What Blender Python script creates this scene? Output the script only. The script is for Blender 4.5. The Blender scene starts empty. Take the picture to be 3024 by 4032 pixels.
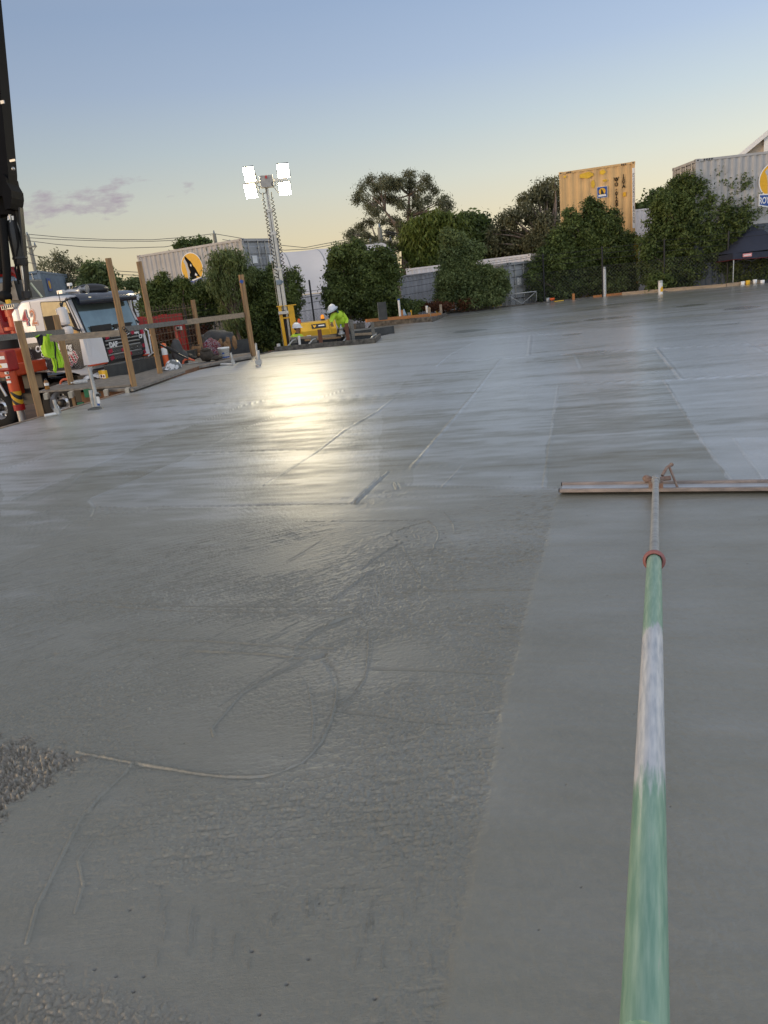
import bpy, bmesh, math, random
import numpy as np
from mathutils import Vector, Matrix, Euler
R_ = math.radians
C = bpy.context.scene.collection
SC = bpy.context.scene

# ------------------------------------------------------------------ camera
EYE = 1.5; TH = R_(17.0); RO = R_(6.3); FPX = 2912.0
cf = np.array([0, math.cos(TH), -math.sin(TH)]); _r0 = np.array([1., 0, 0]); _u0 = np.array([0, math.sin(TH), math.cos(TH)])
cr = math.cos(RO)*_r0 - math.sin(RO)*_u0; cu = math.cos(RO)*_u0 + math.sin(RO)*_r0
cam = bpy.data.cameras.new('camera'); camo = bpy.data.objects.new('camera', cam); C.objects.link(camo)
cam.sensor_fit = 'VERTICAL'; cam.sensor_height = 36.0; cam.lens = 26.0; cam.clip_start = 0.05; cam.clip_end = 3000
camo.matrix_world = Matrix(((cr[0], cu[0], -cf[0], 0), (cr[1], cu[1], -cf[1], 0), (cr[2], cu[2], -cf[2], EYE), (0, 0, 0, 1)))
SC.camera = camo
def ray(x, y): return cf + (x-1512)/FPX*cr - (y-2016)/FPX*cu
def P(x, y, z=0.0):                       # survey point: where a sight line meets height z
    d = ray(x, y); t = (z-EYE)/d[2]; return Vector((t*d[0], t*d[1], z))
def D(x, y, Y):                           # survey point at distance Y
    d = ray(x, y); t = Y/d[1]; return Vector((t*d[0], Y, EYE+t*d[2]))

# ------------------------------------------------------------------ sky, sun, exposure
SUN_EL, SUN_AZ = 4.0, 252.0               # low sun behind and to the left; degrees clockwise from +Y
def lin(c):
    return tuple(((v/255.0)/12.92 if v/255.0 <= 0.04045 else ((v/255.0+0.055)/1.055)**2.4) for v in c)
W = bpy.data.worlds.new('World'); SC.world = W; W.use_nodes = True
wt = W.node_tree; wt.nodes.clear()
def wn(t, **k):
    n = wt.nodes.new(t)
    for a, b in k.items(): setattr(n, a, b)
    return n
def wmath(op, a, b=None, c=None):
    n = wn('ShaderNodeMath', operation=op)
    for i, v in enumerate((a, b, c)):
        if v is None: continue
        if isinstance(v, (int, float)): n.inputs[i].default_value = v
        else: wt.links.new(v, n.inputs[i])
    return n.outputs[0]
wo = wn('ShaderNodeOutputWorld'); bg = wn('ShaderNodeBackground'); sky = wn('ShaderNodeTexSky')
sky.sky_type = 'NISHITA'; sky.sun_disc = False; sky.sun_elevation = R_(SUN_EL); sky.sun_rotation = R_(SUN_AZ)
sky.dust_density = 2.0
tc = wn('ShaderNodeTexCoord'); sep = wn('ShaderNodeSeparateXYZ'); wt.links.new(tc.outputs['Generated'], sep.inputs[0])
sx, sy, sz = sep.outputs
ramp = wn('ShaderNodeValToRGB'); wt.links.new(sz, ramp.inputs[0])
stops = [(0.0, (232, 206, 160)), (.03, (229, 209, 169)), (.065, (223, 212, 182)), (.118, (208, 211, 200)), (.173, (188, 201, 207)),
         (.237, (167, 185, 209)), (.306, (152, 173, 203)), (.5, (163, 171, 190)), (1.0, (178, 178, 180))]
el = ramp.color_ramp.elements
while len(el) < len(stops): el.new(0.5)
for e, (p, c) in zip(el, stops): e.position = p; e.color = lin(c)+(1,)
az = wmath('ADD', wmath('ADD', wmath('MULTIPLY', sx, 0.40), 1.0), wmath('MULTIPLY', wmath('MAXIMUM', wmath('MULTIPLY', sy, -1.0), 0.0), 1.2))
# glow where the sun is about to come up, behind the left shoulder
sa = R_(SUN_AZ); ga = wmath('ADD', wmath('MULTIPLY', sx, math.sin(sa)), wmath('MULTIPLY', sy, math.cos(sa)))
glow = wmath('MULTIPLY', wmath('POWER', wmath('MAXIMUM', ga, 0.0), 3.0), wmath('POWER', wmath('SUBTRACT', 1.0, wmath('ABSOLUTE', sz)), 8.0))
v1 = wn('ShaderNodeVectorMath', operation='SCALE'); wt.links.new(ramp.outputs[0], v1.inputs[0]); wt.links.new(az, v1.inputs['Scale'])
gl = wn('ShaderNodeVectorMath', operation='SCALE'); gl.inputs[0].default_value = (2.4, 1.6, 0.9); wt.links.new(glow, gl.inputs['Scale'])
v2 = wn('ShaderNodeVectorMath', operation='ADD'); wt.links.new(v1.outputs[0], v2.inputs[0]); wt.links.new(gl.outputs[0], v2.inputs[1])
# a few thin pinkish cloud scraps low on the left
cu_ = wmath('DIVIDE', sx, sy); cv_ = wmath('DIVIDE', sz, sy)
cmb = wn('ShaderNodeCombineXYZ'); wt.links.new(wmath('MULTIPLY', cu_, 22.0), cmb.inputs[0]); wt.links.new(wmath('MULTIPLY', cv_, 60.0), cmb.inputs[1])
cn = wn('ShaderNodeTexNoise'); cn.inputs['Scale'].default_value = 1.0; cn.inputs['Detail'].default_value = 6; cn.inputs['Roughness'].default_value = .6; wt.links.new(cmb.outputs[0], cn.inputs['Vector'])
axis = wmath('ADD', wmath('MULTIPLY', wmath('ADD', cu_, 0.385), 0.03), 0.136)   # centre line of the scraps
ex = wmath('DIVIDE', wmath('ADD', cu_, 0.345), 0.145); ey = wmath('DIVIDE', wmath('SUBTRACT', cv_, axis), 0.024)
env = wmath('SUBTRACT', 1.0, wmath('ADD', wmath('MULTIPLY', ex, ex), wmath('MULTIPLY', ey, ey)))
mask = wmath('MULTIPLY', wmath('MINIMUM', wmath('MAXIMUM', wmath('MULTIPLY', wmath('ADD', wmath('SUBTRACT', cn.outputs[0], 0.60), wmath('MULTIPLY', env, 0.22)), 5.0), 0.0), 1.0), 0.95)
mask = wmath('MULTIPLY', mask, wmath('GREATER_THAN', sy, 0.1))
mc = wn('ShaderNodeMix', data_type='RGBA'); wt.links.new(mask, mc.inputs['Factor']); wt.links.new(v2.outputs[0], mc.inputs['A']); mc.inputs['B'].default_value = lin((168, 158, 168))+(1,)
ns = wn('ShaderNodeVectorMath', operation='SCALE'); wt.links.new(sky.outputs[0], ns.inputs[0]); ns.inputs['Scale'].default_value = 0.008
mx = wn('ShaderNodeVectorMath', operation='SCALE'); wt.links.new(mc.outputs['Result'], mx.inputs[0]); mx.inputs['Scale'].default_value = 1.0
ad = wn('ShaderNodeVectorMath', operation='ADD'); wt.links.new(mx.outputs[0], ad.inputs[0]); wt.links.new(ns.outputs[0], ad.inputs[1])
wt.links.new(ad.outputs[0], bg.inputs[0]); wt.links.new(bg.outputs[0], wo.inputs[0]); bg.inputs[1].default_value = 1.0
sun = bpy.data.lights.new('sun', 'SUN'); sun.energy = 1.1; sun.angle = R_(14); sun.color = (1.0, .72, .45)
suno = bpy.data.objects.new('sun', sun); C.objects.link(suno)
_sd = Vector((math.sin(sa)*math.cos(R_(8)), math.cos(sa)*math.cos(R_(8)), math.sin(R_(8))))
suno.rotation_euler = _sd.to_track_quat('Z', 'Y').to_euler(); suno['kind'] = 'structure'
SC.view_settings.view_transform = 'Standard'; SC.view_settings.look = 'None'; SC.view_settings.exposure = 0; SC.view_settings.gamma = 1
SC.cycles.max_bounces = 6; SC.cycles.transparent_max_bounces = 6; SC.cycles.sample_clamp_indirect = 6

# ------------------------------------------------------------------ helpers
RNG = random.Random(7)
def tag(o, label=None, cat=None, group=None, kind=None):
    for k, v in (('label', label), ('category', cat), ('group', group), ('kind', kind)):
        if v: o[k] = v
    return o
def thing(name, label, cat, loc=(0, 0, 0), rz=0.0, group=None):
    o = bpy.data.objects.new(name, None); C.objects.link(o); o.location = loc; o.rotation_euler = (0, 0, rz); o.empty_display_size = .1
    return tag(o, label, cat, group)
def copy_tree(o, parent=None):
    c = o.copy(); C.objects.link(c)
    if parent is not None: c.parent = parent
    for ch in list(o.children): copy_tree(ch, c)
    return c
class MB:
    """collects shapes, then links them as ONE mesh object"""
    def __init__(s): s.v = []; s.f = []; s.m = []; s.sm = []; s.mats = []; s.cur = 0; s.smooth = False
    def mat(s, m):
        if m not in s.mats: s.mats.append(m)
        s.cur = s.mats.index(m); return s
    def add(s, vs, fs, smooth=None):
        b = len(s.v); s.v += [tuple(v) for v in vs]
        for f in fs: s.f.append(tuple(b+i for i in f)); s.m.append(s.cur); s.sm.append(s.smooth if smooth is None else smooth)
        return s
    def box(s, c, d, rz=0, M=None, bev=0.0):
        hx, hy, hz = d[0]/2, d[1]/2, d[2]/2
        if M is None: M = Matrix.Rotation(rz, 4, 'Z')
        M = Matrix.Translation(Vector(c)) @ M
        if bev <= 0:
            vs = [M @ Vector((x, y, z)) for x in (-hx, hx) for y in (-hy, hy) for z in (-hz, hz)]
            return s.add(vs, [(0, 1, 3, 2), (4, 6, 7, 5), (0, 4, 5, 1), (2, 3, 7, 6), (0, 2, 6, 4), (1, 5, 7, 3)], False)
        bm = bmesh.new(); bmesh.ops.create_cube(bm, size=1)
        for v in bm.verts: v.co = Vector((v.co.x*d[0], v.co.y*d[1], v.co.z*d[2]))
        bmesh.ops.bevel(bm, geom=bm.edges[:], offset=min(bev, min(d)*.45), segments=2, affect='EDGES', profile=.6)
        bm.verts.index_update()
        vs = [M @ v.co for v in bm.verts]; fs = [[v.index for v in f.verts] for f in bm.faces]; bm.free()
        return s.add(vs, fs, False)
    def beam(s, a, b, w, h, up=(0, 0, 1)):      # box from a to b, w across, h along up
        a = Vector(a); b = Vector(b); d = b-a; L = d.length; x = d.normalized(); u = Vector(up)
        y = u.cross(x)
        if y.length < 1e-4: y = Vector((0, 1, 0)).cross(x)
        y.normalize(); z = x.cross(y)
        M = Matrix((x, y, z)).transposed().to_4x4()
        return s.box((a+b)/2, (L, w, h), M=M)
    def tube(s, pts, r, n=10, cap=True, smooth=True):
        pts = [Vector(p) for p in pts]; rs = r if isinstance(r, (list, tuple)) else [r]*len(pts)
        vs = []; fs = []; up = None
        for i, p in enumerate(pts):
            t = (pts[min(i+1, len(pts)-1)]-pts[max(i-1, 0)]).normalized()
            if up is None: up = Vector((0, 0, 1)) if abs(t.z) < .9 else Vector((1, 0, 0))
            x = up.cross(t)
            if x.length < 1e-5: x = Vector((0, 1, 0)).cross(t)
            x.normalize(); y = t.cross(x); up = y
            for k in range(n):
                a = 2*math.pi*k/n; vs.append(p+rs[i]*(math.cos(a)*x+math.sin(a)*y))
        for i in range(len(pts)-1):
            for k in range(n): fs.append((i*n+k, i*n+(k+1) % n, (i+1)*n+(k+1) % n, (i+1)*n+k))
        s.add(vs, fs, smooth)
        if cap: s.add([vs[k] for k in range(n)], [tuple(reversed(range(n)))], False); s.add([vs[(len(pts)-1)*n+k] for k in range(n)], [tuple(range(n))], False)
        return s
    def lathe(s, prof, n=20, M=None, smooth=True):       # profile of (r, z)
        M = M or Matrix.Identity(4); vs = []; fs = []
        for r, z in prof:
            for k in range(n): a = 2*math.pi*k/n; vs.append(M @ Vector((r*math.cos(a), r*math.sin(a), z)))
        for i in range(len(prof)-1):
            for k in range(n): fs.append((i*n+k, i*n+(k+1) % n, (i+1)*n+(k+1) % n, (i+1)*n+k))
        return s.add(vs, fs, smooth)
    def prism(s, poly, h, M=None):                       # polygon (x, y) extruded along z from 0 to h
        M = M or Matrix.Identity(4); n = len(poly)
        vs = [M @ Vector((x, y, 0)) for x, y in poly]+[M @ Vector((x, y, h)) for x, y in poly]
        return s.add(vs, [tuple(reversed(range(n))), tuple(range(n, 2*n))]+[(i, (i+1) % n, n+(i+1) % n, n+i) for i in range(n)], False)
    def blob(s, c, r, sub=2, M=None, noise=0.0, seed=0):
        bm = bmesh.new(); bmesh.ops.create_icosphere(bm, subdivisions=sub, radius=1)
        rr = random.Random(seed); ph = [rr.uniform(0, 6) for _ in range(6)]
        M = M or Matrix.Identity(4); vs = []
        for v in bm.verts:
            k = 1+noise*(math.sin(5*v.co.x+ph[0])*math.sin(4*v.co.y+ph[1])+.6*math.sin(9*v.co.z+ph[2])*math.sin(7*v.co.x+ph[3]))
            vs.append(Vector(c)+M @ Vector((v.co.x*r[0]*k, v.co.y*r[1]*k, v.co.z*r[2]*k)))
        bm.verts.index_update(); fs = [[v.index for v in f.verts] for f in bm.faces]; bm.free()
        return s.add(vs, fs, True)
    def build(s, name, m=None, parent=None, loc=None):
        if m is not None and not s.mats: s.mats = [m]
        me = bpy.data.meshes.new(name); me.from_pydata(s.v, [], s.f); me.validate(); 
        for x in s.mats: me.materials.append(x)
        if len(me.polygons) == len(s.m):
            me.polygons.foreach_set('material_index', s.m); me.polygons.foreach_set('use_smooth', s.sm)
        me.update()
        bm = bmesh.new(); bm.from_mesh(me); bmesh.ops.recalc_face_normals(bm, faces=bm.faces[:]); bm.to_mesh(me); bm.free()
        o = bpy.data.objects.new(name, me); C.objects.link(o)
        if parent is not None: o.parent = parent
        if loc is not None: o.location = loc
        return o
def np_mesh(name, V, F, m, parent=None, smooth=False, attrs=None):
    me = bpy.data.meshes.new(name); n = len(V); k = F.shape[1]
    me.vertices.add(n); me.vertices.foreach_set('co', V.astype(np.float32).ravel())
    me.loops.add(len(F)*k); me.loops.foreach_set('vertex_index', F.astype(np.int32).ravel())
    me.polygons.add(len(F)); me.polygons.foreach_set('loop_start', np.arange(0, len(F)*k, k, dtype=np.int32))
    if smooth: me.polygons.foreach_set('use_smooth', np.ones(len(F), dtype=bool))
    for an, av in (attrs or {}).items():
        at = me.attributes.new(an, 'FLOAT', 'POINT'); at.data.foreach_set('value', av.astype(np.float32))
    me.materials.append(m); me.update(calc_edges=True)
    o = bpy.data.objects.new(name, me); C.objects.link(o)
    if parent is not None: o.parent = parent
    return o
_mc = {}
def mat(name, col, rough=.6, metal=0.0, var=.12, scale=8.0, bump=0.0, bscale=40.0, spec=.5, col2=None, emit=None, estr=0, trans=0, coat=0, stretch=None, alpha=None):
    if name in _mc: return _mc[name]
    m = bpy.data.materials.new(name); m.use_nodes = True; t = m.node_tree; b = t.nodes['Principled BSDF']
    tcn = t.nodes.new('ShaderNodeTexCoord'); mp = t.nodes.new('ShaderNodeMapping'); t.links.new(tcn.outputs['Object'], mp.inputs[0])
    if stretch: mp.inputs['Scale'].default_value = stretch
    n = t.nodes.new('ShaderNodeTexNoise'); n.inputs['Scale'].default_value = scale; n.inputs['Detail'].default_value = 5; n.inputs['Roughness'].default_value = .6
    t.links.new(mp.outputs[0], n.inputs['Vector'])
    r = t.nodes.new('ShaderNodeValToRGB'); t.links.new(n.outputs[0], r.inputs[0])
    c2 = col2 or tuple(c*(1-var*2) for c in col)
    r.color_ramp.elements[0].position = .32; r.color_ramp.elements[0].color = tuple(c2)+(1,)
    r.color_ramp.elements[1].position = .68; r.color_ramp.elements[1].color = tuple(min(1, c*(1+var*.6)) for c in col)+(1,)
    t.links.new(r.outputs[0], b.inputs['Base Color'])
    b.inputs['Roughness'].default_value = rough; b.inputs['Metallic'].default_value = metal; b.inputs['Specular IOR Level'].default_value = spec
    if coat: b.inputs['Coat Weight'].default_value = coat; b.inputs['Coat Roughness'].default_value = .08
    if trans: b.inputs['Transmission Weight'].default_value = trans
    if alpha is not None: b.inputs['Alpha'].default_value = alpha
    if emit: b.inputs['Emission Color'].default_value = tuple(emit)+(1,); b.inputs['Emission Strength'].default_value = estr
    if bump:
        n2 = t.nodes.new('ShaderNodeTexNoise'); n2.inputs['Scale'].default_value = bscale; n2.inputs['Detail'].default_value = 6; t.links.new(mp.outputs[0], n2.inputs['Vector'])
        bp = t.nodes.new('ShaderNodeBump'); bp.inputs['Strength'].default_value = bump; bp.inputs['Distance'].default_value = .01
        t.links.new(n2.outputs[0], bp.inputs['Height']); t.links.new(bp.outputs[0], b.inputs['Normal'])
    _mc[name] = m; return m
def text(body, size, m, parent, M, name='lettering', thick=.004, ax='CENTER', shear=0, spacing=1.0, bold=0.0, vspace=1.0):
    cu_t = bpy.data.curves.new(name, 'FONT'); cu_t.body = body; cu_t.size = size; cu_t.align_x = ax; cu_t.align_y = 'CENTER'; cu_t.extrude = thick; cu_t.shear = shear
    cu_t.space_character = spacing; cu_t.offset = bold; cu_t.space_line = vspace
    o = bpy.data.objects.new(name, cu_t); C.objects.link(o)
    dg = bpy.context.evaluated_depsgraph_get(); dg.update()
    me = bpy.data.meshes.new_from_object(o.evaluated_get(dg)); bpy.data.objects.remove(o)
    me.materials.clear(); me.materials.append(m); me.transform(M)
    o = bpy.data.objects.new(name, me); C.objects.link(o); o.parent = parent; return o
# ------------------------------------------------------------------ wet concrete slab: one displaced sheet
def vnoise(x, y, seed=0):                   # value noise, numpy
    xi = np.floor(x).astype(np.int64); yi = np.floor(y).astype(np.int64); fx = x-xi; fy = y-yi
    fx = fx*fx*(3-2*fx); fy = fy*fy*(3-2*fy)
    def h(a, b):
        n = (a*374761393+b*668265263+seed*974634777) & 0xffffffff; n = ((n ^ (n >> 13))*1274126177) & 0xffffffff
        return ((n ^ (n >> 16)) & 0xffff)/65535.0
    return (h(xi, yi)*(1-fx)+h(xi+1, yi)*fx)*(1-fy)+(h(xi, yi+1)*(1-fx)+h(xi+1, yi+1)*fx)*fy-.5
def fbm(x, y, o=4, seed=0):
    s = 0; a = 1.0
    for i in range(o): s = s+a*vnoise(x*2**i, y*2**i, seed+i*17); a *= .5
    return s
def src(ox, oy, k, pts): return [(ox+x*k, oy+y*k) for x, y in pts]
Z1 = lambda p: src(0, 1500, .904, p); Z2 = lambda p: src(1400, 1100, .979, p); Z3 = lambda p: src(0, 2200, .904, p); Z4 = lambda p: src(1200, 1850, .663, p)
Z5 = lambda p: src(0, 3100, 1.085, p)
# (points on the photo's ground, ridge height m, half width m, side: 0 ridge, -1 groove)
marks = []
def mk(pts, h, w): marks.append((np.array([P(*p)[:2] for p in pts]), h*(1.15 if P(*pts[0]).y < 4.9 else 1.1), w*(.50 if P(*pts[0]).y < 4.9 else .7)))
mk(Z2([(0, 470), (155, 462), (480, 445), (815, 425), (1245, 405), (1659, 380)]), .007, .030)
mk([(850, 1590), (1100, 1578), (1400, 1560)], .006, .030)
mk(Z2([(280, 335), (585, 318), (880, 298), (1210, 277), (1659, 255)]), .008, .045)
mk(Z2([(180, 265), (700, 225), (1200, 190), (1659, 165)]), .009, .06)
mk(Z2([(585, 318), (490, 445), (410, 540), (300, 670), (225, 755)]), .006, .022)
mk(Z2([(815, 425), (800, 520), (790, 600), (770, 740), (755, 835)]), .005, .013)
mk(Z2([(1240, 405), (1330, 550), (1400, 660), (1510, 810)]), .005, .014)
mk(Z2([(1210, 277), (1310, 400)]), .006, .028)
mk(Z2([(1565, 250), (1659, 300)]), .006, .03)
mk(Z2([(705, 225), (700, 260), (695, 305)]), .008, .035)
mk(Z2([(490, 245), (380, 300), (320, 350)]), .006, .03)
mk(Z2([(1520, 640), (1570, 710), (1640, 810)]), .004, .012)
mk(Z2([(1520, 640), (1659, 632)]), .004, .012)
mk(Z2([(880, 298), (905, 355)]), .006, .025)
mk(Z2([(200, 825), (500, 838), (815, 840)]), -.005, .010)
mk(Z2([(350, 835), (430, 748), (280, 752), (160, 775)]), .004, .010)
mk(Z2([(0, 895), (60, 840), (130, 775)]), .007, .014)
mk(Z2([(155, 478), (90, 530), (0, 580)]), .005, .02)
mk(Z1([(0, 288), (240, 215), (480, 145), (700, 60)]), .005, .02)
mk(Z1([(0, 390), (160, 345), (330, 270), (560, 200)]), .005, .018)
mk(Z1([(50, 520), (200, 450), (350, 400), (500, 330), (620, 280), (850, 190), (1050, 110), (1150, 85)]), .006, .016)
mk(Z1([(90, 517), (210, 462), (345, 412)]), .005, .012)
mk(Z1([(180, 512), (310, 460)]), -.006, .010)
mk(Z1([(390, 515), (500, 470), (610, 425), (730, 370), (845, 315), (1050, 215), (1200, 150), (1320, 95), (1500, 40)]), .006, .015)
mk(Z1([(845, 315), (1000, 311), (1200, 303), (1390, 300)]), -.007, .014)
mk(Z1([(1150, 455), (1270, 380), (1390, 300), (1500, 215), (1659, 125)]), .005, .016)
mk(Z1([(1060, 108), (1200, 100), (1330, 90), (1659, 75)]), .006, .03)
mk(Z1([(0, 140), (300, 130), (700, 128), (1000, 118)]), .004, .03)
mk(Z1([(1545, 530), (1600, 478), (1659, 425)]), .007, .012)
mk(Z1([(0, 555), (200, 545), (400, 549), (700, 547), (1000, 545), (1300, 538), (1659, 530)]), -.006, .009)
mk(Z1([(0, 517), (130, 514), (260, 512)]), -.004, .008)
mk(Z1([(310, 445), (350, 410), (450, 392), (560, 388), (665, 389)]), .005, .010)
mk(Z1([(540, 412), (600, 415), (640, 400), (665, 389)]), .004, .008)
mk(Z1([(390, 515), (403, 530), (415, 545), (410, 565), (400, 585)]), -.007, .010)
mk(Z1([(370, 603), (430, 603)]), .005, .010)
mk(Z3([(330, 838), (370, 845), (460, 862), (560, 882), (700, 905), (850, 930), (980, 946), (1100, 945), (1190, 935), (1250, 910), (1310, 885), (1350, 850), (1400, 790), (1440, 700), (1465, 600), (1465, 540), (1450, 490), (1415, 440)]), .006, .007)
mk(Z3([(1415, 440), (1450, 490), (1465, 540)]), -.010, .010)
mk(Z3([(575, 890), (540, 930), (480, 985), (430, 1030), (380, 1100)]), .005, .007)
mk(Z5([(395, 0), (340, 50), (290, 110), (250, 190), (180, 330), (130, 430), (95, 560)]), .004, .007)
mk(Z5([(270, 450), (300, 350), (280, 260), (330, 190)]), .003, .005)
mk(Z3([(930, 770), (920, 735), (960, 690), (1050, 585), (1130, 535), (1200, 495), (1270, 460), (1330, 430)]), .005, .007)
mk(Z3([(950, 640), (1040, 580), (1150, 500), (1250, 440)]), -.004, .005)
mk(Z3([(850, 400), (1000, 405), (1150, 412), (1300, 430), (1390, 430)]), .005, .008)
mk(Z3([(600, 350), (900, 355), (1200, 375), (1450, 387)]), .004, .009)
mk(Z3([(150, 180), (480, 190), (800, 205), (1100, 208), (1490, 205)]), -.006, .009)
mk(Z3([(500, 205), (800, 225), (1200, 230), (1560, 235)]), .004, .012)
mk(Z3([(1280, 390), (1370, 320), (1450, 275), (1510, 250), (1570, 238)]), .006, .008)
mk(Z3([(1460, 632), (1510, 600), (1560, 565), (1590, 520), (1600, 450), (1605, 380), (1605, 310)]), .004, .006)
mk(Z3([(1340, 540), (1355, 620), (1365, 700), (1355, 800)]), .003, .006)
mk(Z3([(1160, 350), (1250, 295), (1400, 225)]), .003, .005)
for dx in (0, 9, 18):
    mk(Z4([(190+dx*2, 1385+dx*2), (260+dx*2, 1335+dx), (310+dx, 1290), (345+dx, 1230), (368+dx, 1150), (378+dx, 1080), (380+dx, 960)]), .003, .004)
mk(Z4([(300, 190), (360, 130), (420, 75), (470, 38)]), .007, .009)
mk(Z4([(500, 130), (560, 115), (640, 108)]), -.004, .008)
mk(Z4([(610, 85), (700, 95), (810, 103), (920, 0)]), .003, .007)
mk(Z4([(535, 80), (548, 110)]), .012, .010)
mk(Z4([(0, 302), (350, 300), (700, 296)]), .004, .007)
mk(Z4([(450, 155), (900, 158), (1490, 152)]), -.005, .010)
mk(Z4([(480, 388), (560, 352), (640, 325), (735, 300), (765, 325), (790, 360), (793, 390), (785, 420), (768, 440), (770, 460), (740, 490)]), .006, .006)
mk(Z4([(822, 245), (855, 285), (885, 322), (890, 370)]), .005, .005)
mk(Z4([(330, 590), (420, 520), (500, 470), (580, 428)]), .008, .007)
mk(Z4([(580, 440), (610, 510), (640, 560), (670, 600), (690, 640), (690, 690), (650, 712), (600, 725)]), .006, .006)
mk(Z4([(510, 470), (545, 530), (570, 580), (590, 640), (590, 670), (565, 700)]), .004, .005)
mk(Z4([(600, 500), (630, 570), (650, 620), (665, 660), (650, 690)]), .004, .004)
for q in range(7):
    a = q/6.0; mk(Z4([(400+a*90, 560+-a*60), (425+a*95, 620-a*40), (440+a*105, 690-a*25), (430+a*90, 730-a*20)]), .0028, .0035)
for q in range(6):
    a = q/5.0; mk(Z4([(560+a*130, 345-a*15), (570+a*140, 380-a*5), (565+a*150, 430), (530+a*140, 470+a*15)]), .002, .0035)
mk(Z4([(160, 765), (250, 705), (330, 645), (410, 590)]), .008, .007)
for q in range(8):
    a = q/7.0; mk(Z4([(410-a*120, 595+a*75), (440-a*130, 680+a*40), (450-a*140, 750+a*20), (430-a*150, 860-a*10)]), .003, .004)
mk(Z4([(380, 915), (340, 880), (330, 858)]), .004, .006)
mk(Z4([(0, 1000), (70, 945), (160, 905), (240, 875), (330, 855)]), .007, .007)
mk(Z4([(0, 803), (120, 803), (230, 808)]), -.009, .007)
mk(Z4([(0, 830), (120, 835), (220, 835)]), -.005, .006)
mk(Z4([(420, 905), (800, 915), (1300, 930)]), .003, .008)
mk(Z4([(400, 1180), (800, 1190), (1220, 1210)]), -.005, .010)
mk(Z4([(180, 1430), (400, 1450), (600, 1482), (850, 1500)]), -.005, .009)
mk(Z4([(700, 530), (1050, 522), (1410, 510)]), -.004, .009)
mk(Z4([(450, 735), (700, 715), (1000, 708), (1350, 708)]), .004, .010)
_r = random.Random(3)
for i in range(60):                          # oblique rake scratches left of the swirls
    x = _r.uniform(0, 1500); y = _r.uniform(2120, 2700); L = _r.uniform(60, 220); s_ = _r.uniform(.35, .6)
    if x+L > 1500-(y-2120)*.1: continue
    mk([(x, y), (x+L*.5, y-L*.5*s_+_r.uniform(-4, 4)), (x+L, y-L*s_)], _r.choice((-.003, .003)), _r.uniform(.004, .007))
for i in range(26):                          # short trowel chatter in the foreground
    x = _r.uniform(500, 1750); y = _r.uniform(3550, 3850); L = _r.uniform(40, 130)
    mk([(x, y), (x+_r.uniform(-8, 12), y-L*.5), (x+_r.uniform(0, 20), y-L)], .0022, .0022)
SLAB = [P(-700, 1880), P(0, 1685), P(162, 1639), P(522, 1536), (-4.1, 18.2, 0), (-3.35, 20.9, 0), P(1130, 1372), (.20, 22.9, 0), P(1545, 1312), P(1405, 1313), P(1390, 1298), P(1700, 1262), P(1755, 1236), P(2380, 1166), P(3024, 1114), (34, 27.5, 0), (34, -6, 0), (-9.5, -6, 0)]
SLAB = [(v[0], v[1]) for v in SLAB]
def inpoly(x, y, poly):
    c = np.zeros(x.shape, bool); n = len(poly)
    for i in range(n):
        x1, y1 = poly[i]; x2, y2 = poly[(i+1) % n]
        if y1 == y2: continue
        k = ((y1 > y) != (y2 > y)) & (x < (x2-x1)*(y-y1)/(y2-y1)+x1); c ^= k
    return c
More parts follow.
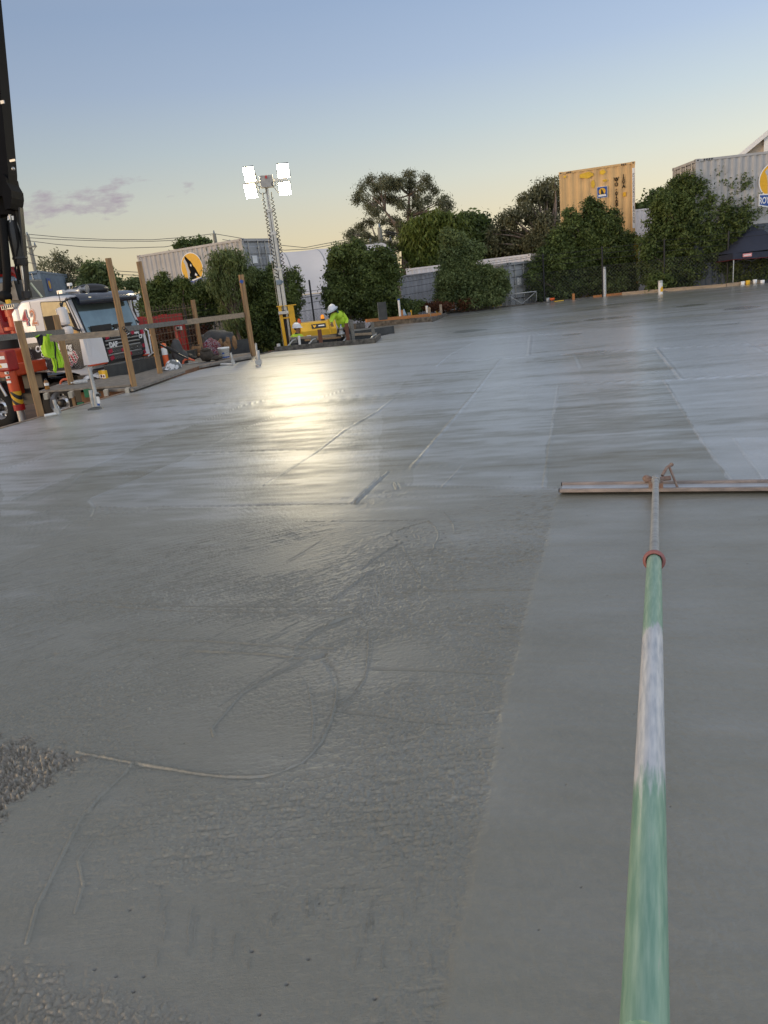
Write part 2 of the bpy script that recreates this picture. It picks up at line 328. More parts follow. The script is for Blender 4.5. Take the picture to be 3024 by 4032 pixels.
def make_slab():
    ys = [-6, -3, -1, 0, .5, .9]; y = 1.0
    while y < 36: ys.append(y); y += max(.0026, min(y*y/(2300 if y < 5 else 1450), .09))
    ys = np.array(ys); us = np.concatenate([np.linspace(-1.3, -.80, 8)[:-1], np.linspace(-.80, .66, 1150), np.linspace(.66, 1.3, 8)[1:]])
    k = np.minimum(.62+ys*0, 9)              # fan half width per metre, widened near the eye
    Y, Uu = np.meshgrid(ys, us, indexing='ij')
    narrow = np.clip(1.0-(Y-6)/60, .72, 1)
    X = np.where(Y > .9, Uu*np.where(Uu < 0, narrow, 1)*(Y+.05), Uu*(.95)*(1+np.clip(.9-Y, 0, 7)))
    X[:, 0] = np.where(Y[:, 0] > 0, -.8*Y[:, 0]-12, -12); X[:, -1] = np.maximum(34, Uu[:, -1]*Y[:, -1])
    x = X.ravel(); y = Y.ravel(); z = np.zeros_like(x)
    near = np.clip((9-y)/5, 0, 1)
    line = np.zeros_like(z)
    for pts, h, w in marks:
        lo = pts.min(0)-w*4; hi = pts.max(0)+w*4
        idx = np.nonzero((x > lo[0]) & (x < hi[0]) & (y > lo[1]) & (y < hi[1]))[0]
        if not len(idx): continue
        px = x[idx]; py = y[idx]; wob = fbm(px*9, py*9, 2, 5)*w*1.6; d = np.full(len(idx), 9.0)
        for a, b in zip(pts[:-1], pts[1:]):
            ab = b-a; L = (ab**2).sum()+1e-9; t = np.clip(((px-a[0])*ab[0]+(py-a[1])*ab[1])/L, 0, 1)
            d = np.minimum(d, np.hypot(px-a[0]-t*ab[0], py-a[1]-t*ab[1]))
        d = np.abs(d+wob*.4); prof = np.exp(-(d/w)**2)*(1+.45*vnoise(px*35, py*35, 3)*np.clip((6-py)/2, 0, 1))
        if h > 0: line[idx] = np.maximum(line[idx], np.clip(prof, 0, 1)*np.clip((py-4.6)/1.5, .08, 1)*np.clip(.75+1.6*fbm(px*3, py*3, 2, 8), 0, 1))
        z[idx] += h*prof-(.25*abs(h)*np.exp(-((d-2*w)/w)**2))
    # seam between the floated strip (right) and the raw screeded strip (left)
    sp = [P(*p)[:2] for p in [(2195, 1935)]+Z4([(1490, 190), (1440, 420), (1360, 680), (1300, 900), (1225, 1210), (1180, 1400)])+[(1930, 3070), (1870, 3360), (1790, 3700), (1725, 4032)]]
    sp = np.array(sorted(sp, key=lambda p: p[1])); sxx = np.interp(y, sp[:, 1], sp[:, 0])+.012*fbm(y*6, y*0, 3, 9)
    fin = 1/(1+np.exp(-(x-sxx)/.006))         # 1 on the floated strip
    topedge = np.interp(x, [-3, P(0, 1990)[0], P(900, 1990)[0], P(1250, 1975)[0], P(1530, 1925)[0], P(2200, 1925)[0], 3], [P(0, 1990)[1]]*2+[P(900, 1990)[1], P(1250, 1975)[1], P(1530, 1927)[1], P(2200, 1925)[1], P(2200, 1925)[1]-.15])
    fl = 1/(1+np.exp(-(y-topedge)/.012)); fin = np.maximum(fin, fl)
    raw = 1-fin
    z += -.004*raw*np.clip((7-y)/2, 0, 1)
    # raw concrete: pebbly, dragged; directions bend from oblique to across
    cs, sn = math.cos(R_(24)), math.sin(R_(24)); u = x*cs+y*sn; v = -x*sn+y*cs
    ob = np.clip((.35-x+(3.2-y)*.1)/.8, 0, 1)*np.clip((y-2.2)/.8, 0, 1)
    drag = fbm(u*9, v*90, 3, 21)*ob+fbm(x*16, y*75, 3, 31)*(1-ob)
    peb = fbm(x*120, y*105, 3, 41)+.5*fbm(x*38, y*60, 2, 43); z += raw*(.55+1.3*np.clip(fbm(x*1.6, y*2.6, 3, 47)+.15, -.2, .7))*(.0056*drag+.0046*peb*np.clip((5.5-y)/2, .25, 1))*np.clip(y/2.2, .45, 1)
    vv = y+.25*x; uu = x-.25*y
    z += fin*(.0020*fbm(uu*4, vv*28, 3, 51)+.0012*fbm(x*90, y*70, 2, 61))
    amp = np.interp(y, [0, 4, 7, 12, 20, 34], [.001, .0013, .0014, .0020, .0036, .006])
    z += amp*fbm(uu*.35, vv*1.7, 3, 71)       # long shallow float waves across the passes
    # torn open patch at the left and the broken foreground corner
    pc = np.array([(-2.0, 2.86), P(0, 2905)[:2], P(100, 2925)[:2], P(250, 2950)[:2], P(330, 2975)[:2], P(260, 3030)[:2], P(150, 3100)[:2], P(60, 3160)[:2], P(0, 3210)[:2], (-2, 2.0)])
    def sdf(poly):
        ins = inpoly(x, y, [tuple(p) for p in poly]); d = np.full(len(x), 9.0); idx = np.nonzero((y < 4))[0]; px = x[idx]; py = y[idx]; dd = d[idx]
        for a, b in zip(poly, np.roll(poly, -1, 0)):
            ab = b-a; t = np.clip(((px-a[0])*ab[0]+(py-a[1])*ab[1])/((ab**2).sum()+1e-9), 0, 1)
            dd = np.minimum(dd, np.hypot(px-a[0]-t*ab[0], py-a[1]-t*ab[1]))
        d[idx] = dd; return np.where(ins, -d, d)
    sd = sdf(pc)+.10*fbm(x*22, y*22, 3, 81); torn = 1/(1+np.exp(sd/.009))
    pc2 = np.array([P(0, 3780)[:2], P(180, 3800)[:2], P(330, 3870)[:2], P(560, 3930)[:2], P(760, 3990)[:2], P(900, 4060)[:2], (0, .7), (-1.6, .7), (-1.6, 1.5)])
    sd2 = sdf(pc2)+.05*fbm(x*30, y*30, 3, 91); torn2 = .55/(1+np.exp(sd2/.02))
    T = np.maximum(torn, torn2)
    lump = np.abs(fbm(x*58, y*58, 3, 101)); lump2 = fbm(x*130, y*130, 2, 103)
    z += torn*(-.018+.036*lump+.022*np.abs(fbm(x*19, y*19, 2, 107))+.014*lump2)+torn2*(.022*lump+.006*lump2)
    # pinholes and pitted spots
    for (hx, hy, hr) in [P(*p)[:2]+(r,) for p, r in [((1240, 2588), .016), ((1262, 2580), .020), ((1275, 2572), .012), ((185, 2582), .014), ((205, 2574), .014)]]:
        z -= .014*np.exp(-(((x-hx)/hr)**2+((y-hy)/hr)**2))
    pr = np.random.default_rng(5); hx = pr.uniform(-1.5, 3, 90); hy = pr.uniform(1.3, 5.5, 90)
    ex = [P(*p)[:2] for p in Z4([(470, 393), (500, 408), (547, 415), (605, 393), (617, 345), (587, 373), (516, 358), (515, 384), (670, 393), (695, 397), (755, 370), (832, 330), (825, 373), (815, 408), (835, 398), (980, 440), (1020, 432), (810, 988)])]+[P(*p)[:2] for p in Z5([(1040, 710), (1118, 618), (470, 440), (1082, 103), (342, 656), (420, 683), (520, 682), (483, 738), (940, 820), (1360, 762), (913, 590)])]
    pit = np.zeros_like(z)
    for i, (a, b) in enumerate(list(zip(hx, hy))+ex):
        r = .0018+.0008*b*.5 if i < 90 else .003+.003*b/3
        k = np.nonzero((np.abs(x-a) < 3*r) & (np.abs(y-b) < 3*r))[0]
        if len(k): g = np.exp(-(((x[k]-a)/r)**2+((y[k]-b)/(r*.8))**2)); z[k] -= .006*g; pit[k] = np.maximum(pit[k], g)
    vv = y+.25*x; uu = x-.25*y
    # standing bleed water: shiny and flat
    wet = np.zeros_like(z)
    for cx, cy, rx, ry, st in [(1845, 1303, 80, 9, 1), (2290, 1393, 110, 8, 1), (2560, 1388, 60, 6, .6), (2380, 1255, 80, 7, 1), (2220, 1272, 60, 7, .9), (2440, 1250, 60, 6, .8), (2250, 1318, 45, 6, .8), (2720, 1202, 55, 7, 1), (2920, 1212, 60, 9, 1), (2890, 1275, 60, 6, .7), (2450, 1195, 160, 6, .7), (3000, 1360, 60, 8, .8), (2000, 1190, 150, 5, .5), (2350, 1215, 100, 5, .6), (160, 1540, 20, 4, 0)]:
        c0 = P(cx, cy); c1 = P(cx+rx, cy-rx*.10); c2 = P(cx, cy-ry); a = (c1-c0); b = (c2-c0)
        det = a.x*b.y-a.y*b.x; dx = x-c0.x; dy = y-c0.y; s = (dx*b.y-dy*b.x)/det; t = (a.x*dy-a.y*dx)/det
        q = np.hypot(s*.85, t*1.25)+.55*fbm(uu*.6+vv*.1, vv*2.2, 4, 111)+.3*fbm(uu*2, vv*9, 2, 113); wet = np.maximum(wet, st/(1+np.exp((q-.85)/.09)))
    wet = wet*.6; z = z*(1-wet)
    # skin wetness panel by panel (float passes); also masks the painted sky sheen
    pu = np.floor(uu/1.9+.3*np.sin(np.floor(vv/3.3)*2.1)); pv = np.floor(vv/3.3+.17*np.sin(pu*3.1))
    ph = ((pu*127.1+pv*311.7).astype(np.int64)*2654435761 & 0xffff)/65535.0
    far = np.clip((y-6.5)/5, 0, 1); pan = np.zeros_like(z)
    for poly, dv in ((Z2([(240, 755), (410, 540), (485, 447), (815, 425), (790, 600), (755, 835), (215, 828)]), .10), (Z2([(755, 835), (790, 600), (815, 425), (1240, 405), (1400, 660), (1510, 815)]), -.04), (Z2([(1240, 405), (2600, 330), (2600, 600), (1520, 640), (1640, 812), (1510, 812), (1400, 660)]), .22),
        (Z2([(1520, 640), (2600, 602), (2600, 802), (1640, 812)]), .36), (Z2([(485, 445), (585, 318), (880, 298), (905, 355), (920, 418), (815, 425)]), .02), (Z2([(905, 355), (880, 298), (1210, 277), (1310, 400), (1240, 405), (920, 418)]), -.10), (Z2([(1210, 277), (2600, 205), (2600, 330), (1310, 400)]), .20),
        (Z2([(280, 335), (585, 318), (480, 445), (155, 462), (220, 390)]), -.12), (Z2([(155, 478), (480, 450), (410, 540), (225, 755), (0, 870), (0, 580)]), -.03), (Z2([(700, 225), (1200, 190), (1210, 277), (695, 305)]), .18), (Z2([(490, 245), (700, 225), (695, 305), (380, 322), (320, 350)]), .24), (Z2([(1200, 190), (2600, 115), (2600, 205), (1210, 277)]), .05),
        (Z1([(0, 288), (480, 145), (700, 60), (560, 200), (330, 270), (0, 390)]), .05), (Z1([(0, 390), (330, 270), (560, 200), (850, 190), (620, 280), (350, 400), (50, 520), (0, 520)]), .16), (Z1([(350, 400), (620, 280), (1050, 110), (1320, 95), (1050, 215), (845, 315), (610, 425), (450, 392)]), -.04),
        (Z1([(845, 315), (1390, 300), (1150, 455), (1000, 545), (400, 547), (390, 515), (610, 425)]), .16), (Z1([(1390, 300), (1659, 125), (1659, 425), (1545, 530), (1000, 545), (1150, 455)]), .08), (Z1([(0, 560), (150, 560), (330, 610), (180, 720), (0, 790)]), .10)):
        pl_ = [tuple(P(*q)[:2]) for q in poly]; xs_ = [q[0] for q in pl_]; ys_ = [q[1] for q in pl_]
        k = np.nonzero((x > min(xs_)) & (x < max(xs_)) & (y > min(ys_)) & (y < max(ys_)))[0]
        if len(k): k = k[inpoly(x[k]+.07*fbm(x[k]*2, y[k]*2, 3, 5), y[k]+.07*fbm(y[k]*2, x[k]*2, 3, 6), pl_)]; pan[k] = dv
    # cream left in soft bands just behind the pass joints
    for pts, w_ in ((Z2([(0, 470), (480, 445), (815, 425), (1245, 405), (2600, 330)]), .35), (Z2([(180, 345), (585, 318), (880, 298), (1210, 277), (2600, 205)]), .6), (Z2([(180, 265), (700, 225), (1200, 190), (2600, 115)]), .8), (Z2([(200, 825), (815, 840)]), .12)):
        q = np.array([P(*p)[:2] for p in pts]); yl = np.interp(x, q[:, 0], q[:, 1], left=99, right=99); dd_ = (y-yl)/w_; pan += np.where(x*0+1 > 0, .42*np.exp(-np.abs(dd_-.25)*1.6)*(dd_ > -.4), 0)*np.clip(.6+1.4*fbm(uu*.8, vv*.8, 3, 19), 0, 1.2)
    damp_sheen = .40+far*.32+pan*1.05+.46*fbm(uu*.55, vv*3.4, 4, 121)*(.18+.82*np.clip((y-3.2)/5, 0, 1))+.25*far*fbm(uu*.25, vv*1.4, 3, 123)+.15*fbm(uu*2, vv*3, 3, 122)+.30*fbm(uu*3.5, vv*15, 3, 124)*np.clip((y-3)/4, .2, 1)+far*.12*(ph-.5)+far*.30*fbm(uu*.45, vv*.9, 3, 131)
    ny, nx = X.shape; i = np.arange((ny-1)*(nx-1)); r_ = i//(nx-1); c_ = i % (nx-1); a0 = r_*nx+c_
    F = np.stack([a0, a0+1, a0+nx+1, a0+nx], 1)
    cxm = x[F].mean(1); cym = y[F].mean(1); F = F[inpoly(cxm, cym, SLAB)]
    used = np.zeros(len(x), bool); used[F.ravel()] = True; mp = np.cumsum(used)-1
    V = np.stack([x, y, z], 1)[used]; F = mp[F]
    return V, F, dict(raw=raw[used], torn=T[used], wet=wet[used], damp_sheen=np.clip(damp_sheen, 0, 1)[used], pit=pit[used], line=line[used], matte=(1/(1+np.exp((x-.3-.04*y)/.9)))[used], near=near[used])
cm = bpy.data.materials.new('wet_concrete'); cm.use_nodes = True; t = cm.node_tree; b = t.nodes['Principled BSDF']
def cn_(ty, **k):
    n = t.nodes.new(ty)
    for a_, b_ in k.items(): setattr(n, a_, b_)
    return n
def cmath(op, a, b_=None, c_=None, clamp=False):
    n = cn_('ShaderNodeMath', operation=op, use_clamp=clamp)
    for i, v in enumerate((a, b_, c_)):
        if v is None: continue
        if isinstance(v, (int, float)): n.inputs[i].default_value = v
        else: t.links.new(v, n.inputs[i])
    return n.outputs[0]
def catt(nm): return cn_('ShaderNodeAttribute', attribute_name=nm).outputs['Fac']
geo = cn_('ShaderNodeNewGeometry')
def cnoise(scale, detail=4, rough=.6, st=(1, 1, 1), rot=0):
    mp = cn_('ShaderNodeMapping'); mp.inputs['Scale'].default_value = st; mp.inputs['Rotation'].default_value = (0, 0, rot); t.links.new(geo.outputs['Position'], mp.inputs[0])
    n = cn_('ShaderNodeTexNoise'); n.inputs['Scale'].default_value = scale; n.inputs['Detail'].default_value = detail; n.inputs['Roughness'].default_value = rough; t.links.new(mp.outputs[0], n.inputs['Vector']); return n.outputs[0]
raw_, torn_, wet_, damp_sheen_, pit_, near_, line_, matte_ = map(catt, ('raw', 'torn', 'wet', 'damp_sheen', 'pit', 'near', 'line', 'matte'))
# colour: grey cement paste, mottled, with sky sheen painted in as a paler tone
mix = lambda f, A, B: (lambda n: (t.links.new(f, n.inputs['Factor']), [t.links.new(v, n.inputs[k]) if not isinstance(v, tuple) else setattr(n.inputs[k], 'default_value', v+(1,)) for k, v in (('A', A), ('B', B))], n.outputs['Result'])[-1])(cn_('ShaderNodeMix', data_type='RGBA'))
n1 = cnoise(1.3, 6, .65); n2 = cnoise(30, 4, .7)
c0 = mix(cmath('MULTIPLY_ADD', n1, 1.6, -.3, True), (.140, .136, .100), (.198, .192, .146))
c0 = mix(cmath('MULTIPLY_ADD', damp_sheen_, 1.9, -.95, True), c0, (.40, .41, .41))       # float cream, paled further to stand in for far sky reflection
c0 = mix(cmath('MULTIPLY_ADD', n2, 1.5, -.62, True), c0, (.23, .22, .17))
c0 = mix(cmath('MULTIPLY', torn_, cmath('MULTIPLY_ADD', cnoise(26, 3), 1.4, -.15, True)), c0, (.17, .135, .095))
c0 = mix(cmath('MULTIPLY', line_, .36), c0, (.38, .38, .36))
c0 = mix(cmath('MULTIPLY', wet_, .5), c0, (.07, .07, .06))
c0 = mix(pit_, c0, (.02, .02, .02))
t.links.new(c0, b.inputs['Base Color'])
rg = cmath('MULTIPLY_ADD', damp_sheen_, -.20, .56); rg = cmath('ADD', rg, cmath('MULTIPLY', raw_, .03)); rg = cmath('ADD', rg, cmath('MULTIPLY_ADD', cnoise(60, 3), .16, -.08))
rg = cmath('ADD', rg, cmath('MULTIPLY', torn_, .1)); rg = cmath('MULTIPLY', rg, cmath('SUBTRACT', 1.0, cmath('MULTIPLY', wet_, .85)), None, True)
t.links.new(rg, b.inputs['Roughness']); b.inputs['Specular IOR Level'].default_value = .5; b.inputs['IOR'].default_value = 1.8
cw = cmath('MAXIMUM', cmath('MULTIPLY_ADD', damp_sheen_, 2.4, -.42, True), cmath('MULTIPLY', raw_, .5)); t.links.new(cw, b.inputs['Coat Weight']); t.links.new(cmath('MULTIPLY_ADD', matte_, .13, cmath('MULTIPLY_ADD', near_, .05, .27)), b.inputs['Coat Roughness']); b.inputs['Coat IOR'].default_value = 2.1
fine = cnoise(260, 3, .7); med = cnoise(70, 4, .7, (1, 2.2, 1), .25); brm = cnoise(30, 5, .7, (.35, 3.0, 1), .25)
hgt = cmath('ADD', cmath('MULTIPLY', fine, .35), cmath('ADD', cmath('MULTIPLY', med, .8), cmath('MULTIPLY', brm, .6)))
bp = cn_('ShaderNodeBump'); bp.inputs['Distance'].default_value = .006
st_ = cmath('ADD', cmath('MULTIPLY', raw_, .45), cmath('MULTIPLY_ADD', near_, .26, .20)); st_ = cmath('MULTIPLY', st_, cmath('SUBTRACT', 1.0, wet_)); t.links.new(st_, bp.inputs['Strength'])
t.links.new(hgt, bp.inputs['Height']); t.links.new(bp.outputs[0], b.inputs['Normal'])
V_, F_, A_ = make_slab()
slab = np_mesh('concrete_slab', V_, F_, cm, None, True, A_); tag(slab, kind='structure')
# ------------------------------------------------------------------ ground
def gz(x, y):
    a = 1/(1+math.exp(-(x-2.5)/2.5)); return -1.0*(1-a)-.45*a
def make_ground():
    xs = np.concatenate([[-1500, -500, -150, -60], np.linspace(-30, 40, 71), [70, 200, 600, 1500]]); ys = np.concatenate([[-400, -100, -30], np.linspace(-10, 60, 71), [100, 250, 700, 1500]])
    X, Y = np.meshgrid(xs, ys); a = 1/(1+np.exp(-(X-2.5)/2.5)); Z = -1.0*(1-a)-.45*a+.05*fbm(X*.7, Y*.7, 3, 7)
    ins = inpoly(X.ravel(), Y.ravel(), SLAB).reshape(X.shape); Z = np.where(ins, np.minimum(Z, -.8), Z)
    ny, nx = X.shape; i = np.arange((ny-1)*(nx-1)); r = i//(nx-1); c = i % (nx-1); a0 = r*nx+c
    F = np.stack([a0, a0+1, a0+nx+1, a0+nx], 1)
    return np.stack([X.ravel(), Y.ravel(), Z.ravel()], 1), F
V_, F_ = make_ground()
m_dirt = mat('dirt', (.15, .085, .05), rough=.95, scale=1.2, col2=(.07, .045, .03), bump=.8, bscale=14)
tag(np_mesh('ground', V_, F_, m_dirt, None, True), kind='structure')
RB = random.Random(11)
# ------------------------------------------------------------------ materials of the setting
m_grey = mat('container_grey', (.46, .445, .43), rough=.5, scale=1.5, var=.10)
m_greyd = mat('container_grey_weathered', (.38, .39, .40), rough=.5, scale=1.3, var=.14)
m_dgrey = mat('container_slate', (.085, .10, .125), rough=.5, scale=1.2, var=.14)
m_bgrey = mat('container_blue_grey', (.20, .255, .31), rough=.5, scale=1.5, var=.1)
m_white = mat('container_white', (.82, .77, .74), rough=.5, scale=1.5, var=.07)
m_yel = mat('container_cream_yellow', (.72, .46, .20), rough=.55, scale=1.1, var=.08)
m_oly = mat('container_deep_yellow', (.50, .30, .025), rough=.5, scale=1.5, var=.1)
m_blk = mat('black_paint', (.012, .012, .014), rough=.4, var=.1)
m_steel = mat('galvanised_steel', (.42, .42, .41), rough=.38, metal=.8, var=.12)
m_lblue = mat('logo_blue', (.02, .08, .33), rough=.5, var=.05); m_lyel = mat('logo_yellow', (.85, .45, .01), rough=.5, var=.06); m_lwht = mat('logo_white', (.85, .85, .83), rough=.5, var=.03)
def frame_from(o, xdir):
    x = Vector((xdir[0], xdir[1], 0)).normalized(); z = Vector((0, 0, 1)); y = z.cross(x)
    return Matrix.Translation(Vector(o)) @ Matrix((x, y, z)).transposed().to_4x4()
def container(label, o, xdir, L, H, m, W=2.44, doors='right', group='shipping containers round the site', mdoor=None, per=.278, seed=0, stain=False):
    """o: bottom corner of the near long side; x runs along that side, y runs away from it"""
    M = frame_from(o, xdir); th = thing('shipping_container', label, 'container', group=group); th.matrix_world = M
    fr = .12; dep = .036
    def corr(y0, sgn, x0, x1, z0, z1, axis):      # corrugated sheet
        xs = []; ys_ = []; x = x0; i = 0
        pat = [(.07, 0), (.068, 1), (.07, 1), (.07, 0)]; s_ = per/.278
        xs.append(x0); ys_.append(0)
        while x < x1-.01:
            for d, st in pat:
                x = min(x+d*s_, x1); xs.append(x); ys_.append(st if x < x1 else 0)
        vs = []; fs = []
        for q, (a, b_) in enumerate(zip(xs, ys_)):
            yy = y0+sgn*dep*b_
            for zz in (z0, z1): vs.append((a, yy, zz) if axis == 'x' else (yy, a, zz))
        for q in range(len(xs)-1): fs.append((2*q, 2*q+2, 2*q+3, 2*q+1))
        return vs, fs
    b = MB().mat(m)
    for y0, sg in ((.02, 1), (W-.02, -1)): b.add(*corr(y0, sg, fr, L-fr, .16, H-.10, 'x'), smooth=False)
    if doors != 'left': b.add(*corr(.02, 1, fr, W-fr, .16, H-.10, 'y'), smooth=False)
    if doors != 'right': b.add(*corr(L-.02, -1, fr, W-fr, .16, H-.10, 'y'), smooth=False)
    b.box((L/2, W/2, H-.05), (L-.1, W-.1, .03)); b.box((L/2, W/2, .12), (L-.1, W-.1, .05))
    b.build('body', None, th)
    f = MB().mat(m)
    for x in (.06, L-.06):
        for y in (.06, W-.06): f.box((x, y, H/2), (fr, fr, H-.2))
    for y in (.045, W-.045):
        f.box((L/2, y, H-.05), (L-.24, .07, .09)); f.box((L/2, y, .08), (L-.24, .07, .15))
    for x in (.045, L-.045):
        f.box((x, W/2, H-.06), (.07, W-.24, .11)); f.box((x, W/2, .08), (.07, W-.24, .15))
    f.build('frame', None, th)
    for x in (.075, L-.075):
        for y in (.07, W-.07):
            for z in (.055, H-.055):
                c = MB().mat(m).box((x, y, z), (.172, .162, .118)); c.mat(m_blk)
                c.box((x, y-.0785*(1 if y < W/2 else -1), z), (.07, .012, .05)); c.box((x+.084*(1 if x > L/2 else -1), y, z), (.012, .07, .05)); c.build('corner_casting', None, th)
    if doors in ('left', 'right'):
        X = L-.03 if doors == 'right' else .03; sg = 1 if doors == 'right' else -1; md = mdoor or m
        for k in (0, 1):
            y0 = .13 if k == 0 else W/2+.01; y1 = W/2-.01 if k == 0 else W-.13
            d = MB().mat(md)
            vs = []; fs = []; zz = [.16]; st = [0]
            z = .16
            while z < H-.16:
                for dd, s_ in ((.26, 0), (.05, 1), (.10, 1), (.05, 0)): z = min(z+dd, H-.14); zz.append(z); st.append(s_)
            for z, s_ in zip(zz, st):
                for y in (y0, y1): vs.append((X-sg*.03*s_, y, z))
            for q in range(len(zz)-1): fs.append((2*q, 2*q+1, 2*q+3, 2*q+2))
            d.add(vs, fs, False); dr = d.build('door', None, th)
            for yb in (y0+.22, y1-.22):
                r = MB().mat(m_steel).tube([(X+sg*.05, yb, .10), (X+sg*.05, yb, H-.08)], .02, 8)
                for z in (.35, H*.5, H-.35): r.box((X+sg*.03, yb, z), (.05, .09, .06))
                r.mat(m_blk).box((X+sg*.06, yb+.12*(1 if yb < (y0+y1)/2 else -1), 1.05), (.02, .28, .04)); r.build('locking_bar', None, dr)
            st_ = MB().mat(m_lwht).box((X+sg*.03, (y0+y1)/2, H*.68), (.008, .3, .3)).build('placard', None, dr)
    return th
m_lblk = mat('logo_black', (.012, .012, .012), rough=.9, spec=.1, var=.05)
def wolf_logo(parent, M, s=1.0):
    """round emblem: yellow disc, howling wolf in black and grey, blue banner. local x right, y up, z out"""
    d = MB().mat(m_lwht).prism([(1.06*s*math.cos(a*math.pi/24), 1.06*s*math.sin(a*math.pi/24)) for a in range(48)], .006, M)
    d.mat(m_lyel).prism([(1.0*s*math.cos(a*math.pi/24), 1.0*s*math.sin(a*math.pi/24)) for a in range(48)], .010, M); lg = d.build('emblem', None, parent)
    w = MB().mat(m_lblk).prism([(x*s, y*s) for x, y in [(-.50, .86), (-.42, .82), (-.20, .62), (.02, .42), (.18, .12), (.34, -.06), (.50, -.38), (.66, -.62), (.62, -.66), (.36, -.58), (.24, -.64), (.60, -.80), (.64, -.88), (-.28, -.88), (-.30, -.40), (-.18, -.28), (-.30, .10), (-.34, .36), (-.52, .70)]], .016, M)
    w.mat(mat('logo_grey', (.55, .55, .55), var=.05)).prism([(x*s, y*s) for x, y in [(-.54, .68), (-.36, .40), (-.33, .10), (-.22, -.26), (-.30, -.45), (-.28, -.88), (-.48, -.88), (-.50, -.20), (-.58, .30), (-.70, .52)]], .018, M)
    w.mat(m_lwht).prism([(x*s, y*s) for x, y in [(-.06, .30), (.02, .22), (-.02, .08), (-.10, .16)]], .020, M).prism([(x*s, y*s) for x, y in [(.28, -.34), (.44, -.52), (.30, -.56), (.18, -.50)]], .020, M)
    w.build('wolf_silhouette', None, lg)
    bn = MB().mat(m_lwht).prism([(x*s, y*s) for x, y in [(-1.02, -.72), (-.1, -.98+.2), (1.24, -.58), (1.24, -1.32), (0, -1.66), (-1.02, -1.40)]], .022, M)
    bn.mat(m_lblue).prism([(x*s, y*s) for x, y in [(-.96, -.79), (-.02, -.86), (-.02, -1.57), (-.96, -1.34)]], .026, M)
    bn.prism([(x*s, y*s) for x, y in [(0, -.86), (1.18, -.65), (1.18, -1.26), (0, -1.57)]], .028, M).build('banner', None, lg)
    text('ROYAL', .52*s, m_lwht, lg, M @ Matrix.Translation((-.50*s, -1.14*s, .028)) @ Matrix.Rotation(-.03, 4, 'Z') @ Matrix.Scale(.62, 4, (1, 0, 0)), thick=.004, bold=.01*s)
    text('WOLF', .56*s, m_lwht, lg, M @ Matrix.Translation((.58*s, -1.07*s, .030)) @ Matrix.Rotation(.16, 4, 'Z') @ Matrix.Scale(.62, 4, (1, 0, 0)), thick=.004, bold=.01*s)
    return lg
def side_M(x, z, y=-.002): return Matrix.Translation((x, y, z)) @ Matrix.Rotation(math.pi/2, 4, 'X')     # on the near long side, reading left to right

# light grey container with the big emblem, on a slate one
xd = Vector((.853, -.524, 0)); c0 = Vector((-4.52, 32.0, 0))-xd*6.06
rw = container('light grey container with round wolf emblem standing behind the left hedge', (c0.x, c0.y, 1.29), xd, 6.06, 2.59, m_grey, mdoor=m_greyd)
wolf_logo(rw, side_M(3.14, 1.74), .60)
MB().mat(m_yel).box((5.15, -.004, 2.2), (.09, .01, .2)).build('sticker', None, rw)
container('slate container under the light grey one, mostly hidden by hedge', (c0.x, c0.y, -1.30), xd, 6.06, 2.588, m_dgrey)
# blue-grey pair far left behind the truck
bl = container('blue-grey container with small square emblem behind truck cab', (-15.25, 38, 1.30), (-.14, 1, 0), 5.7, 2.59, m_bgrey, doors='left')
bl.matrix_world = frame_from((-15.25-.14*5.7, 38+5.6, 1.30), (.14, -.985, 0))
bl.matrix_world = frame_from((-15.25, 38.0, 1.30), (-.14, .99, 0))
# its visible long side is the one facing right (+x): the plain walls carry the small emblem
MB().mat(m_lblue).box((1.35, -.006, 1.95), (.75, .012, .62)).build('emblem', None, bl)
MB().mat(m_lyel).prism([(.2*math.cos(a*math.pi/10), .2*math.sin(a*math.pi/10)) for a in range(20)], .01, side_M(1.35, 1.95, -.014)).build('emblem_disc', None, bl)
container('blue-grey container stacked underneath, left of the truck cab roof', (-15.25, 38.0, -1.29), (-.14, .99, 0), 5.7, 2.588, m_bgrey, doors='left')
container('pale container at the far left edge behind the boom', (-22.9, 33.5, 1.2), (1, -.1, 0), 6.06, 2.59, m_white, doors='none')
container('pale container under the far left one, behind the boom', (-22.9, 33.5, -1.39), (1, -.1, 0), 6.06, 2.588, m_white, doors='none')
# middle: white one behind, grey one with emblem in front
container('white container behind the grey one with only its upper side showing', (2.49, 40.0, -.45), (5.55, -4.0, 0), 6.85, 2.6, m_white, doors='right')
gm = container('grey container with yellow emblem half hidden by a bush', (2.08, 39.0, -.76), (4.57, -5.0, 0), 6.78, 2.6, m_greyd, doors='right')
wolf_logo(gm, side_M(2.72, 1.02), .56)
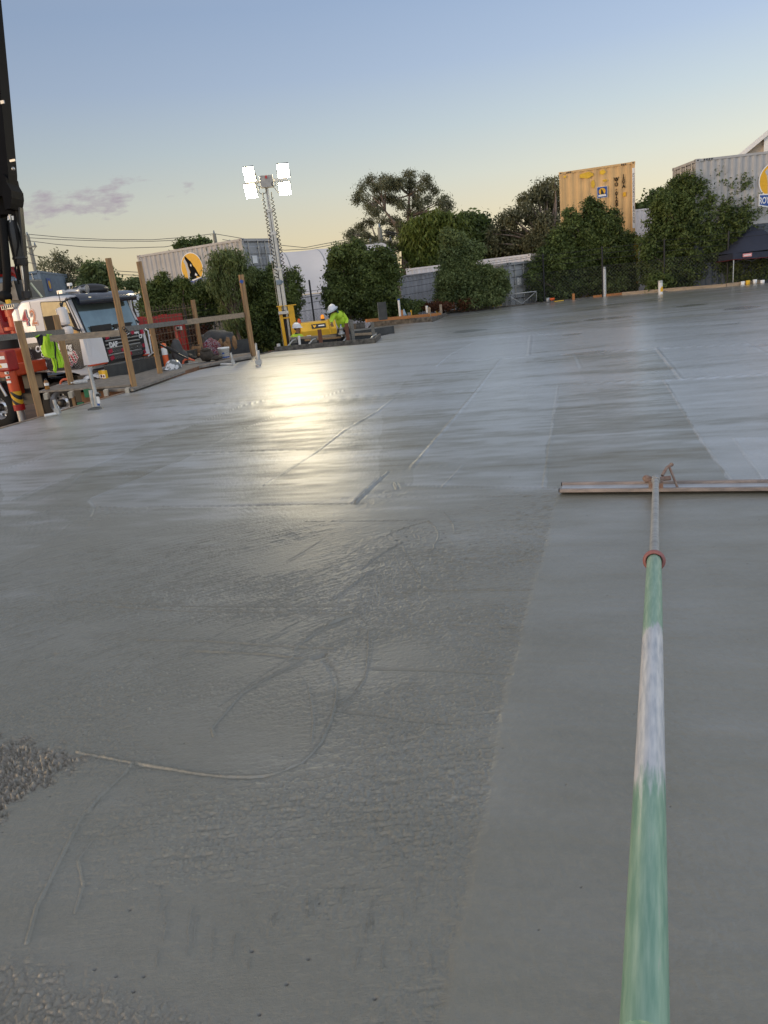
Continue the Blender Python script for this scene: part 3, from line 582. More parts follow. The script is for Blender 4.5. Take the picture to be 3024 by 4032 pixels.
# cream yellow half-length box on a deep yellow one
yd = (.95, -.31, 0)
yc = container('tall cream yellow container with black lettering down its side', (9.77, 37.03, 2.46), yd, 3.33, 3.12, m_yel, doors='none', per=.36)
for s_, z_ in (('W\nT\nU', 2.37), ('6\n0\n1\n2\n0\n8', 1.70), ('7', 1.18)): text(s_, .20, m_lblk, yc, side_M(2.52, z_, -.006), vspace=.60, bold=.008)
text('1\n5\nV\nA', .19, m_lblk, yc, side_M(2.84, 2.36, -.006), vspace=.76, bold=.008)
MB().mat(m_lyel).box((2.87, -.004, 1.80), (.13, .008, .18)).build('sticker', None, yc)
s_ = MB().mat(m_lwht).box((3.262, -.003, 1.58), (.105, .01, 2.55)).build('label_strip', None, yc)
text('FACE TO FACE IN THE MIDDLE WHEN COMBINED AS A 20\' UNIT', .105, m_blk, s_, Matrix.Translation((3.262, -.009, 1.58)) @ Matrix.Rotation(math.pi/2, 4, 'X') @ Matrix.Rotation(-math.pi/2, 4, 'Z') @ Matrix.Scale(.70, 4, (1, 0, 0)), thick=.001, bold=.002)
e = MB().mat(m_lwht).box((1.90, -.004, 2.02), (.46, .01, .48)); e.mat(m_lblue).box((1.90, -.008, 2.02), (.43, .012, .45)); e.mat(m_lyel).prism([(.15*math.cos(a*math.pi/10), .15*math.sin(a*math.pi/10)) for a in range(20)], .008, side_M(1.90, 2.05, -.014))
e.mat(m_blk).prism([(-.05, .12), (.02, .04), (.09, -.12), (-.06, -.12)], .006, side_M(1.90, 2.05, -.022)); e.mat(m_lwht).box((1.90, -.018, 1.88), (.34, .01, .08)); e.build('emblem', None, yc)
_pm = (mat('fresh_yellow_paint', (.82, .50, .02), rough=.45, scale=3, var=.1))
for x, z, w, h in ((1.22, 2.83, .62, .26), (1.93, 2.86, .26, .2), (1.50, 2.42, .16, .34), (.26, 2.90, .12, .1), (2.02, 2.50, .2, .1)):
    MB().mat(_pm).prism([(x+w/2*math.cos(a*math.pi/8)*(1+.12*math.sin(a*3)), z+h/2*math.sin(a*math.pi/8)*(1+.15*math.cos(a*2))) for a in range(16)], .010, Matrix.Translation((0, -.002, 0)) @ Matrix.Rotation(math.pi/2, 4, 'X')).build('paint_patch', None, yc)
hz = MB().mat(m_blk)
for x in (.36, .44, .52, 2.76, 2.84, 2.92): hz.box((x, -.004, 3.06), (.045, .01, .06), M=Matrix.Rotation(.6, 4, 'Y'))
hz.build('hazard_stripe', None, yc)
container('deep yellow container carrying the cream yellow one', (9.80, 37.10, -.60), yd, 3.46, 3.05, m_oly, doors='none')
container('white ribbed container behind the right edge of the yellow stack', (12.9, 45, 1.75), (1, .12, 0), 6.06, 2.35, m_white, doors='none')
container('pale container below the white ribbed one, right of yellow stack', (12.9, 45, -.55), (1, .12, 0), 6.06, 2.29, m_greyd, doors='none')
# right: light grey container with emblem, its door end catching the glow
xr = (1, -.02, 0)
rr = container('light grey container with emblem at the right edge above the canopy', (14.0, 32.1, 2.25), xr, 6.06, 2.72, m_grey, doors='left')
wolf_logo(rr, side_M(3.25, 1.62), .66)
hz = MB().mat(m_blk)
for x in (.34, .44, .54, .64): hz.box((x, -.0, 2.67), (.05, .012, .06), M=Matrix.Rotation(.6, 4, 'Y'))
hz.build('hazard_stripe', None, rr)
container('slate container under the right-hand grey one, behind the canopy', (14.0, 32.1, -.36), xr, 6.06, 2.60, m_dgrey, doors='left')
# ------------------------------------------------------------------ buildings
m_roof = mat('pale_roof_sheet', (.55, .59, .62), rough=.45, scale=.8, var=.05); m_wall = mat('cream_wall', (.58, .50, .40), rough=.8, var=.08)
def gable(label, o, xdir, L, Wd, eave, rise, mr, mw, oh=.35):
    th = thing('gabled_shed', label, 'building', group='buildings behind the site'); th.matrix_world = frame_from(o, xdir)
    MB().mat(mw).add([(0, 0, 0), (0, Wd, 0), (0, Wd, eave), (0, Wd/2, eave+rise), (0, 0, eave), (L, 0, 0), (L, Wd, 0), (L, Wd, eave), (L, Wd/2, eave+rise), (L, 0, eave)],
        [(0, 1, 2, 3, 4), (5, 9, 8, 7, 6), (0, 4, 9, 5), (1, 6, 7, 2)], False).build('wall', None, th)
    r = MB().mat(mr); n = int(L/.4); k = rise/(Wd/2)
    for sg in (0, 1):
        y0 = -oh if sg == 0 else Wd+oh; z0 = eave-oh*k; vs = []; fs = []
        for i in range(n*2+1):
            x = -oh+(L+2*oh)*i/(n*2); dz = .03*(i % 2); vs += [(x, y0, z0+dz+.04), (x, Wd/2, eave+rise+dz+.04)]
        for i in range(n*2): fs.append((2*i, 2*i+2, 2*i+3, 2*i+1))
        r.add(vs, fs, False)
    r.build('roof', None, th)
    for x in (-oh, L+oh):
        bb = MB().mat(m_lwht)
        for y0 in (-oh, Wd+oh): bb.beam((x, y0, eave-oh*k), (x, Wd/2, eave+rise), .05, .22)
        bb.build('barge_board', None, th)
    return th
gable('low white-roofed shed seen between posts and hedge at left', (-21.5, 47, -1.2), (.97, -.25, 0), 9.5, 6, 2.2, 1.5, m_roof, m_wall)
gb = gable('cream gabled building rising over the right-hand container', (29.1, 38.6, -.5), (.38, .925, 0), 14, 12.0, 4.4, 4.26, m_roof, m_wall)
for y in (6.0, 7.9, 10.0): MB().mat(m_lwht).box((-.12, y, (8.5-(y-6)*.68)/2), (.2, .22, 8.5-(y-6)*.68)).build('column', None, gb)
# fabric vault on containers
m_fab = mat('shelter_fabric', (.80, .74, .69), rough=.65, scale=.5, var=.04)
dm = thing('fabric_shelter', 'pale arched fabric shelter spanning between containers behind the mast', 'shelter', group='buildings behind the site')
dm.matrix_world = frame_from((-5.2, 40.2, 1.45), (.86, .20, 0))
vs = []; fs = []; NX = 24; NA = 20; Ld = 7.6
for i in range(NX+1):
    for a in range(NA+1):
        t_ = math.pi*a/NA; pin = 1-.012*math.sin(math.pi*(i % 6)/6.0)
        vs.append((Ld*i/NX, 3.4-3.4*math.cos(t_)*pin, 2.35*math.sin(t_)**.8*pin))
for i in range(NX):
    for a in range(NA): q = i*(NA+1)+a; fs.append((q, q+1, q+NA+2, q+NA+1))
MB().mat(m_fab).add(vs, fs, True).build('fabric_roof', None, dm)
for i in range(0, NX+1, 6):
    MB().mat(m_steel).tube([(Ld*i/NX, 3.4-3.37*math.cos(math.pi*a/NA), 2.31*math.sin(math.pi*a/NA)**.8) for a in range(NA+1)], .05, 6).build('arch_rib', None, dm)
container('white container carrying the near foot of the fabric shelter', (-3.25, 39.3, -1.0), (.97, .22, 0), 4.2, 2.42, m_white, doors='none')
container('slate container with doors standing left of the white one under the shelter', (-6.3, 38.4, -1.0), (.97, .10, 0), 2.9, 2.42, m_bgrey, doors='right')
# ------------------------------------------------------------------ folding canopy at the right edge
m_can = mat('canopy_cloth', (.028, .034, .058), rough=.8, var=.1, scale=3); m_red = mat('red_cloth', (.13, .012, .012), rough=.7)
gz_o = thing('folding_canopy', 'dark blue pop-up canopy with red hem standing by the slab edge', 'canopy'); gz_o.location = (14.85, 30.5, -.4)
w = 3.0; e0 = 1.62; pk = 2.62
vs = []; fs = []; K = 10
for i in range(K+1):
    for j in range(K+1):
        x = w*i/K; y = w*j/K; m_ = max(abs(x-w/2), abs(y-w/2))/(w/2); sag = .14*math.sin(math.pi*min(1, m_))*(.4+.6*abs((x-w/2)*(y-w/2))/(w*w/4))
        vs.append((x, y, pk-(pk-e0)*m_-sag*.6))
for i in range(K):
    for j in range(K): q = i*(K+1)+j; fs.append((q, q+1, q+K+2, q+K+1))
MB().mat(m_can).add(vs, fs, True).build('roof_cloth', None, gz_o)
va = MB().mat(m_can); per = [(w*i/12, 0) for i in range(12)]+[(w, w*i/12) for i in range(12)]+[(w-w*i/12, w) for i in range(12)]+[(0, w-w*i/12) for i in range(12)]
n = len(per); vs = []; hem = []
for i, (x, y) in enumerate(per):
    ox = .02 if i % 2 else -.01; d = (.0 if i % 12 == 0 else .05*math.sin(i % 12/12*math.pi))
    vs += [(x, y, e0-d), (x+(x-w/2)*.02*ox, y-ox, e0-.22-d)]; hem.append((x, y-ox, e0-.235-d))
va.add(vs, [(2*i, 2*((i+1) % n), 2*((i+1) % n)+1, 2*i+1) for i in range(n)], False); va.build('valance', None, gz_o)
MB().mat(m_red).tube(hem+[hem[0]], .014, 6).build('red_hem', None, gz_o)
bd = MB().mat(mat('badge_pink', (.75, .30, .30), var=.05)).box((.55, -.03, e0-.12), (.36, .01, .13)); bd.mat(m_lwht).box((.55, -.037, e0-.12), (.28, .008, .035)); bd.build('badge', None, gz_o)
for x, y in ((.04, .04), (w-.04, .04), (.04, w-.04), (w-.04, w-.04)):
    MB().mat(m_steel).box((x, y, .8), (.035, .035, 1.6)).build('leg', None, gz_o)
tr = MB().mat(m_blk)
for a, b_ in (((.04, .04), (w-.04, .04)), ((.04, w-.04), (w-.04, w-.04)), ((.04, .04), (.04, w-.04))):
    for q in range(4):
        p0 = Vector(a+(0,)).lerp(Vector(b_+(0,)), q/4); p1 = Vector(a+(0,)).lerp(Vector(b_+(0,)), (q+1)/4)
        tr.beam(p0+Vector((0, 0, 1.25)), p1+Vector((0, 0, 1.5)), .02, .02); tr.beam(p0+Vector((0, 0, 1.5)), p1+Vector((0, 0, 1.25)), .02, .02)
tr.build('truss', None, gz_o)
# ------------------------------------------------------------------ power poles and wires
m_pole = mat('pole_timber', (.30, .29, .24), rough=.9, stretch=(6, 6, .5))
def pole(label, top, arm=1.1, ang=.2):
    th = thing('power_pole', label, 'power pole', (top.x, top.y, -1), ang, 'power poles'); h = top.z+1
    MB().mat(m_pole).tube([(0, 0, 0), (0, 0, h)], [.19, .13], 10).build('pole', None, th)
    a = MB().mat(m_pole).box((0, -.16, h-.85), (arm*2, .1, .12)); a.beam((-.5, -.14, h-.85), (0, -.14, h-1.4), .04, .04); a.beam((.5, -.14, h-.85), (0, -.14, h-1.4), .04, .04); a.build('crossarm', None, th)
    for x in (-arm+.1, arm-.1): MB().mat(m_bgrey).lathe([(.0, .0), (.05, 0), (.07, .08), (.045, .14), (.06, .2), (0, .24)], 8, Matrix.Translation((x, -.16, h-.79))).build('insulator', None, th)
    MB().mat(m_bgrey).lathe([(.0, .0), (.05, 0), (.07, .08), (.045, .14), (.06, .2), (0, .24)], 8, Matrix.Translation((0, 0, h))).build('insulator', None, th)
pole('timber power pole with crossarm rising behind the emblem container', D(843, 920, 60), 1.25, -.1)
pole('pale power pole standing in front of the big gum tree', D(1494, 896, 47), .7, -.15)
pole('power pole with crossarm just right of the boom', D(108, 926, 60), .55, 0)
m_wire = mat('wire', (.09, .09, .10), rough=.6)
def wire(label, pts, Y, r=.022):
    p = [D(x, y, Y if not isinstance(Y, tuple) else Y[0]+(Y[1]-Y[0])*i/(len(pts)-1)) for i, (x, y) in enumerate(pts)]
    q = []
    for i in range(len(p)-1):
        for k in range(6): q.append(p[i].lerp(p[i+1], k/6))
    q.append(p[-1]); tag(MB().mat(m_wire).tube(q, r, 5).build('power_line'), label, 'power line', 'overhead wires')
wire('highest wire from the boom to the timber pole', [(98, 921), (250, 935), (420, 943), (600, 944), (730, 934), (843, 920)], 60)
wire('second wire just under the highest one, ending at the crossarm', [(108, 936), (260, 944), (420, 949), (600, 950), (740, 944), (823, 937)], 60.5)
wire('lower sagging wire across the open sky at left', [(105, 947), (220, 962), (330, 972), (480, 977), (650, 972), (825, 940)], 59)
wire('dark wire dropping steeply from the boom to the tall post', [(108, 999), (220, 1023), (320, 1046), (416, 1064), (545, 1072)], 55)
wire('thin wire under the dark one behind the left trees', [(110, 1033), (200, 1050), (330, 1068), (450, 1080), (545, 1084)], 56)
wire('wire dropping right from the timber pole behind the containers', [(843, 920), (950, 938), (1050, 960), (1200, 975), (1365, 943)], 60)
wire('lower of the wires between emblem container and gum tree', [(876, 943), (1000, 965), (1120, 985), (1220, 980), (1372, 952)], 61)
wire('upper wire crossing in front of the bright green tree', [(1500, 905), (1600, 927), (1750, 922), (1900, 912), (2020, 905), (2210, 880)], 47)
wire('lower wire crossing in front of the bright green tree', [(1500, 912), (1600, 936), (1750, 932), (1900, 920), (2020, 915), (2210, 893)], 47.5)
# ------------------------------------------------------------------ trees and hedges
def leafmat(name, c1, c2, rough=.55, tr=.35):
    m = bpy.data.materials.new(name); m.use_nodes = True; t = m.node_tree; b = t.nodes['Principled BSDF']
    g = t.nodes.new('ShaderNodeNewGeometry'); tcn = t.nodes.new('ShaderNodeTexCoord'); n = t.nodes.new('ShaderNodeTexNoise'); n.inputs['Scale'].default_value = .9; n.inputs['Detail'].default_value = 3
    t.links.new(tcn.outputs['Object'], n.inputs['Vector'])
    a = t.nodes.new('ShaderNodeMath'); a.operation = 'MULTIPLY_ADD'; t.links.new(g.outputs['Random Per Island'], a.inputs[0]); a.inputs[1].default_value = .55; t.links.new(n.outputs[0], a.inputs[2])
    r = t.nodes.new('ShaderNodeValToRGB'); t.links.new(a.outputs[0], r.inputs[0]); r.color_ramp.elements[0].position = .4; r.color_ramp.elements[0].color = c1+(1,); r.color_ramp.elements[1].position = 1.1 if False else 1.0; r.color_ramp.elements[1].color = c2+(1,)
    t.links.new(r.outputs[0], b.inputs['Base Color']); b.inputs['Roughness'].default_value = rough; b.inputs['Specular IOR Level'].default_value = .35
    out = t.nodes['Material Output']; tl = t.nodes.new('ShaderNodeBsdfTranslucent'); t.links.new(r.outputs[0], tl.inputs[0]); mx = t.nodes.new('ShaderNodeMixShader'); mx.inputs[0].default_value = tr
    t.links.new(b.outputs[0], mx.inputs[1]); t.links.new(tl.outputs[0], mx.inputs[2]); t.links.new(mx.outputs[0], out.inputs[0]); return m
lf_dark = leafmat('leaf_dark', (.022, .042, .013), (.17, .22, .06)); lf_mid = leafmat('leaf_mid', (.03, .055, .018), (.13, .18, .05)); lf_brt = leafmat('leaf_bright', (.055, .085, .014), (.18, .22, .045))
lf_gum = leafmat('leaf_gum', (.06, .068, .033), (.24, .24, .13)); lf_olive = leafmat('leaf_olive', (.05, .08, .027), (.22, .27, .10)); lf_brown = leafmat('leaf_brown', (.05, .018, .008), (.16, .06, .025))
m_bark = mat('bark', (.16, .12, .095), rough=.9, stretch=(4, 4, .6), bump=.5, bscale=20, col2=(.07, .05, .04)); m_barkg = mat('bark_gum', (.33, .26, .21), rough=.85, stretch=(3, 3, .5), col2=(.14, .10, .08))
def leaves(name, lobes, n, size, m, parent, seed=0, shell=.55, asp=.45, droop=0.0, gap=0.0, per=16):
    """lobes: (centre, (rx, ry, rz)); n leaves spread by surface, most of them in the outer shell, none inside gaps"""
    g = np.random.default_rng(seed); w = np.array([(r[0]*r[1]+r[0]*r[2]+r[1]*r[2]) for _, r in lobes]); nc = max(30, int(n/per*(1-gap)))
    k = g.choice(len(lobes), nc, p=w/w.sum())
    cen = np.array([list(c) for c, _ in lobes])[k]; rad = np.array([r for _, r in lobes])[k]
    d = g.normal(size=(nc, 3)); d /= np.linalg.norm(d, axis=1)[:, None]
    lump = 1+.22*np.sin(d[:, 0]*7+k*1.7)*np.sin(d[:, 2]*8+k*2.3)+.12*np.sin(d[:, 1]*15+d[:, 0]*11+k)
    u = shell+(1-shell)*g.random(nc)**.6; u = np.where(g.random(nc) < .10, u*1.22, u)
    tip = cen+d*rad*(u*lump)[:, None]
    m2 = g.integers(per//2, per*2, nc); idx = np.repeat(np.arange(nc), m2); n = len(idx); cs_ = size*(1.0+1.1*g.random(nc))[idx][:, None]
    p = tip[idx]+g.normal(size=(n, 3))*cs_*np.array([1, 1, .7])+d[idx]*cs_*.5; d = d[idx]
    if droop: p[:, 2] -= np.abs(g.normal(size=n))*size*2*droop
    nrm = d*.9+g.normal(size=(n, 3))*.75+np.array([0, 0, .35]); nrm /= np.linalg.norm(nrm, axis=1)[:, None]
    t1 = np.cross(nrm, g.normal(size=(n, 3))+np.array([0, 0, droop*3])); t1 /= np.linalg.norm(t1, axis=1)[:, None]+1e-9; t2 = np.cross(nrm, t1)
    s = size*(.6+.8*g.random(n))[:, None]
    V = np.stack([p-t2*s, p+t1*s*asp, p+t2*s, p-t1*s*asp+nrm*s*.12], 1).reshape(-1, 3); F = np.arange(4*n).reshape(-1, 4)
    return np_mesh(name, V, F, m, parent)
def L(px, py, Y, rx, rz=None, ry=None, dy=0):       # lobe from the survey: pixel radii at depth Y
    k = Y/FPX; rz = rz or rx; return (D(px, py, Y+dy), (rx*k, (ry*k if ry else (rx+rz)/2*k), rz*k))
def limb(b, a, c, r0, r1, sag=.12, n=6, rr=RB):
    a = Vector(a); c = Vector(c); d = (c-a).length; o = Vector((rr.uniform(-1, 1), rr.uniform(-1, 1), rr.uniform(-.3, 1)))*sag*d
    pts = [a.lerp(c, i/n)+o*math.sin(math.pi*i/n) for i in range(n+1)]; b.tube(pts, [r0+(r1-r0)*i/n for i in range(n+1)], 7); return pts
def tree(name, label, cat, lobes, n, size, m, base, mb=m_bark, tr=.16, seed=0, group=None, fork=None, trunk=True, **kw):
    th = thing(name, label, cat, base, 0, group); inv = Vector(base)
    lo = [(Vector(c)-inv, r) for c, r in lobes]
    if m is lf_dark:            # ragged leaders at the top
        rr = random.Random(seed+5); zt = sorted(c.z+r[2] for c, r in lo)[-max(3, len(lo)//2)]
        for c, r in list(lo):
            if c.z+r[2] > zt:
                for _ in range(2): lo.append((Vector((c.x+rr.uniform(-.7, .7)*r[0], c.y+rr.uniform(-.4, .4)*r[1], c.z+r[2]*rr.uniform(.75, 1.05))), (r[0]*.22, r[0]*.22, r[2]*rr.uniform(.3, .55))))
    if trunk:
        b = MB().mat(mb); fk = (Vector(fork)-inv) if fork is not None else lo[0][0]*.45
        limb(b, (0, 0, -.1), fk, tr, tr*.72, .04)
        for c, r in lo: limb(b, fk if c.z > fk.z else (0, 0, .3), c, tr*.5, tr*.10, .10)
        b.build('trunk', None, th)
    leaves('crown', lo, n, size, m, th, seed, **kw); return th
def px4(x, y): return 1300+x/2.212, 650+y/2.212
def px5(x, y): return 1900+x/2.37, 600+y/2.37
def px6(x, y): return 2450+x/2.89, 500+y/2.89
def px2(x, y): return 500+x/2.552, 850+y/2.552
def px1(x, y): return x/2.765, 900+y/2.765
# big open gum
rt = random.Random(4); lb = []
for x, y, r in [(690, 85, 46), (600, 150, 50), (700, 165, 42), (560, 175, 45), (480, 165, 52), (400, 190, 45), (330, 140, 34), (350, 105, 26), (440, 110, 36), (520, 112, 30), (270, 195, 34), (240, 255, 32), (225, 300, 26), (300, 280, 34), (380, 390, 50), (330, 350, 34), (420, 285, 46), (500, 270, 44), (560, 300, 46), (620, 335, 44), (760, 330, 50), (740, 260, 36), (820, 115, 42), (860, 170, 36), (910, 225, 34), (790, 200, 34), (850, 300, 42), (800, 400, 42), (990, 300, 46), (950, 330, 34), (1035, 345, 36), (1000, 420, 46), (940, 430, 40), (560, 480, 50), (460, 470, 44), (620, 520, 44), (530, 590, 50), (640, 600, 40), (340, 500, 40), (260, 535, 42), (190, 590, 40), (160, 600, 24), (210, 650, 38), (300, 610, 42), (340, 700, 44), (410, 640, 42), (250, 700, 46), (480, 700, 50), (560, 700, 46), (500, 800, 50), (420, 780, 44), (700, 430, 40), (690, 520, 36)]:
    a, b_ = px4(x, y); lb.append(L(a, b_, 48, r/2.212*1.02, r/2.212*.78, dy=rt.uniform(-1.6, 1.6)))
g0 = D(1592, 1095, 48); gum = thing('gum_tree', 'tall open-crowned gum tree on the skyline, the tallest tree', 'tree', (g0.x, 48, -.6), 0, 'trees behind the site')
inv = Vector(gum.location); b = MB().mat(m_barkg)
F1 = D(*px4(650, 740), 48)-inv; F2 = D(*px4(560, 500), 48)-inv; F3 = D(*px4(690, 450), 48)-inv; F4 = D(*px4(690, 260), 48)-inv; F5 = D(*px4(480, 400), 48)-inv; F6 = D(*px4(780, 640), 48.5)-inv
limb(b, (0, 0, 0), F1, .30, .22, .03); limb(b, F1, F3, .19, .14, .03); limb(b, F3, F4, .13, .06, .03); limb(b, F1, F2, .17, .12, .05); limb(b, F2, F5, .10, .05, .05); b2_ = [F1, F2, F3, F4, F5]
limb(b, F1, D(*px4(400, 640), 48)-inv, .12, .06, .05); b2_.append(D(*px4(400, 640), 48)-inv)
for c, r in lb:
    c = Vector(c)-inv; f = min((q for q in b2_ if q.z < c.z+.4), key=lambda q: (q-c).length, default=F1); limb(b, f, c, .055, .015, .10, 5)
b.build('trunk', None, gum); leaves('crown', [(Vector(c)-inv, r) for c, r in lb], 26000, .072, lf_gum, gum, 3, shell=.15, asp=.30, droop=.5, gap=.0, per=8)
def many(pxf, pts, Y, sc, dyr=.8, seed=1):
    r_ = random.Random(seed); o = []
    for p in pts:
        x, y, r = p[:3]; rz = p[3] if len(p) > 3 else r; a, b_ = pxf(x, y); o.append(L(a, b_, Y, r/sc, rz/sc, dy=r_.uniform(-dyr, dyr)))
    return o
def at_base(px, py, Y): p = D(px, py, Y); return (p.x, Y, gz(p.x, Y))
tree('willow_tree', 'bright yellow-green weeping tree in front of the big gum', 'tree', many(px4, [(850, 520, 95, 80), (760, 600, 90, 110), (930, 560, 100, 110), (1060, 570, 90, 110), (830, 700, 110, 120), (960, 720, 110, 120), (1080, 700, 80, 110), (720, 690, 60, 90), (850, 840, 110, 60), (1010, 490, 60, 40)], 44, 2.212), 30000, .13, lf_brt, at_base(1690, 1100, 44), seed=12, group='trees behind the site', shell=.6, asp=.35, droop=1, gap=.12)
tree('dark_tree', 'rounded very dark green tree right of the bright green one', 'tree', many(px4, [(1200, 540, 70, 80), (1290, 560, 70, 75), (1220, 660, 90, 100), (1320, 680, 80, 100), (1360, 730, 50, 60), (1180, 620, 60, 90), (1330, 500, 24, 30)], 46, 2.212), 16000, .13, lf_dark, at_base(1880, 1100, 46), seed=13, group='trees behind the site', gap=.08)
tree('gum_tree', 'airy gum tree just left of the cream yellow container', 'tree', many(px5, [(670, 270, 30), (600, 320, 45), (540, 310, 36), (690, 350, 45), (500, 380, 50), (420, 440, 60), (590, 430, 60), (680, 470, 60), (380, 510, 50), (240, 590, 55), (170, 620, 40), (300, 640, 50), (450, 600, 60), (560, 640, 70), (660, 650, 70), (150, 720, 50), (90, 760, 50), (200, 800, 60), (350, 780, 90, 60), (480, 810, 90, 70), (620, 800, 80), (280, 860, 80, 60), (420, 900, 90, 60), (110, 850, 50), (560, 900, 70)], 44, 2.37), 19000, .10, lf_gum, at_base(2120, 1090, 44), m_barkg, .2, 14, 'trees behind the site', shell=.4, asp=.34, droop=.5, gap=.24)
tree('tree', 'brownish low trees between dark tree and right-hand gum', 'tree', many(px4, [(1430, 720, 60, 40), (1500, 760, 80, 40), (1390, 780, 50, 30), (1600, 770, 70, 50)], 50, 2.212), 7000, .14, leafmat('leaf_rust', (.05, .03, .012), (.13, .09, .03)), at_base(1960, 1080, 50), seed=15, group='trees behind the site')
tree('background_tree', 'green tree showing between yellow stack and right-hand thicket', 'tree', many(px6, [(230, 960, 60, 50), (330, 980, 60, 60), (400, 830, 50, 55), (450, 900, 60), (180, 990, 40, 40)], 52, 2.89), 9000, .14, lf_mid, at_base(2560, 950, 52), seed=16, group='trees behind the site', gap=.2)
tree('gum_tree', 'thin gum tree top directly behind the truck cab', 'tree', many(px1, [(520, 400, 60), (600, 340, 60), (690, 330, 60), (780, 380, 60), (830, 420, 50), (650, 430, 60), (740, 470, 60), (470, 420, 40), (850, 500, 60), (780, 560, 60), (880, 590, 50)], 44, 2.765), 3800, .085, lf_gum, at_base(250, 1250, 44), m_barkg, .14, 17, 'trees behind the site', shell=.3, asp=.32, gap=.4)
tree('small_tree', 'green small tree between the truck cab and the tallest post', 'tree', many(px1, [(1000, 440, 60, 50), (1080, 430, 50), (950, 500, 50), (1100, 520, 70), (1010, 560, 80), (1180, 540, 60), (1080, 640, 90, 60), (1230, 580, 60), (960, 640, 80, 50), (1260, 620, 40)], 40, 2.765), 7000, .09, lf_olive, at_base(390, 1250, 40), seed=18, group='trees behind the site', gap=.2)
tree('shrub', 'little tree top showing above the emblem container roof', 'tree', many(px2, [(560, 300, 40, 20), (630, 295, 26, 14), (700, 285, 40, 16), (765, 275, 34, 14)], 44, 2.552), 2500, .10, lf_mid, at_base(740, 1200, 44), seed=19, group='trees behind the site')
tree('shrub', 'small bush between shed roof and left post', 'bush', many(px2, [(60, 690, 30, 14), (100, 680, 30, 22)], 44, 2.552), 1500, .10, lf_olive, at_base(535, 1250, 44), seed=20, group='trees behind the site')
# bushes along the fence
def bush(label, pxf, pts, Y, sc, n, size, m, bx, seed, name='bush', **kw): return tree(name, label, 'bush', many(pxf, pts, Y, sc, .35, seed), n, size, m, at_base(bx, 1250, Y), tr=.07, seed=seed, group='bushes along the fence', **kw)
bush('dense dark bush left of the grey emblem container', px4, [(60, 800, 60, 40), (150, 740, 34, 30), (240, 700, 40, 44), (110, 850, 100), (260, 820, 110, 90), (420, 810, 100, 60), (520, 850, 60), (90, 970, 110, 100), (270, 960, 120), (440, 960, 120, 110), (540, 960, 60, 80), (80, 1110, 120, 100), (260, 1120, 130), (430, 1120, 110, 110), (100, 1240, 120, 80), (270, 1260, 130, 70), (430, 1250, 90, 80), (520, 1120, 60, 90), (560, 1260, 70, 60), (660, 1260, 70, 46)], 31.5, 2.212, 60000, .060, lf_dark, 1400, 31, gap=.05)
bush('tall grey-green bush in front of the grey container', px4, [(1020, 610, 44, 40), (1110, 660, 60, 60), (1060, 760, 80), (1180, 760, 70), (1050, 860, 70, 80), (1190, 860, 90), (1010, 960, 60, 70), (1140, 970, 100), (1020, 1060, 90), (1180, 1090, 100), (1320, 940, 70), (1290, 1050, 90, 110), (1400, 1000, 70, 80), (1480, 960, 40, 44), (1500, 1050, 44, 60), (1420, 1120, 80, 70), (1230, 1180, 110, 40), (1010, 1170, 90, 50), (1340, 1160, 100, 50), (1270, 760, 60, 60)], 33.0, 2.212, 56000, .055, lf_olive, 1830, 32, gap=.16)
bush('large dark bush in front of the yellow container stack', px5, [(980, 490, 28, 40), (1060, 540, 60, 60), (1010, 620, 60, 70), (800, 590, 44, 44), (850, 660, 70, 60), (1100, 680, 80, 80), (1210, 600, 44, 40), (1200, 680, 70, 60), (790, 740, 70, 70), (960, 760, 110), (1150, 790, 120, 100), (1320, 830, 80, 60), (1380, 810, 30, 24), (680, 820, 60, 60), (780, 880, 110), (980, 920, 130), (1180, 930, 130), (1320, 930, 70, 80), (600, 960, 70, 60), (720, 1020, 120), (920, 1060, 140), (1130, 1080, 140), (1310, 1080, 100, 110), (520, 1090, 80, 80), (640, 1150, 120, 110), (840, 1200, 140, 110), (1050, 1220, 140, 100), (1260, 1220, 130, 100), (460, 1170, 50, 40), (560, 1280, 110, 90), (760, 1310, 120, 70), (1380, 1150, 50, 60), (1360, 1270, 70, 50)], 34.4, 2.37, 90000, .060, lf_dark, 2270, 33, gap=.08)
bush('huge dark thicket between yellow container and canopy', px6, [(620, 620, 34, 36), (690, 640, 30, 50), (850, 490, 34, 44), (870, 560, 50, 60), (1030, 460, 28, 40), (1060, 530, 50, 60), (1120, 560, 40, 50), (1210, 590, 30, 44), (1300, 610, 40, 40), (1390, 640, 50, 60), (600, 720, 80), (780, 700, 100), (900, 680, 70, 70), (1060, 660, 90, 80), (1250, 700, 120), (1400, 740, 60, 70), (420, 820, 60, 40), (500, 860, 90), (680, 860, 130), (900, 860, 140), (1120, 850, 140), (1340, 870, 130), (1440, 860, 50, 60), (400, 960, 70, 60), (560, 1020, 130), (800, 1050, 150), (1050, 1050, 150), (1300, 1060, 150), (1450, 1030, 70, 90), (340, 1090, 60, 60), (470, 1180, 120), (700, 1220, 150), (950, 1240, 150), (1200, 1240, 130), (1360, 1180, 90, 90), (250, 1290, 50, 50), (380, 1330, 120), (600, 1400, 150), (850, 1430, 150), (1080, 1420, 130, 120), (270, 1430, 60, 80), (330, 1560, 110), (500, 1600, 150), (750, 1640, 150), (980, 1650, 130), (1120, 1560, 100), (280, 1700, 80), (420, 1760, 130, 100), (650, 1790, 140, 80), (880, 1790, 130, 70), (1250, 1560, 130), (1450, 1560, 130), (1600, 1560, 100, 120), (1200, 1720, 110, 70), (1400, 1720, 120, 70), (1580, 1700, 100, 70), (1560, 960, 40, 30), (1610, 1000, 40, 30)], 32.5, 2.89, 125000, .056, lf_dark, 2700, 34, gap=.08)
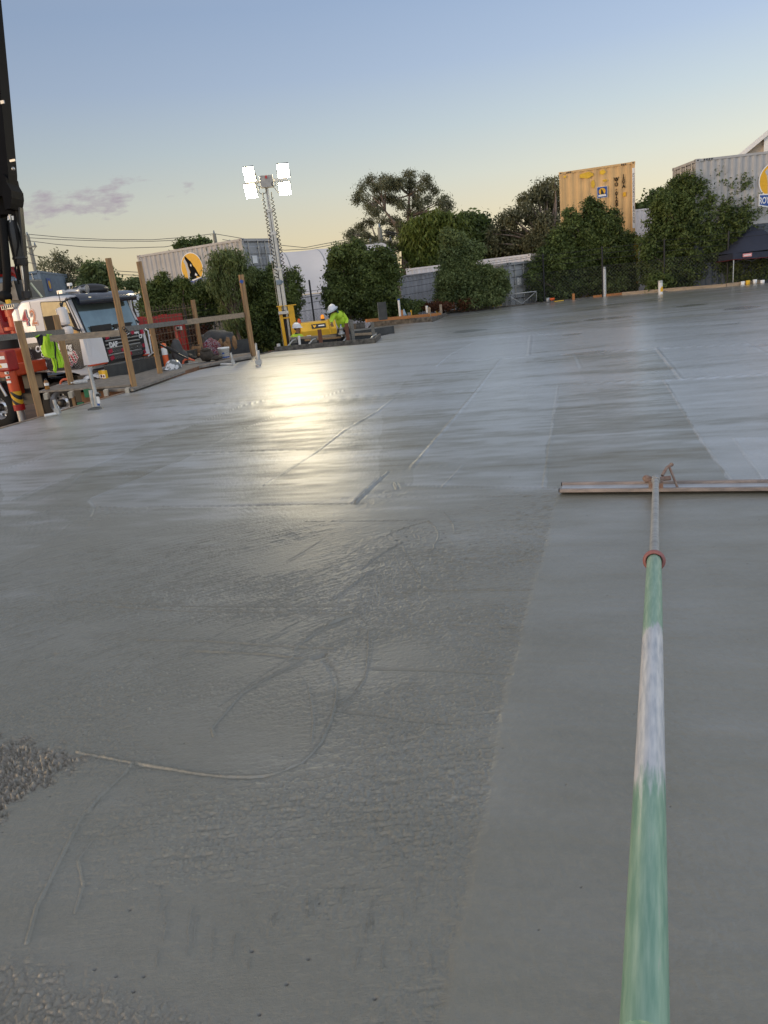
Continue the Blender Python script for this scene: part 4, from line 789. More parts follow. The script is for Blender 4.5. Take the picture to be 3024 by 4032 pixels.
bush('dark pointed hedge shrub nearest the red outrigger', px2, [(360, 640, 40, 50), (350, 720, 70, 70), (250, 730, 40, 40), (300, 820, 110), (220, 800, 50), (180, 900, 50, 50), (290, 960, 120), (420, 900, 80), (400, 1050, 110), (270, 1110, 130, 120), (260, 1260, 120, 110), (420, 1250, 100)], 30.5, 2.552, 34000, .055, lf_dark, 640, 35, gap=.06)
bush('dark hedge shrub below the wolf emblem', px2, [(585, 690, 30, 34), (520, 672, 34, 36), (530, 760, 80, 70), (600, 840, 90), (500, 880, 100), (590, 990, 100), (520, 1100, 100), (620, 1200, 90), (540, 1260, 90)], 30.3, 2.552, 26000, .055, lf_dark, 720, 36, gap=.06)
bush('loose green shrub between the dark hedge and the slender sapling', px2, [(740, 720, 60, 50), (790, 760, 50), (720, 830, 80), (840, 860, 80, 70), (780, 950, 90, 80), (860, 980, 60, 60), (770, 1060, 70), (690, 960, 60)], 30.0, 2.552, 18000, .055, lf_mid, 805, 37, gap=.25)
bush('rusty-leaved low shrub behind the short post', px2, [(640, 1190, 60, 50), (560, 1230, 60, 50), (780, 1180, 50, 60), (420, 1180, 80, 50), (320, 1200, 60, 60)], 29.4, 2.552, 6000, .05, lf_brown, 760, 38, gap=.3)
sp_ = bush('slender sapling with drooping light leaves in front of container', px2, [(910, 370, 40, 30), (960, 400, 70, 50), (1050, 400, 70, 50), (1130, 400, 50, 50), (880, 450, 60, 60), (980, 480, 90, 70), (1100, 480, 80, 70), (1170, 560, 60, 60), (850, 560, 50, 50), (920, 600, 70, 60), (1040, 590, 90, 60), (1150, 640, 70, 60), (860, 680, 40, 50), (960, 720, 70, 60), (1060, 740, 70, 80), (1210, 560, 40, 50), (1000, 860, 60, 70), (1080, 900, 60, 80), (1050, 1060, 60, 60), (1100, 1000, 50, 60), (1030, 1150, 50, 40)], 29.0, 2.552, 16000, .075, lf_olive, 945, 39, name='sapling', asp=.22, droop=1, gap=.35)
bush('dark hedge mass between the tall post and the light mast', px2, [(1300, 610, 60, 50), (1250, 700, 90), (1380, 700, 100, 80), (1460, 580, 50, 50), (1480, 680, 90), (1250, 830, 100), (1400, 840, 110), (1520, 820, 90), (1600, 720, 50, 60), (1630, 820, 70), (1280, 980, 110), (1420, 990, 120), (1280, 1130, 110), (1420, 1140, 120), (1300, 1250, 110, 90), (1450, 1250, 90, 80), (1600, 960, 80, 100), (1640, 1080, 60, 90)], 30.0, 2.552, 56000, .056, lf_dark, 1050, 40, gap=.06)
bush('thin dark shrub between the mast and the white container', px4, [(-300, 1100, 50, 60), (-330, 1000, 60, 60), (-300, 1200, 60, 40), (-380, 1120, 60, 90)], 31.5, 2.212, 8000, .05, lf_dark, 1160, 41, gap=.3)
bush('low dark shrubs behind the raised formwork', px4, [(650, 1230, 60, 40), (720, 1250, 50, 40), (780, 1230, 40, 30), (560, 1300, 60, 40)], 32.5, 2.212, 7000, .05, lf_dark, 1600, 42, gap=.15)
bush('reddish dry litter bush at the foot of the grey container', px4, [(900, 1235, 70, 20), (1180, 1200, 60, 24), (1000, 1230, 60, 16)], 32.4, 2.212, 4000, .05, lf_brown, 1700, 43, gap=.2, trunk=False)
# ------------------------------------------------------------------ chain link fence with barbed strands
m_fence = mat('fence_black', (.02, .02, .022), rough=.6); m_mesh = mat('fence_mesh', (.16, .16, .165), rough=.6, metal=.3)
fp = [(-17, 27.2), (-9, 28.4), (-1.93, 30.6), (1.3, 32.0), (4.2, 33.4), (8.1, 33.8), (12.7, 32.0), (17.5, 30.9)]
fe = thing('chain_link_fence', 'black chain-link boundary fence with three barbed wire strands', 'fence')
fm = MB().mat(m_mesh); HF = 2.0
seg = []
for a, b_ in zip(fp[:-1], fp[1:]):
    a = Vector(a+(gz(*a),)); b_ = Vector(b_+(gz(*b_),)); n = max(1, round((b_-a).length/2.9))
    for i in range(n): seg.append((a.lerp(b_, i/n), a.lerp(b_, (i+1)/n)))
for a, b_ in seg:
    big = abs(a.x+1.93) < .1
    MB().mat(m_fence).tube([a, a+Vector((0, 0, 2.9 if big else 2.55))], .035, 8).build('post', None, fe)
    Ls = (b_-a).length; h = 1.75; n = int(Ls/.14); up = Vector((0, 0, 1)); d = (b_-a).normalized()
    for sg in (1, -1):
        for i in range(-int(h/.14), n):
            s0 = i*.14; s1 = s0+h; z0, z1 = (0, h) if sg == 1 else (h, 0)
            if s0 < 0: z0 += (0-s0)*sg; s0 = 0
            if s1 > Ls: z1 -= (s1-Ls)*sg; s1 = Ls
            if s1 <= s0: continue
            p = a+d*s0+up*z0; q = a+d*s1+up*z1; w_ = .0022
            fm.add([p-up*w_, q-up*w_, q+up*w_, p+up*w_], [(0, 1, 2, 3)], False)
    for z in (1.76, 2.05, 2.27, 2.48):
        m_ = (a+b_)/2; MB().mat(m_fence).tube([a+up*z, m_+up*(z-.02), b_+up*z], .008, 4).build('strand_wire' if z > 1.8 else 'top_wire', None, fe)
fm.build('wire_mesh', None, fe)
# ------------------------------------------------------------------ light tower with lit lamps
m_ylw = mat('machine_yellow', (.72, .42, .02), rough=.4, scale=3, var=.08); m_alu = mat('aluminium', (.55, .54, .52), rough=.35, metal=.6, var=.08); m_rub = mat('rubber', (.02, .02, .022), rough=.7)
TB = Vector((-2.62, 26.0, -1.02)); lt = thing('light_tower', 'tall mobile light tower with four lit floodlights and yellow base', 'light tower', TB)
TD = lambda x, y, Y=26.0: D(x, y, Y)-TB
zz = [0.15, TD(1104, 1060).z, TD(1083, 919).z, TD(1065, 830).z, TD(1053, 737).z]
for i, (w_, nm) in enumerate(((.20, 'mast_section'), (.16, 'mast_section'), (.12, 'mast_section'), (.085, 'mast_section'))):
    s = MB().mat(m_alu); z0 = zz[i]; z1 = zz[i+1]; s.box((0, 0, (z0+z1)/2), (w_, w_, z1-z0))
    for x in (-w_/2, w_/2):
        for y in (-w_/2, w_/2): s.box((x*.96, y*.96, (z0+z1)/2), (w_*.22, w_*.22, z1-z0-.01))
    s.mat(m_blk).box((0, -w_*.52, (z0+z1)/2), (w_*.14, .01, z1-z0-.05)); s.build(nm, None, lt)
    if i: MB().mat(m_alu).box((0, 0, z0), (w_+.11, w_+.08, .10), bev=.01).box((-w_/2-.05, -.05, z0-.10), (.04, .04, .2)).box((w_/2+.05, 0, z0+.02), (.07, .05, .05)).build('collar', None, lt)
MB().mat(m_steel).tube([(-.17, -.04, .9), (-.17, -.04, zz[2]), (-.12, -.04, zz[3])], .007, 5).build('winch_cable', None, lt)
MB().mat(m_bgrey).box((TD(1100, 1112).x, -.15, TD(1100, 1112).z), (.17, .12, .15), bev=.01).box((TD(1112, 1112).x, -.12, TD(1112, 1110).z), (.1, .05, .06)).build('junction_box', None, lt)
bx = TD(1051, 716); h_ = MB().mat(mat('box_grey', (.42, .41, .38), rough=.5)).box((bx.x, -.05, bx.z), (.42, .22, .36), M=Matrix.Rotation(.10, 4, 'Z'), bev=.015)
h_.mat(mat('box_red_label', (.5, .06, .06))).box((bx.x+.01, -.168, bx.z+.12), (.07, .008, .09)); h_.build('control_box', None, lt)
a = TD(966, 722); c = TD(1132, 703); MB().mat(m_alu).beam(a, c, .07, .08).build('crossbar', None, lt)
lampm = mat('lamp_glow', (1, 1, 1), emit=(1.0, .84, .52), estr=125)
for px, py, w_, hh, rz in ((981, 686, .37, .50, -.15), (987, 753, .40, .50, -.12), (1115, 673, .40, .49, .05), (1121, 743, .40, .45, .08)):
    p = TD(px, py); w_ *= .88; hh *= .84; hd = thing('floodlight', None, None, p); hd.parent = lt; hd.rotation_euler = (R_(24), 0, rz)
    MB().mat(m_blk).box((0, .05, 0), (w_+.03, .09, hh+.03), bev=.012).build('housing', None, hd)
    fn = MB().mat(m_blk)
    for q in range(9): fn.box((-w_*.45+q*w_*.9/8, .13, 0), (.012, .07, hh*.9))
    fn.build('cooling_fin', None, hd)
    MB().mat(lampm).box((0, -.004, 0), (w_, .012, hh)).build('lens', None, hd)
    MB().mat(m_steel).tube([(-w_/2-.03, .06, 0), (-w_/2-.03, .06, -hh*.55 if py < 700 else hh*.55), (w_/2+.03, .06, -hh*.55 if py < 700 else hh*.55), (w_/2+.03, .06, 0)], .012, 6).build('bracket', None, hd)
def coil(x0, z0, x1, z1, y=-.12, r=.042, pitch=.115):
    n = int(abs(z1-z0)/pitch)*10; pts = []
    for i in range(n+1): t_ = i/n; a_ = 2*math.pi*i/10; pts.append((x0+(x1-x0)*t_+r*math.cos(a_), y+r*math.sin(a_), z0+(z1-z0)*t_))
    return pts
for (xa, ya), (xb, yb), end in (((1037, 770), (1038, 782), (1092, 1095)), ((1070, 768), (1072, 780), (1135, 1150))):
    a = TD(xa, ya-10); b_ = TD(xb, yb); e = TD(*end)
    MB().mat(m_rub).tube([a+Vector((0, -.1, 0)), b_+Vector((0, -.12, 0))], .018, 6).tube(coil(b_.x, b_.z, e.x, e.z), .013, 5, True).build('curly_cable', None, lt)
lp = MB().mat(m_rub)
for cx, cy, rx, ry in ((1035, 752, 14, 12), (1022, 728, 8, 8), (1080, 726, 8, 7)):
    c = TD(cx, cy); lp.tube([c+Vector((rx/112*math.cos(t_), -.14, ry/112*math.sin(t_))) for t_ in np.linspace(0, 6.3, 16)], .012, 5)
lp.tube([TD(1075, 735)+Vector((0, -.12, 0)), TD(1086, 745)+Vector((0, -.12, 0)), TD(1096, 760)+Vector((0, -.12, 0)), TD(1104, 759)+Vector((0, -.1, 0))], .012, 5); lp.build('cable_loop', None, lt)
# yellow uprights and base
for (xt, yt), (xb, yb), w_ in (((1104, 1207), (1126, 1365), .10), ((1146, 1203), (1162, 1325), .19)):
    a = TD(xt, yt); b_ = TD(xb, yb); b_.z = .05 if w_ > .1 else .0; c = MB().mat(m_ylw).beam((a.x, -.22, a.z), (a.x+.04, -.22, b_.z+.02), w_, w_*.8, up=(0, 1, 0))
    c.prism([(-w_*1.0, -.09), (w_*1.0, -.09), (w_*1.0, .09), (-w_*1.0, .09)], .03, Matrix.Translation((a.x, -.22, a.z)))
    c.build('upright', None, lt)
MB().mat(m_alu).box((TD(1120, 1230).x, -.30, TD(1120, 1230).z), (.34, .12, .10), bev=.01).build('mast_clamp', None, lt)
MB().mat(m_rub).tube([(TD(1118, 1222).x, -.12, TD(1118, 1222).z), (-.02, -.16, .3)], .06, 10).build('hydraulic_ram', None, lt)
MB().mat(m_ylw).box((TD(1132, 1255).x, -.22, TD(1132, 1250).z), (.28, .05, .05)).build('cross_brace', None, lt)
# generator canopy
g0_ = D(1181, 1284, 25.2)-TB; g1_ = D(1300, 1262, 25.6)-TB; zt = D(1190, 1275, 25.2).z-TB.z; L_ = g1_.x-g0_.x
gm_ = Matrix.Translation((g0_.x+.03, -.8, 0)) @ Matrix.Rotation(.16, 4, 'Z')
prof = [(0, .25), (0, zt-.26), (.22, zt), (.75, zt+.02), (.97, zt-.24), (.97, .25)]      # (y, z)
cy_ = MB().mat(m_ylw); n = len(prof); vs = [gm_ @ Vector((x, y, z)) for x in (0, 1.18*L_) for y, z in prof]
cy_.add(vs, [tuple(range(n)), tuple(reversed(range(n, 2*n)))]+[(i, (i+1) % n, n+(i+1) % n, n+i) for i in range(n)], False); cy_.build('generator_canopy', None, lt)
st = MB().mat(m_blk); ang = math.atan2(.26, .22); mm = gm_ @ Matrix.Translation((.60*L_, .10, zt-.135)) @ Matrix.Rotation(ang, 4, 'X')
st.box((0, 0, .004), (.40, .15, .01), M=mm) if False else st.add([mm @ Vector((x, y, .006)) for x, y in ((-.24, -.09), (.24, -.09), (.24, .09), (-.24, .09))], [(0, 1, 2, 3)], False)
st.mat(m_lyel).add([mm @ Vector((x-.14, y, .010)) for x, y in ((-.06, .06), (-.02, -.06), (.03, -.03), (.06, .06), (0, .03))], [(0, 1, 2, 3, 4)], False)
st.mat(m_lwht).add([mm @ Vector((x+.08, y, .010)) for x, y in ((-.09, -.02), (.11, -.02), (.11, .025), (-.09, .025))], [(0, 1, 2, 3)], False); st.build('maker_plate', None, lt)
MB().mat(m_blk).tube([gm_ @ Vector((.62*L_, -.03, zt-.62)), gm_ @ Vector((.62*L_, -.06, zt-.54)), gm_ @ Vector((.80*L_, -.06, zt-.54)), gm_ @ Vector((.80*L_, -.03, zt-.62))], .02, 6).build('door_handle', None, lt)
p = gm_ @ Vector((.12*L_, -.006, zt-.42)); MB().mat(m_lwht).box(p+Vector((.1, -.008, 0)), (.14, .012, .06), M=Matrix.Rotation(.16, 4, 'Z')).build('sticker', None, lt)
m_amb = mat('amber_lens', (.8, .25, .01), rough=.2, emit=(1, .35, .02), estr=.5)
p = gm_ @ Vector((.80*L_, .45, zt+.02)); MB().mat(m_blk).lathe([(.0, 0), (.07, 0), (.07, .05), (0, .05)], 12, Matrix.Translation(p)).mat(m_amb).lathe([(.06, .05), (.062, .12), (.05, .17), (0, .19)], 12, Matrix.Translation(p)).build('beacon', None, lt)
m_org = mat('orange_plastic', (.75, .12, .02), rough=.5)
p = gm_ @ Vector((0.0, .45, zt+.02)); MB().mat(m_org).lathe([(.07, 0), (.05, .06), (.06, .09), (.02, .14), (0, .15)], 8, Matrix.Translation(p)).build('cap', None, lt)
a = D(1293, 1258, 24.7)-TB; MB().mat(m_ylw).tube([a+Vector((0, 0, .02)), a+Vector((.05, 0, -.5)), a+Vector((.05, 0, -.62)), (a.x+.05, a.y, 0)], .035, 10).build('jack_leg', None, lt)
bs = MB().mat(m_blk); bs.box((.5, -.35, .18), (2.6, .9, .12)); bs.build('chassis', None, lt)
for y in (-.75, .35): MB().mat(m_rub).tube([(.9, y-.1, .28), (.9, y+.1, .28)], .28, 18).build('wheel', None, lt)
# ------------------------------------------------------------------ bull float on its long handle
m_ftim = mat('float_board', (.36, .29, .25), rough=.5, stretch=(1, 8, 8), scale=3, col2=(.19, .16, .145)); m_pvc = mat('handle_white', (.42, .43, .42), rough=.45, stretch=(.6, 8, 8), scale=5, col2=(.22, .22, .215))
A_, B_ = P(2205, 1928, .03), P(3060, 1920, .03); B_ = A_+(B_-A_).normalized()*1.75; fd = (B_-A_).normalized(); nn = Vector((-fd.y, fd.x, 0))
bf = thing('bull_float', 'long aluminium bull float lying flat with green handle reaching the viewer', 'bull float', A_-Vector((0, 0, .025)))
O = Vector(bf.location); f = MB().mat(m_ftim)
pr = [(-.032, .010), (-.030, .030), (-.004, .030), (.0, .010), (.125, .010), (.13, .032), (.156, .032), (.160, .010), (.15, .004), (-.02, .004)]
vs = [(A_-O)+fd*t_*1.75+nn*y+Vector((0, 0, z-.02)) for t_ in (0, 1) for y, z in pr]; n = len(pr)
f.add(vs, [tuple(range(n)), tuple(reversed(range(n, 2*n)))]+[(i, (i+1) % n, n+(i+1) % n, n+i) for i in range(n)], False); f.build('float_blade', None, bf)
MB().mat(mat('float_inner', (.45, .47, .49), rough=.3, var=.1)).add([(A_-O)+fd*t_*1.75+nn*y+Vector((0, 0, -.004)) for t_, y in ((0.003, .003), (.997, .003), (.997, .122), (.003, .122))], [(0, 1, 2, 3)], False).build('channel', None, bf)
for e_ in (0.0, 1.0):
    for y in (-.017, .143): MB().mat(m_blk).box((A_-O)+fd*(e_*1.75+(-.003 if e_ == 0 else .003))+nn*y+Vector((0, 0, .0)), (.008, .026, .022), M=Matrix.Rotation(math.atan2(fd.y, fd.x), 4, 'Z')).build('end_cap', None, bf)
S0 = Vector((1.80, 4.655, .10)); S1 = D(2537, 4100, .585)
dirv = (S1-S0).normalized(); mid = A_+fd*.655+nn*.05
m_rust = mat('rusty_steel', (.20, .11, .08), rough=.8, col2=(.30, .24, .20), scale=30)
br = MB().mat(m_rust); br.box(S0-O+Vector((0, 0, -.03)), (.09, .09, .05), M=Matrix.Rotation(math.atan2(fd.y, fd.x), 4, 'Z')); br.tube([S0-O+Vector((-.07, .01, -.01)), S0-O+Vector((.09, -.02, .0))], .016, 8)
br.tube([S0-O+Vector((.05, .02, .01)), S0-O+Vector((.10, .07, .045)), S0-O+Vector((.13, .085, .055))], .010, 8).tube([S0-O+Vector((.12, .08, .05)), S0-O+Vector((.135, -.02, -.07))], .008, 8)
br.blob(S0-O+Vector((-.05, .02, 0)), (.03, .025, .025), 2, noise=.2).blob(S0-O+Vector((.14, .09, .058)), (.014, .014, .014), 2); br.build('pivot_bracket', None, bf)
clp = MB().mat(m_pvc).tube([S0-O, S0-O+dirv*.12], .027, 14); clp.build('socket', None, bf)
def ribbed(a, b_, r, m, name, n=24, amp=.03, bend=0.0, wv=0.0):
    a = Vector(a); b_ = Vector(b_); d = (b_-a).normalized(); x = d.cross(Vector((0, 0, 1))).normalized(); y = d.cross(x); vs = []; fs = []; K = 24; s_ = MB().mat(m)
    for i in range(K+1):
        t_ = i/K; c = a.lerp(b_, t_)+x*(bend*math.sin(t_*math.pi)+wv*math.sin(t_*9))
        for k in range(n*2): a_ = math.pi*k/n; rr = r*(1-(amp if k % 2 else 0)); vs.append(c+x*rr*math.cos(a_)+y*rr*math.sin(a_))
    for i in range(K):
        for k in range(n*2): fs.append((i*n*2+k, i*n*2+(k+1) % (n*2), (i+1)*n*2+(k+1) % (n*2), (i+1)*n*2+k))
    s_.add(vs, fs, True).add([vs[k] for k in range(n*2)], [tuple(range(n*2))], False).add([vs[K*n*2+k] for k in range(n*2)], [tuple(range(n*2))], False); return s_.build(name, None, bf)
tl = (S1-S0).length; SC_ = Vector(S0).lerp(S1, (4.655-2.585)/(4.655-S1.y))
ribbed(S0-O+dirv*.06, SC_-O+dirv*.03, .0185, m_pvc, 'extension_pole', 12, .0)
cl = MB().mat(mat('collar_red', (.32, .13, .12), rough=.5)); x_ = dirv.cross(Vector((0, 0, 1))).normalized(); MM = Matrix.Translation(SC_-O) @ dirv.to_track_quat('Z', 'Y').to_matrix().to_4x4()
cl.lathe([(.020, -.035), (.030, -.03), (.033, -.005), (.040, .0), (.041, .014), (.036, .020), (.0295, .022), (.0275, .008)], 24, MM); cl.build('locking_collar', None, bf)
# green fibreglass handle with worn white stretch: one material driven along the handle
gm2 = bpy.data.materials.new('worn_green_handle'); gm2.use_nodes = True; t = gm2.node_tree; b = t.nodes['Principled BSDF']
tcn = t.nodes.new('ShaderNodeNewGeometry'); sp = t.nodes.new('ShaderNodeSeparateXYZ'); t.links.new(tcn.outputs['Position'], sp.inputs[0])
def gmath(op, a, b_=None, clamp=False):
    n = t.nodes.new('ShaderNodeMath'); n.operation = op; n.use_clamp = clamp
    for i, v in enumerate((a, b_)):
        if v is None: continue
        if isinstance(v, (int, float)): n.inputs[i].default_value = v
        else: t.links.new(v, n.inputs[i])
    return n.outputs[0]
mr = t.nodes.new('ShaderNodeMapping'); mr.inputs['Rotation'].default_value = dirv.rotation_difference(Vector((0, 1, 0))).to_euler(); t.links.new(tcn.outputs['Position'], mr.inputs[0]); mp = t.nodes.new('ShaderNodeMapping'); mp.inputs['Scale'].default_value = (55, 5, 55); t.links.new(mr.outputs[0], mp.inputs[0]); ns = t.nodes.new('ShaderNodeTexNoise'); ns.inputs['Scale'].default_value = 2.2; ns.inputs['Detail'].default_value = 5; t.links.new(mp.outputs[0], ns.inputs[0])
pos = gmath('ADD', sp.outputs[1], gmath('MULTIPLY', gmath('SUBTRACT', ns.outputs[0], .5), .22))
yA, yB = 1.83, 1.02           # the bare stretch lies between these distances
mask1 = gmath('MULTIPLY', gmath('MULTIPLY', gmath('SUBTRACT', yA, pos), 22.0, True), gmath('MULTIPLY', gmath('SUBTRACT', pos, yB), 12.0, True))
r = t.nodes.new('ShaderNodeValToRGB'); t.links.new(ns.outputs[0], r.inputs[0]); r.color_ramp.elements[0].position = .35; r.color_ramp.elements[0].color = (.19, .35, .25, 1); r.color_ramp.elements[1].position = .65; r.color_ramp.elements[1].color = (.32, .48, .35, 1)
e = r.color_ramp.elements.new(.74); e.color = (.40, .46, .38, 1)
mx = t.nodes.new('ShaderNodeMix'); mx.data_type = 'RGBA'; t.links.new(mask1, mx.inputs['Factor']); t.links.new(r.outputs[0], mx.inputs['A'])
r2 = t.nodes.new('ShaderNodeValToRGB'); t.links.new(ns.outputs[0], r2.inputs[0]); r2.color_ramp.elements[0].position = .3; r2.color_ramp.elements[0].color = (.42, .45, .49, 1); r2.color_ramp.elements[1].position = .62; r2.color_ramp.elements[1].color = (.68, .68, .68, 1); t.links.new(r2.outputs[0], mx.inputs['B'])
t.links.new(mx.outputs['Result'], b.inputs['Base Color']); b.inputs['Roughness'].default_value = .38
ribbed(SC_-O-dirv*.0, S1-O, .0262, gm2, 'handle', 26, .035)
# ------------------------------------------------------------------ timber, formwork and clutter
m_tim = mat('timber_pine', (.38, .23, .10), rough=.75, stretch=(9, 9, .8), scale=3, col2=(.22, .13, .065), bump=.3, bscale=30)
m_timh = mat('timber_rail', (.40, .30, .20), rough=.8, stretch=(.8, 8, 8), scale=3, col2=(.24, .19, .14), bump=.3, bscale=30)
m_timg = mat('timber_grey', (.20, .19, .17), rough=.85, stretch=(.8, 8, 8), scale=3, col2=(.12, .115, .10)); m_timr = mat('timber_redbrown', (.15, .06, .035), rough=.8, stretch=(4, 4, 1))
m_ply = mat('form_ply_brown', (.24, .11, .05), rough=.7, scale=4, col2=(.11, .06, .035), bump=.2); m_plyd = mat('form_ply_black', (.025, .028, .03), rough=.65, scale=5, col2=(.06, .062, .06))
m_spl = mat('splattered_ply', (.16, .145, .12), rough=.85, scale=9, col2=(.045, .04, .035), bump=.5, bscale=25); m_orf = mat('form_orange', (.50, .20, .06), rough=.7, stretch=(1, 6, 6), var=.15); m_deck = mat('deck_cement', (.25, .23, .20), rough=.9, scale=7, col2=(.14, .125, .11), bump=.6, bscale=20)
def beamthing(name, label, cat, a, b_, w_, h, m, group=None, up=(0, 0, 1)):
    a = Vector(a); b_ = Vector(b_); o = MB().mat(m).beam(a-a, b_-a, w_, h, up).build(name, None, None, a); return tag(o, label, cat, group)
gr = thing('timber_guard_rail', 'rough timber guard rail of nailed posts and rails along the slab edge', 'guard rail', P(522, 1536)); GO = Vector(gr.location)
def post(x, y, z0, z1, w_, rz=.55, lean=0): return MB().mat(m_tim).box(Vector((x, y, (z0+z1)/2))-GO, (w_, w_*.9, z1-z0), M=Matrix.Rotation(rz, 4, 'Z') @ Matrix.Rotation(lean, 4, 'Y')).build('post', None, gr)
pa = P(162, 1640); post(pa.x, pa.y, -.30, D(90, 1261, pa.y).z, .105)
pb = P(281, 1513, .13); post(pb.x, pb.y, .13, D(243, 1238, pb.y).z, .115)
pc_ = P(524, 1538); post(pc_.x+.02, pc_.y+.06, -.30, D(422, 1016, pc_.y).z, .098)
pd = D(620, 1412, 17.6); post(pd.x, 17.6, -.6, D(555, 1029, 17.6).z, .098)
pe = P(796, 1394, .1); post(pe.x, pe.y, -.1, D(765, 1180, pe.y).z, .100)
pf = P(998, 1402); post(pf.x, pf.y, -.3, D(954, 1081, pf.y).z, .115)
MB().mat(m_lblue).box(Vector((pf.x, pf.y-.07, D(958, 1108, pf.y).z))-GO, (.09, .01, .08), M=Matrix.Rotation(.5, 4, 'Y')).build('blue_paint_mark', None, gr)
for a, b_, hh, mm in ((D(-70, 1337, 12.3), D(251, 1306, 15.9), .10, m_timg), (D(196, 1333, 14.6), D(470, 1311, 15.05), .115, m_timh), (D(468, 1298, 15.2), D(734, 1267, 18.4), .10, m_timg), (D(730, 1269, 18.45), D(966, 1239, 20.95), .125, m_timh)):
    MB().mat(mm).beam(a-GO, b_-GO, .045, hh).build('rail', None, gr)
# short loop of dark chain hung at the middle post
chn = MB().mat(m_blk); c0_ = D(493, 1292, 15.12)
for i in range(5): chn.tube([c0_-c0_+Vector((.03*math.cos(t_)+.025*i, -.08, .03*math.sin(t_)-.035*i)) for t_ in np.linspace(0, 6.28, 9)], .008, 5)
tag(chn.build('chain', None, None, c0_), 'short dark chain hung on the rail by the tall middle post', 'chain')
# form boards round the slab
def board(label, a, b_, z0, z1, th_, m, group='formwork boards', name='form_board'):
    a = Vector(a); b_ = Vector(b_); c = Vector(((a.x+b_.x)/2, (a.y+b_.y)/2, 0)); d = (b_-a); d.z = 0
    o = MB().mat(m).box((0, 0, (z0+z1)/2), (d.length, th_, z1-z0)).build(name, None, None, c); o.rotation_euler = (0, 0, math.atan2(d.y, d.x)); return tag(o, label, 'formwork board', group)
board('brown form board holding the near left slab edge below the platform', (-9.2, -.5, 0), P(524, 1537), -.95, .012, .09, mat('edge_board_tan', (.30, .22, .15), rough=.8, scale=6, col2=(.16, .12, .09)))
board('brown form board along the slab edge beside helmet and tools', P(524, 1537), (-4.12, 18.3, 0), -.95, .075, .04, m_ply)
board('brown form board along the slab edge near bucket and white pipe', (-4.12, 18.35, 0), P(996, 1400), -.95, .085, .04, m_ply)
board('low splattered board closing the slab beside the light mast', P(1000, 1402), P(1132, 1373), -.9, .03, .04, m_spl)
board('grey splattered form board in front of the trench with stakes', P(1084, 1384), P(1477, 1350), -.8, .13, .045, m_spl)
board('short splattered return board at the right end of the front trench board', P(1477, 1350), P(1492, 1335)+Vector((.05, .35, 0)), -.8, .13, .045, m_spl)
q0 = P(1137, 1382, -.1); q0 = Vector((-2.25, 22.9, 0)); q1 = P(1553, 1312)
board('dark form board on the far side of the trench under new timber', q0, q1, -.8, D(1140, 1338, 22.8).z, .04, m_plyd)
t0 = D(1140, 1333, 22.75); t1 = D(1552, 1308, 24.1); tag(MB().mat(m_timh).beam(Vector(), t1-t0, .09, .075).build('timber_plate', None, None, t0), 'long pale timber laid along the top of the trench form', 'timber')
t0 = D(1200, 1340, 22.6); t1 = D(1342, 1328, 22.8); tag(MB().mat(m_tim).beam(Vector(), t1-t0, .08, .05).build('timber_plate', None, None, t0), 'short pale timber nailed in front of the long trench timber', 'timber')
for lab, (xt, yt), (xb, yb), Y, w_, m in (('red-brown stake in front of the generator', (1258, 1297), (1264, 1350), 22.3, .105, m_timr), ('red-brown stake beside the bending worker\'s hand', (1366, 1272), (1370, 1330), 22.4, .10, m_timr), ('grey stake just right of the bending worker', (1384, 1260), (1392, 1340), 22.6, .10, m_timg), ('grey stake standing further right along the trench', (1468, 1268), (1472, 1332), 23.2, .095, m_timg),
    ('pale stake near the left end of the raised orange form', (1611, 1230), (1613, 1248), 29.3, .13, m_timg), ('stake in the middle of the raised orange form', (1612, 1231), (1615, 1268), 29.0, .12, m_timg), ('stake near the right end of the raised orange form', (1686, 1210), (1693, 1262), 29.6, .10, m_timh), ('brown stake at the far right corner of the raised form', (1733, 1199), (1737, 1237), 31.5, .10, m_timh), ('pinkish block standing behind the raised form', (1580, 1221), (1582, 1240), 29.8, .11, m_orf), ('low stake behind the trench right of grey stakes', (1378, 1259), (1379, 1280), 27.0, .11, m_timg)):
    a = D(xt, yt, Y); b_ = D(xb, yb, Y); tag(MB().mat(m).box((0, 0, (a.z-b_.z-.25)/2), (w_, w_*.55, a.z-b_.z+.25), M=Matrix.Rotation(RB.uniform(-.2, .3), 4, 'Z')).build('timber_stake', None, None, (b_.x, Y, b_.z)), lab, 'stake', 'timber stakes')
for lab, (x, y), Y in (('steel form brace under the generator end of the trench', (1150, 1345), 22.3), ('steel form brace left of the red-brown stake', (1228, 1343), 22.3), ('steel form brace right of the red-brown stake by the worker', (1362, 1333), 22.5), ('steel form brace at the right end of the trench', (1468, 1326), 23.0)):
    c = D(x, y, Y); o = MB().mat(m_timg).box((.06, .05, .03), (.17, .03, .16)).mat(m_steel).tube([(-.15, -.08, -.13), (.02, .02, .03), (.12, .03, .06)], .025, 8).mat(m_timg).box((-.02, -.1, -.14), (.30, .12, .03)); tag(o.build('form_brace', None, None, c), lab, 'brace', 'steel form braces')
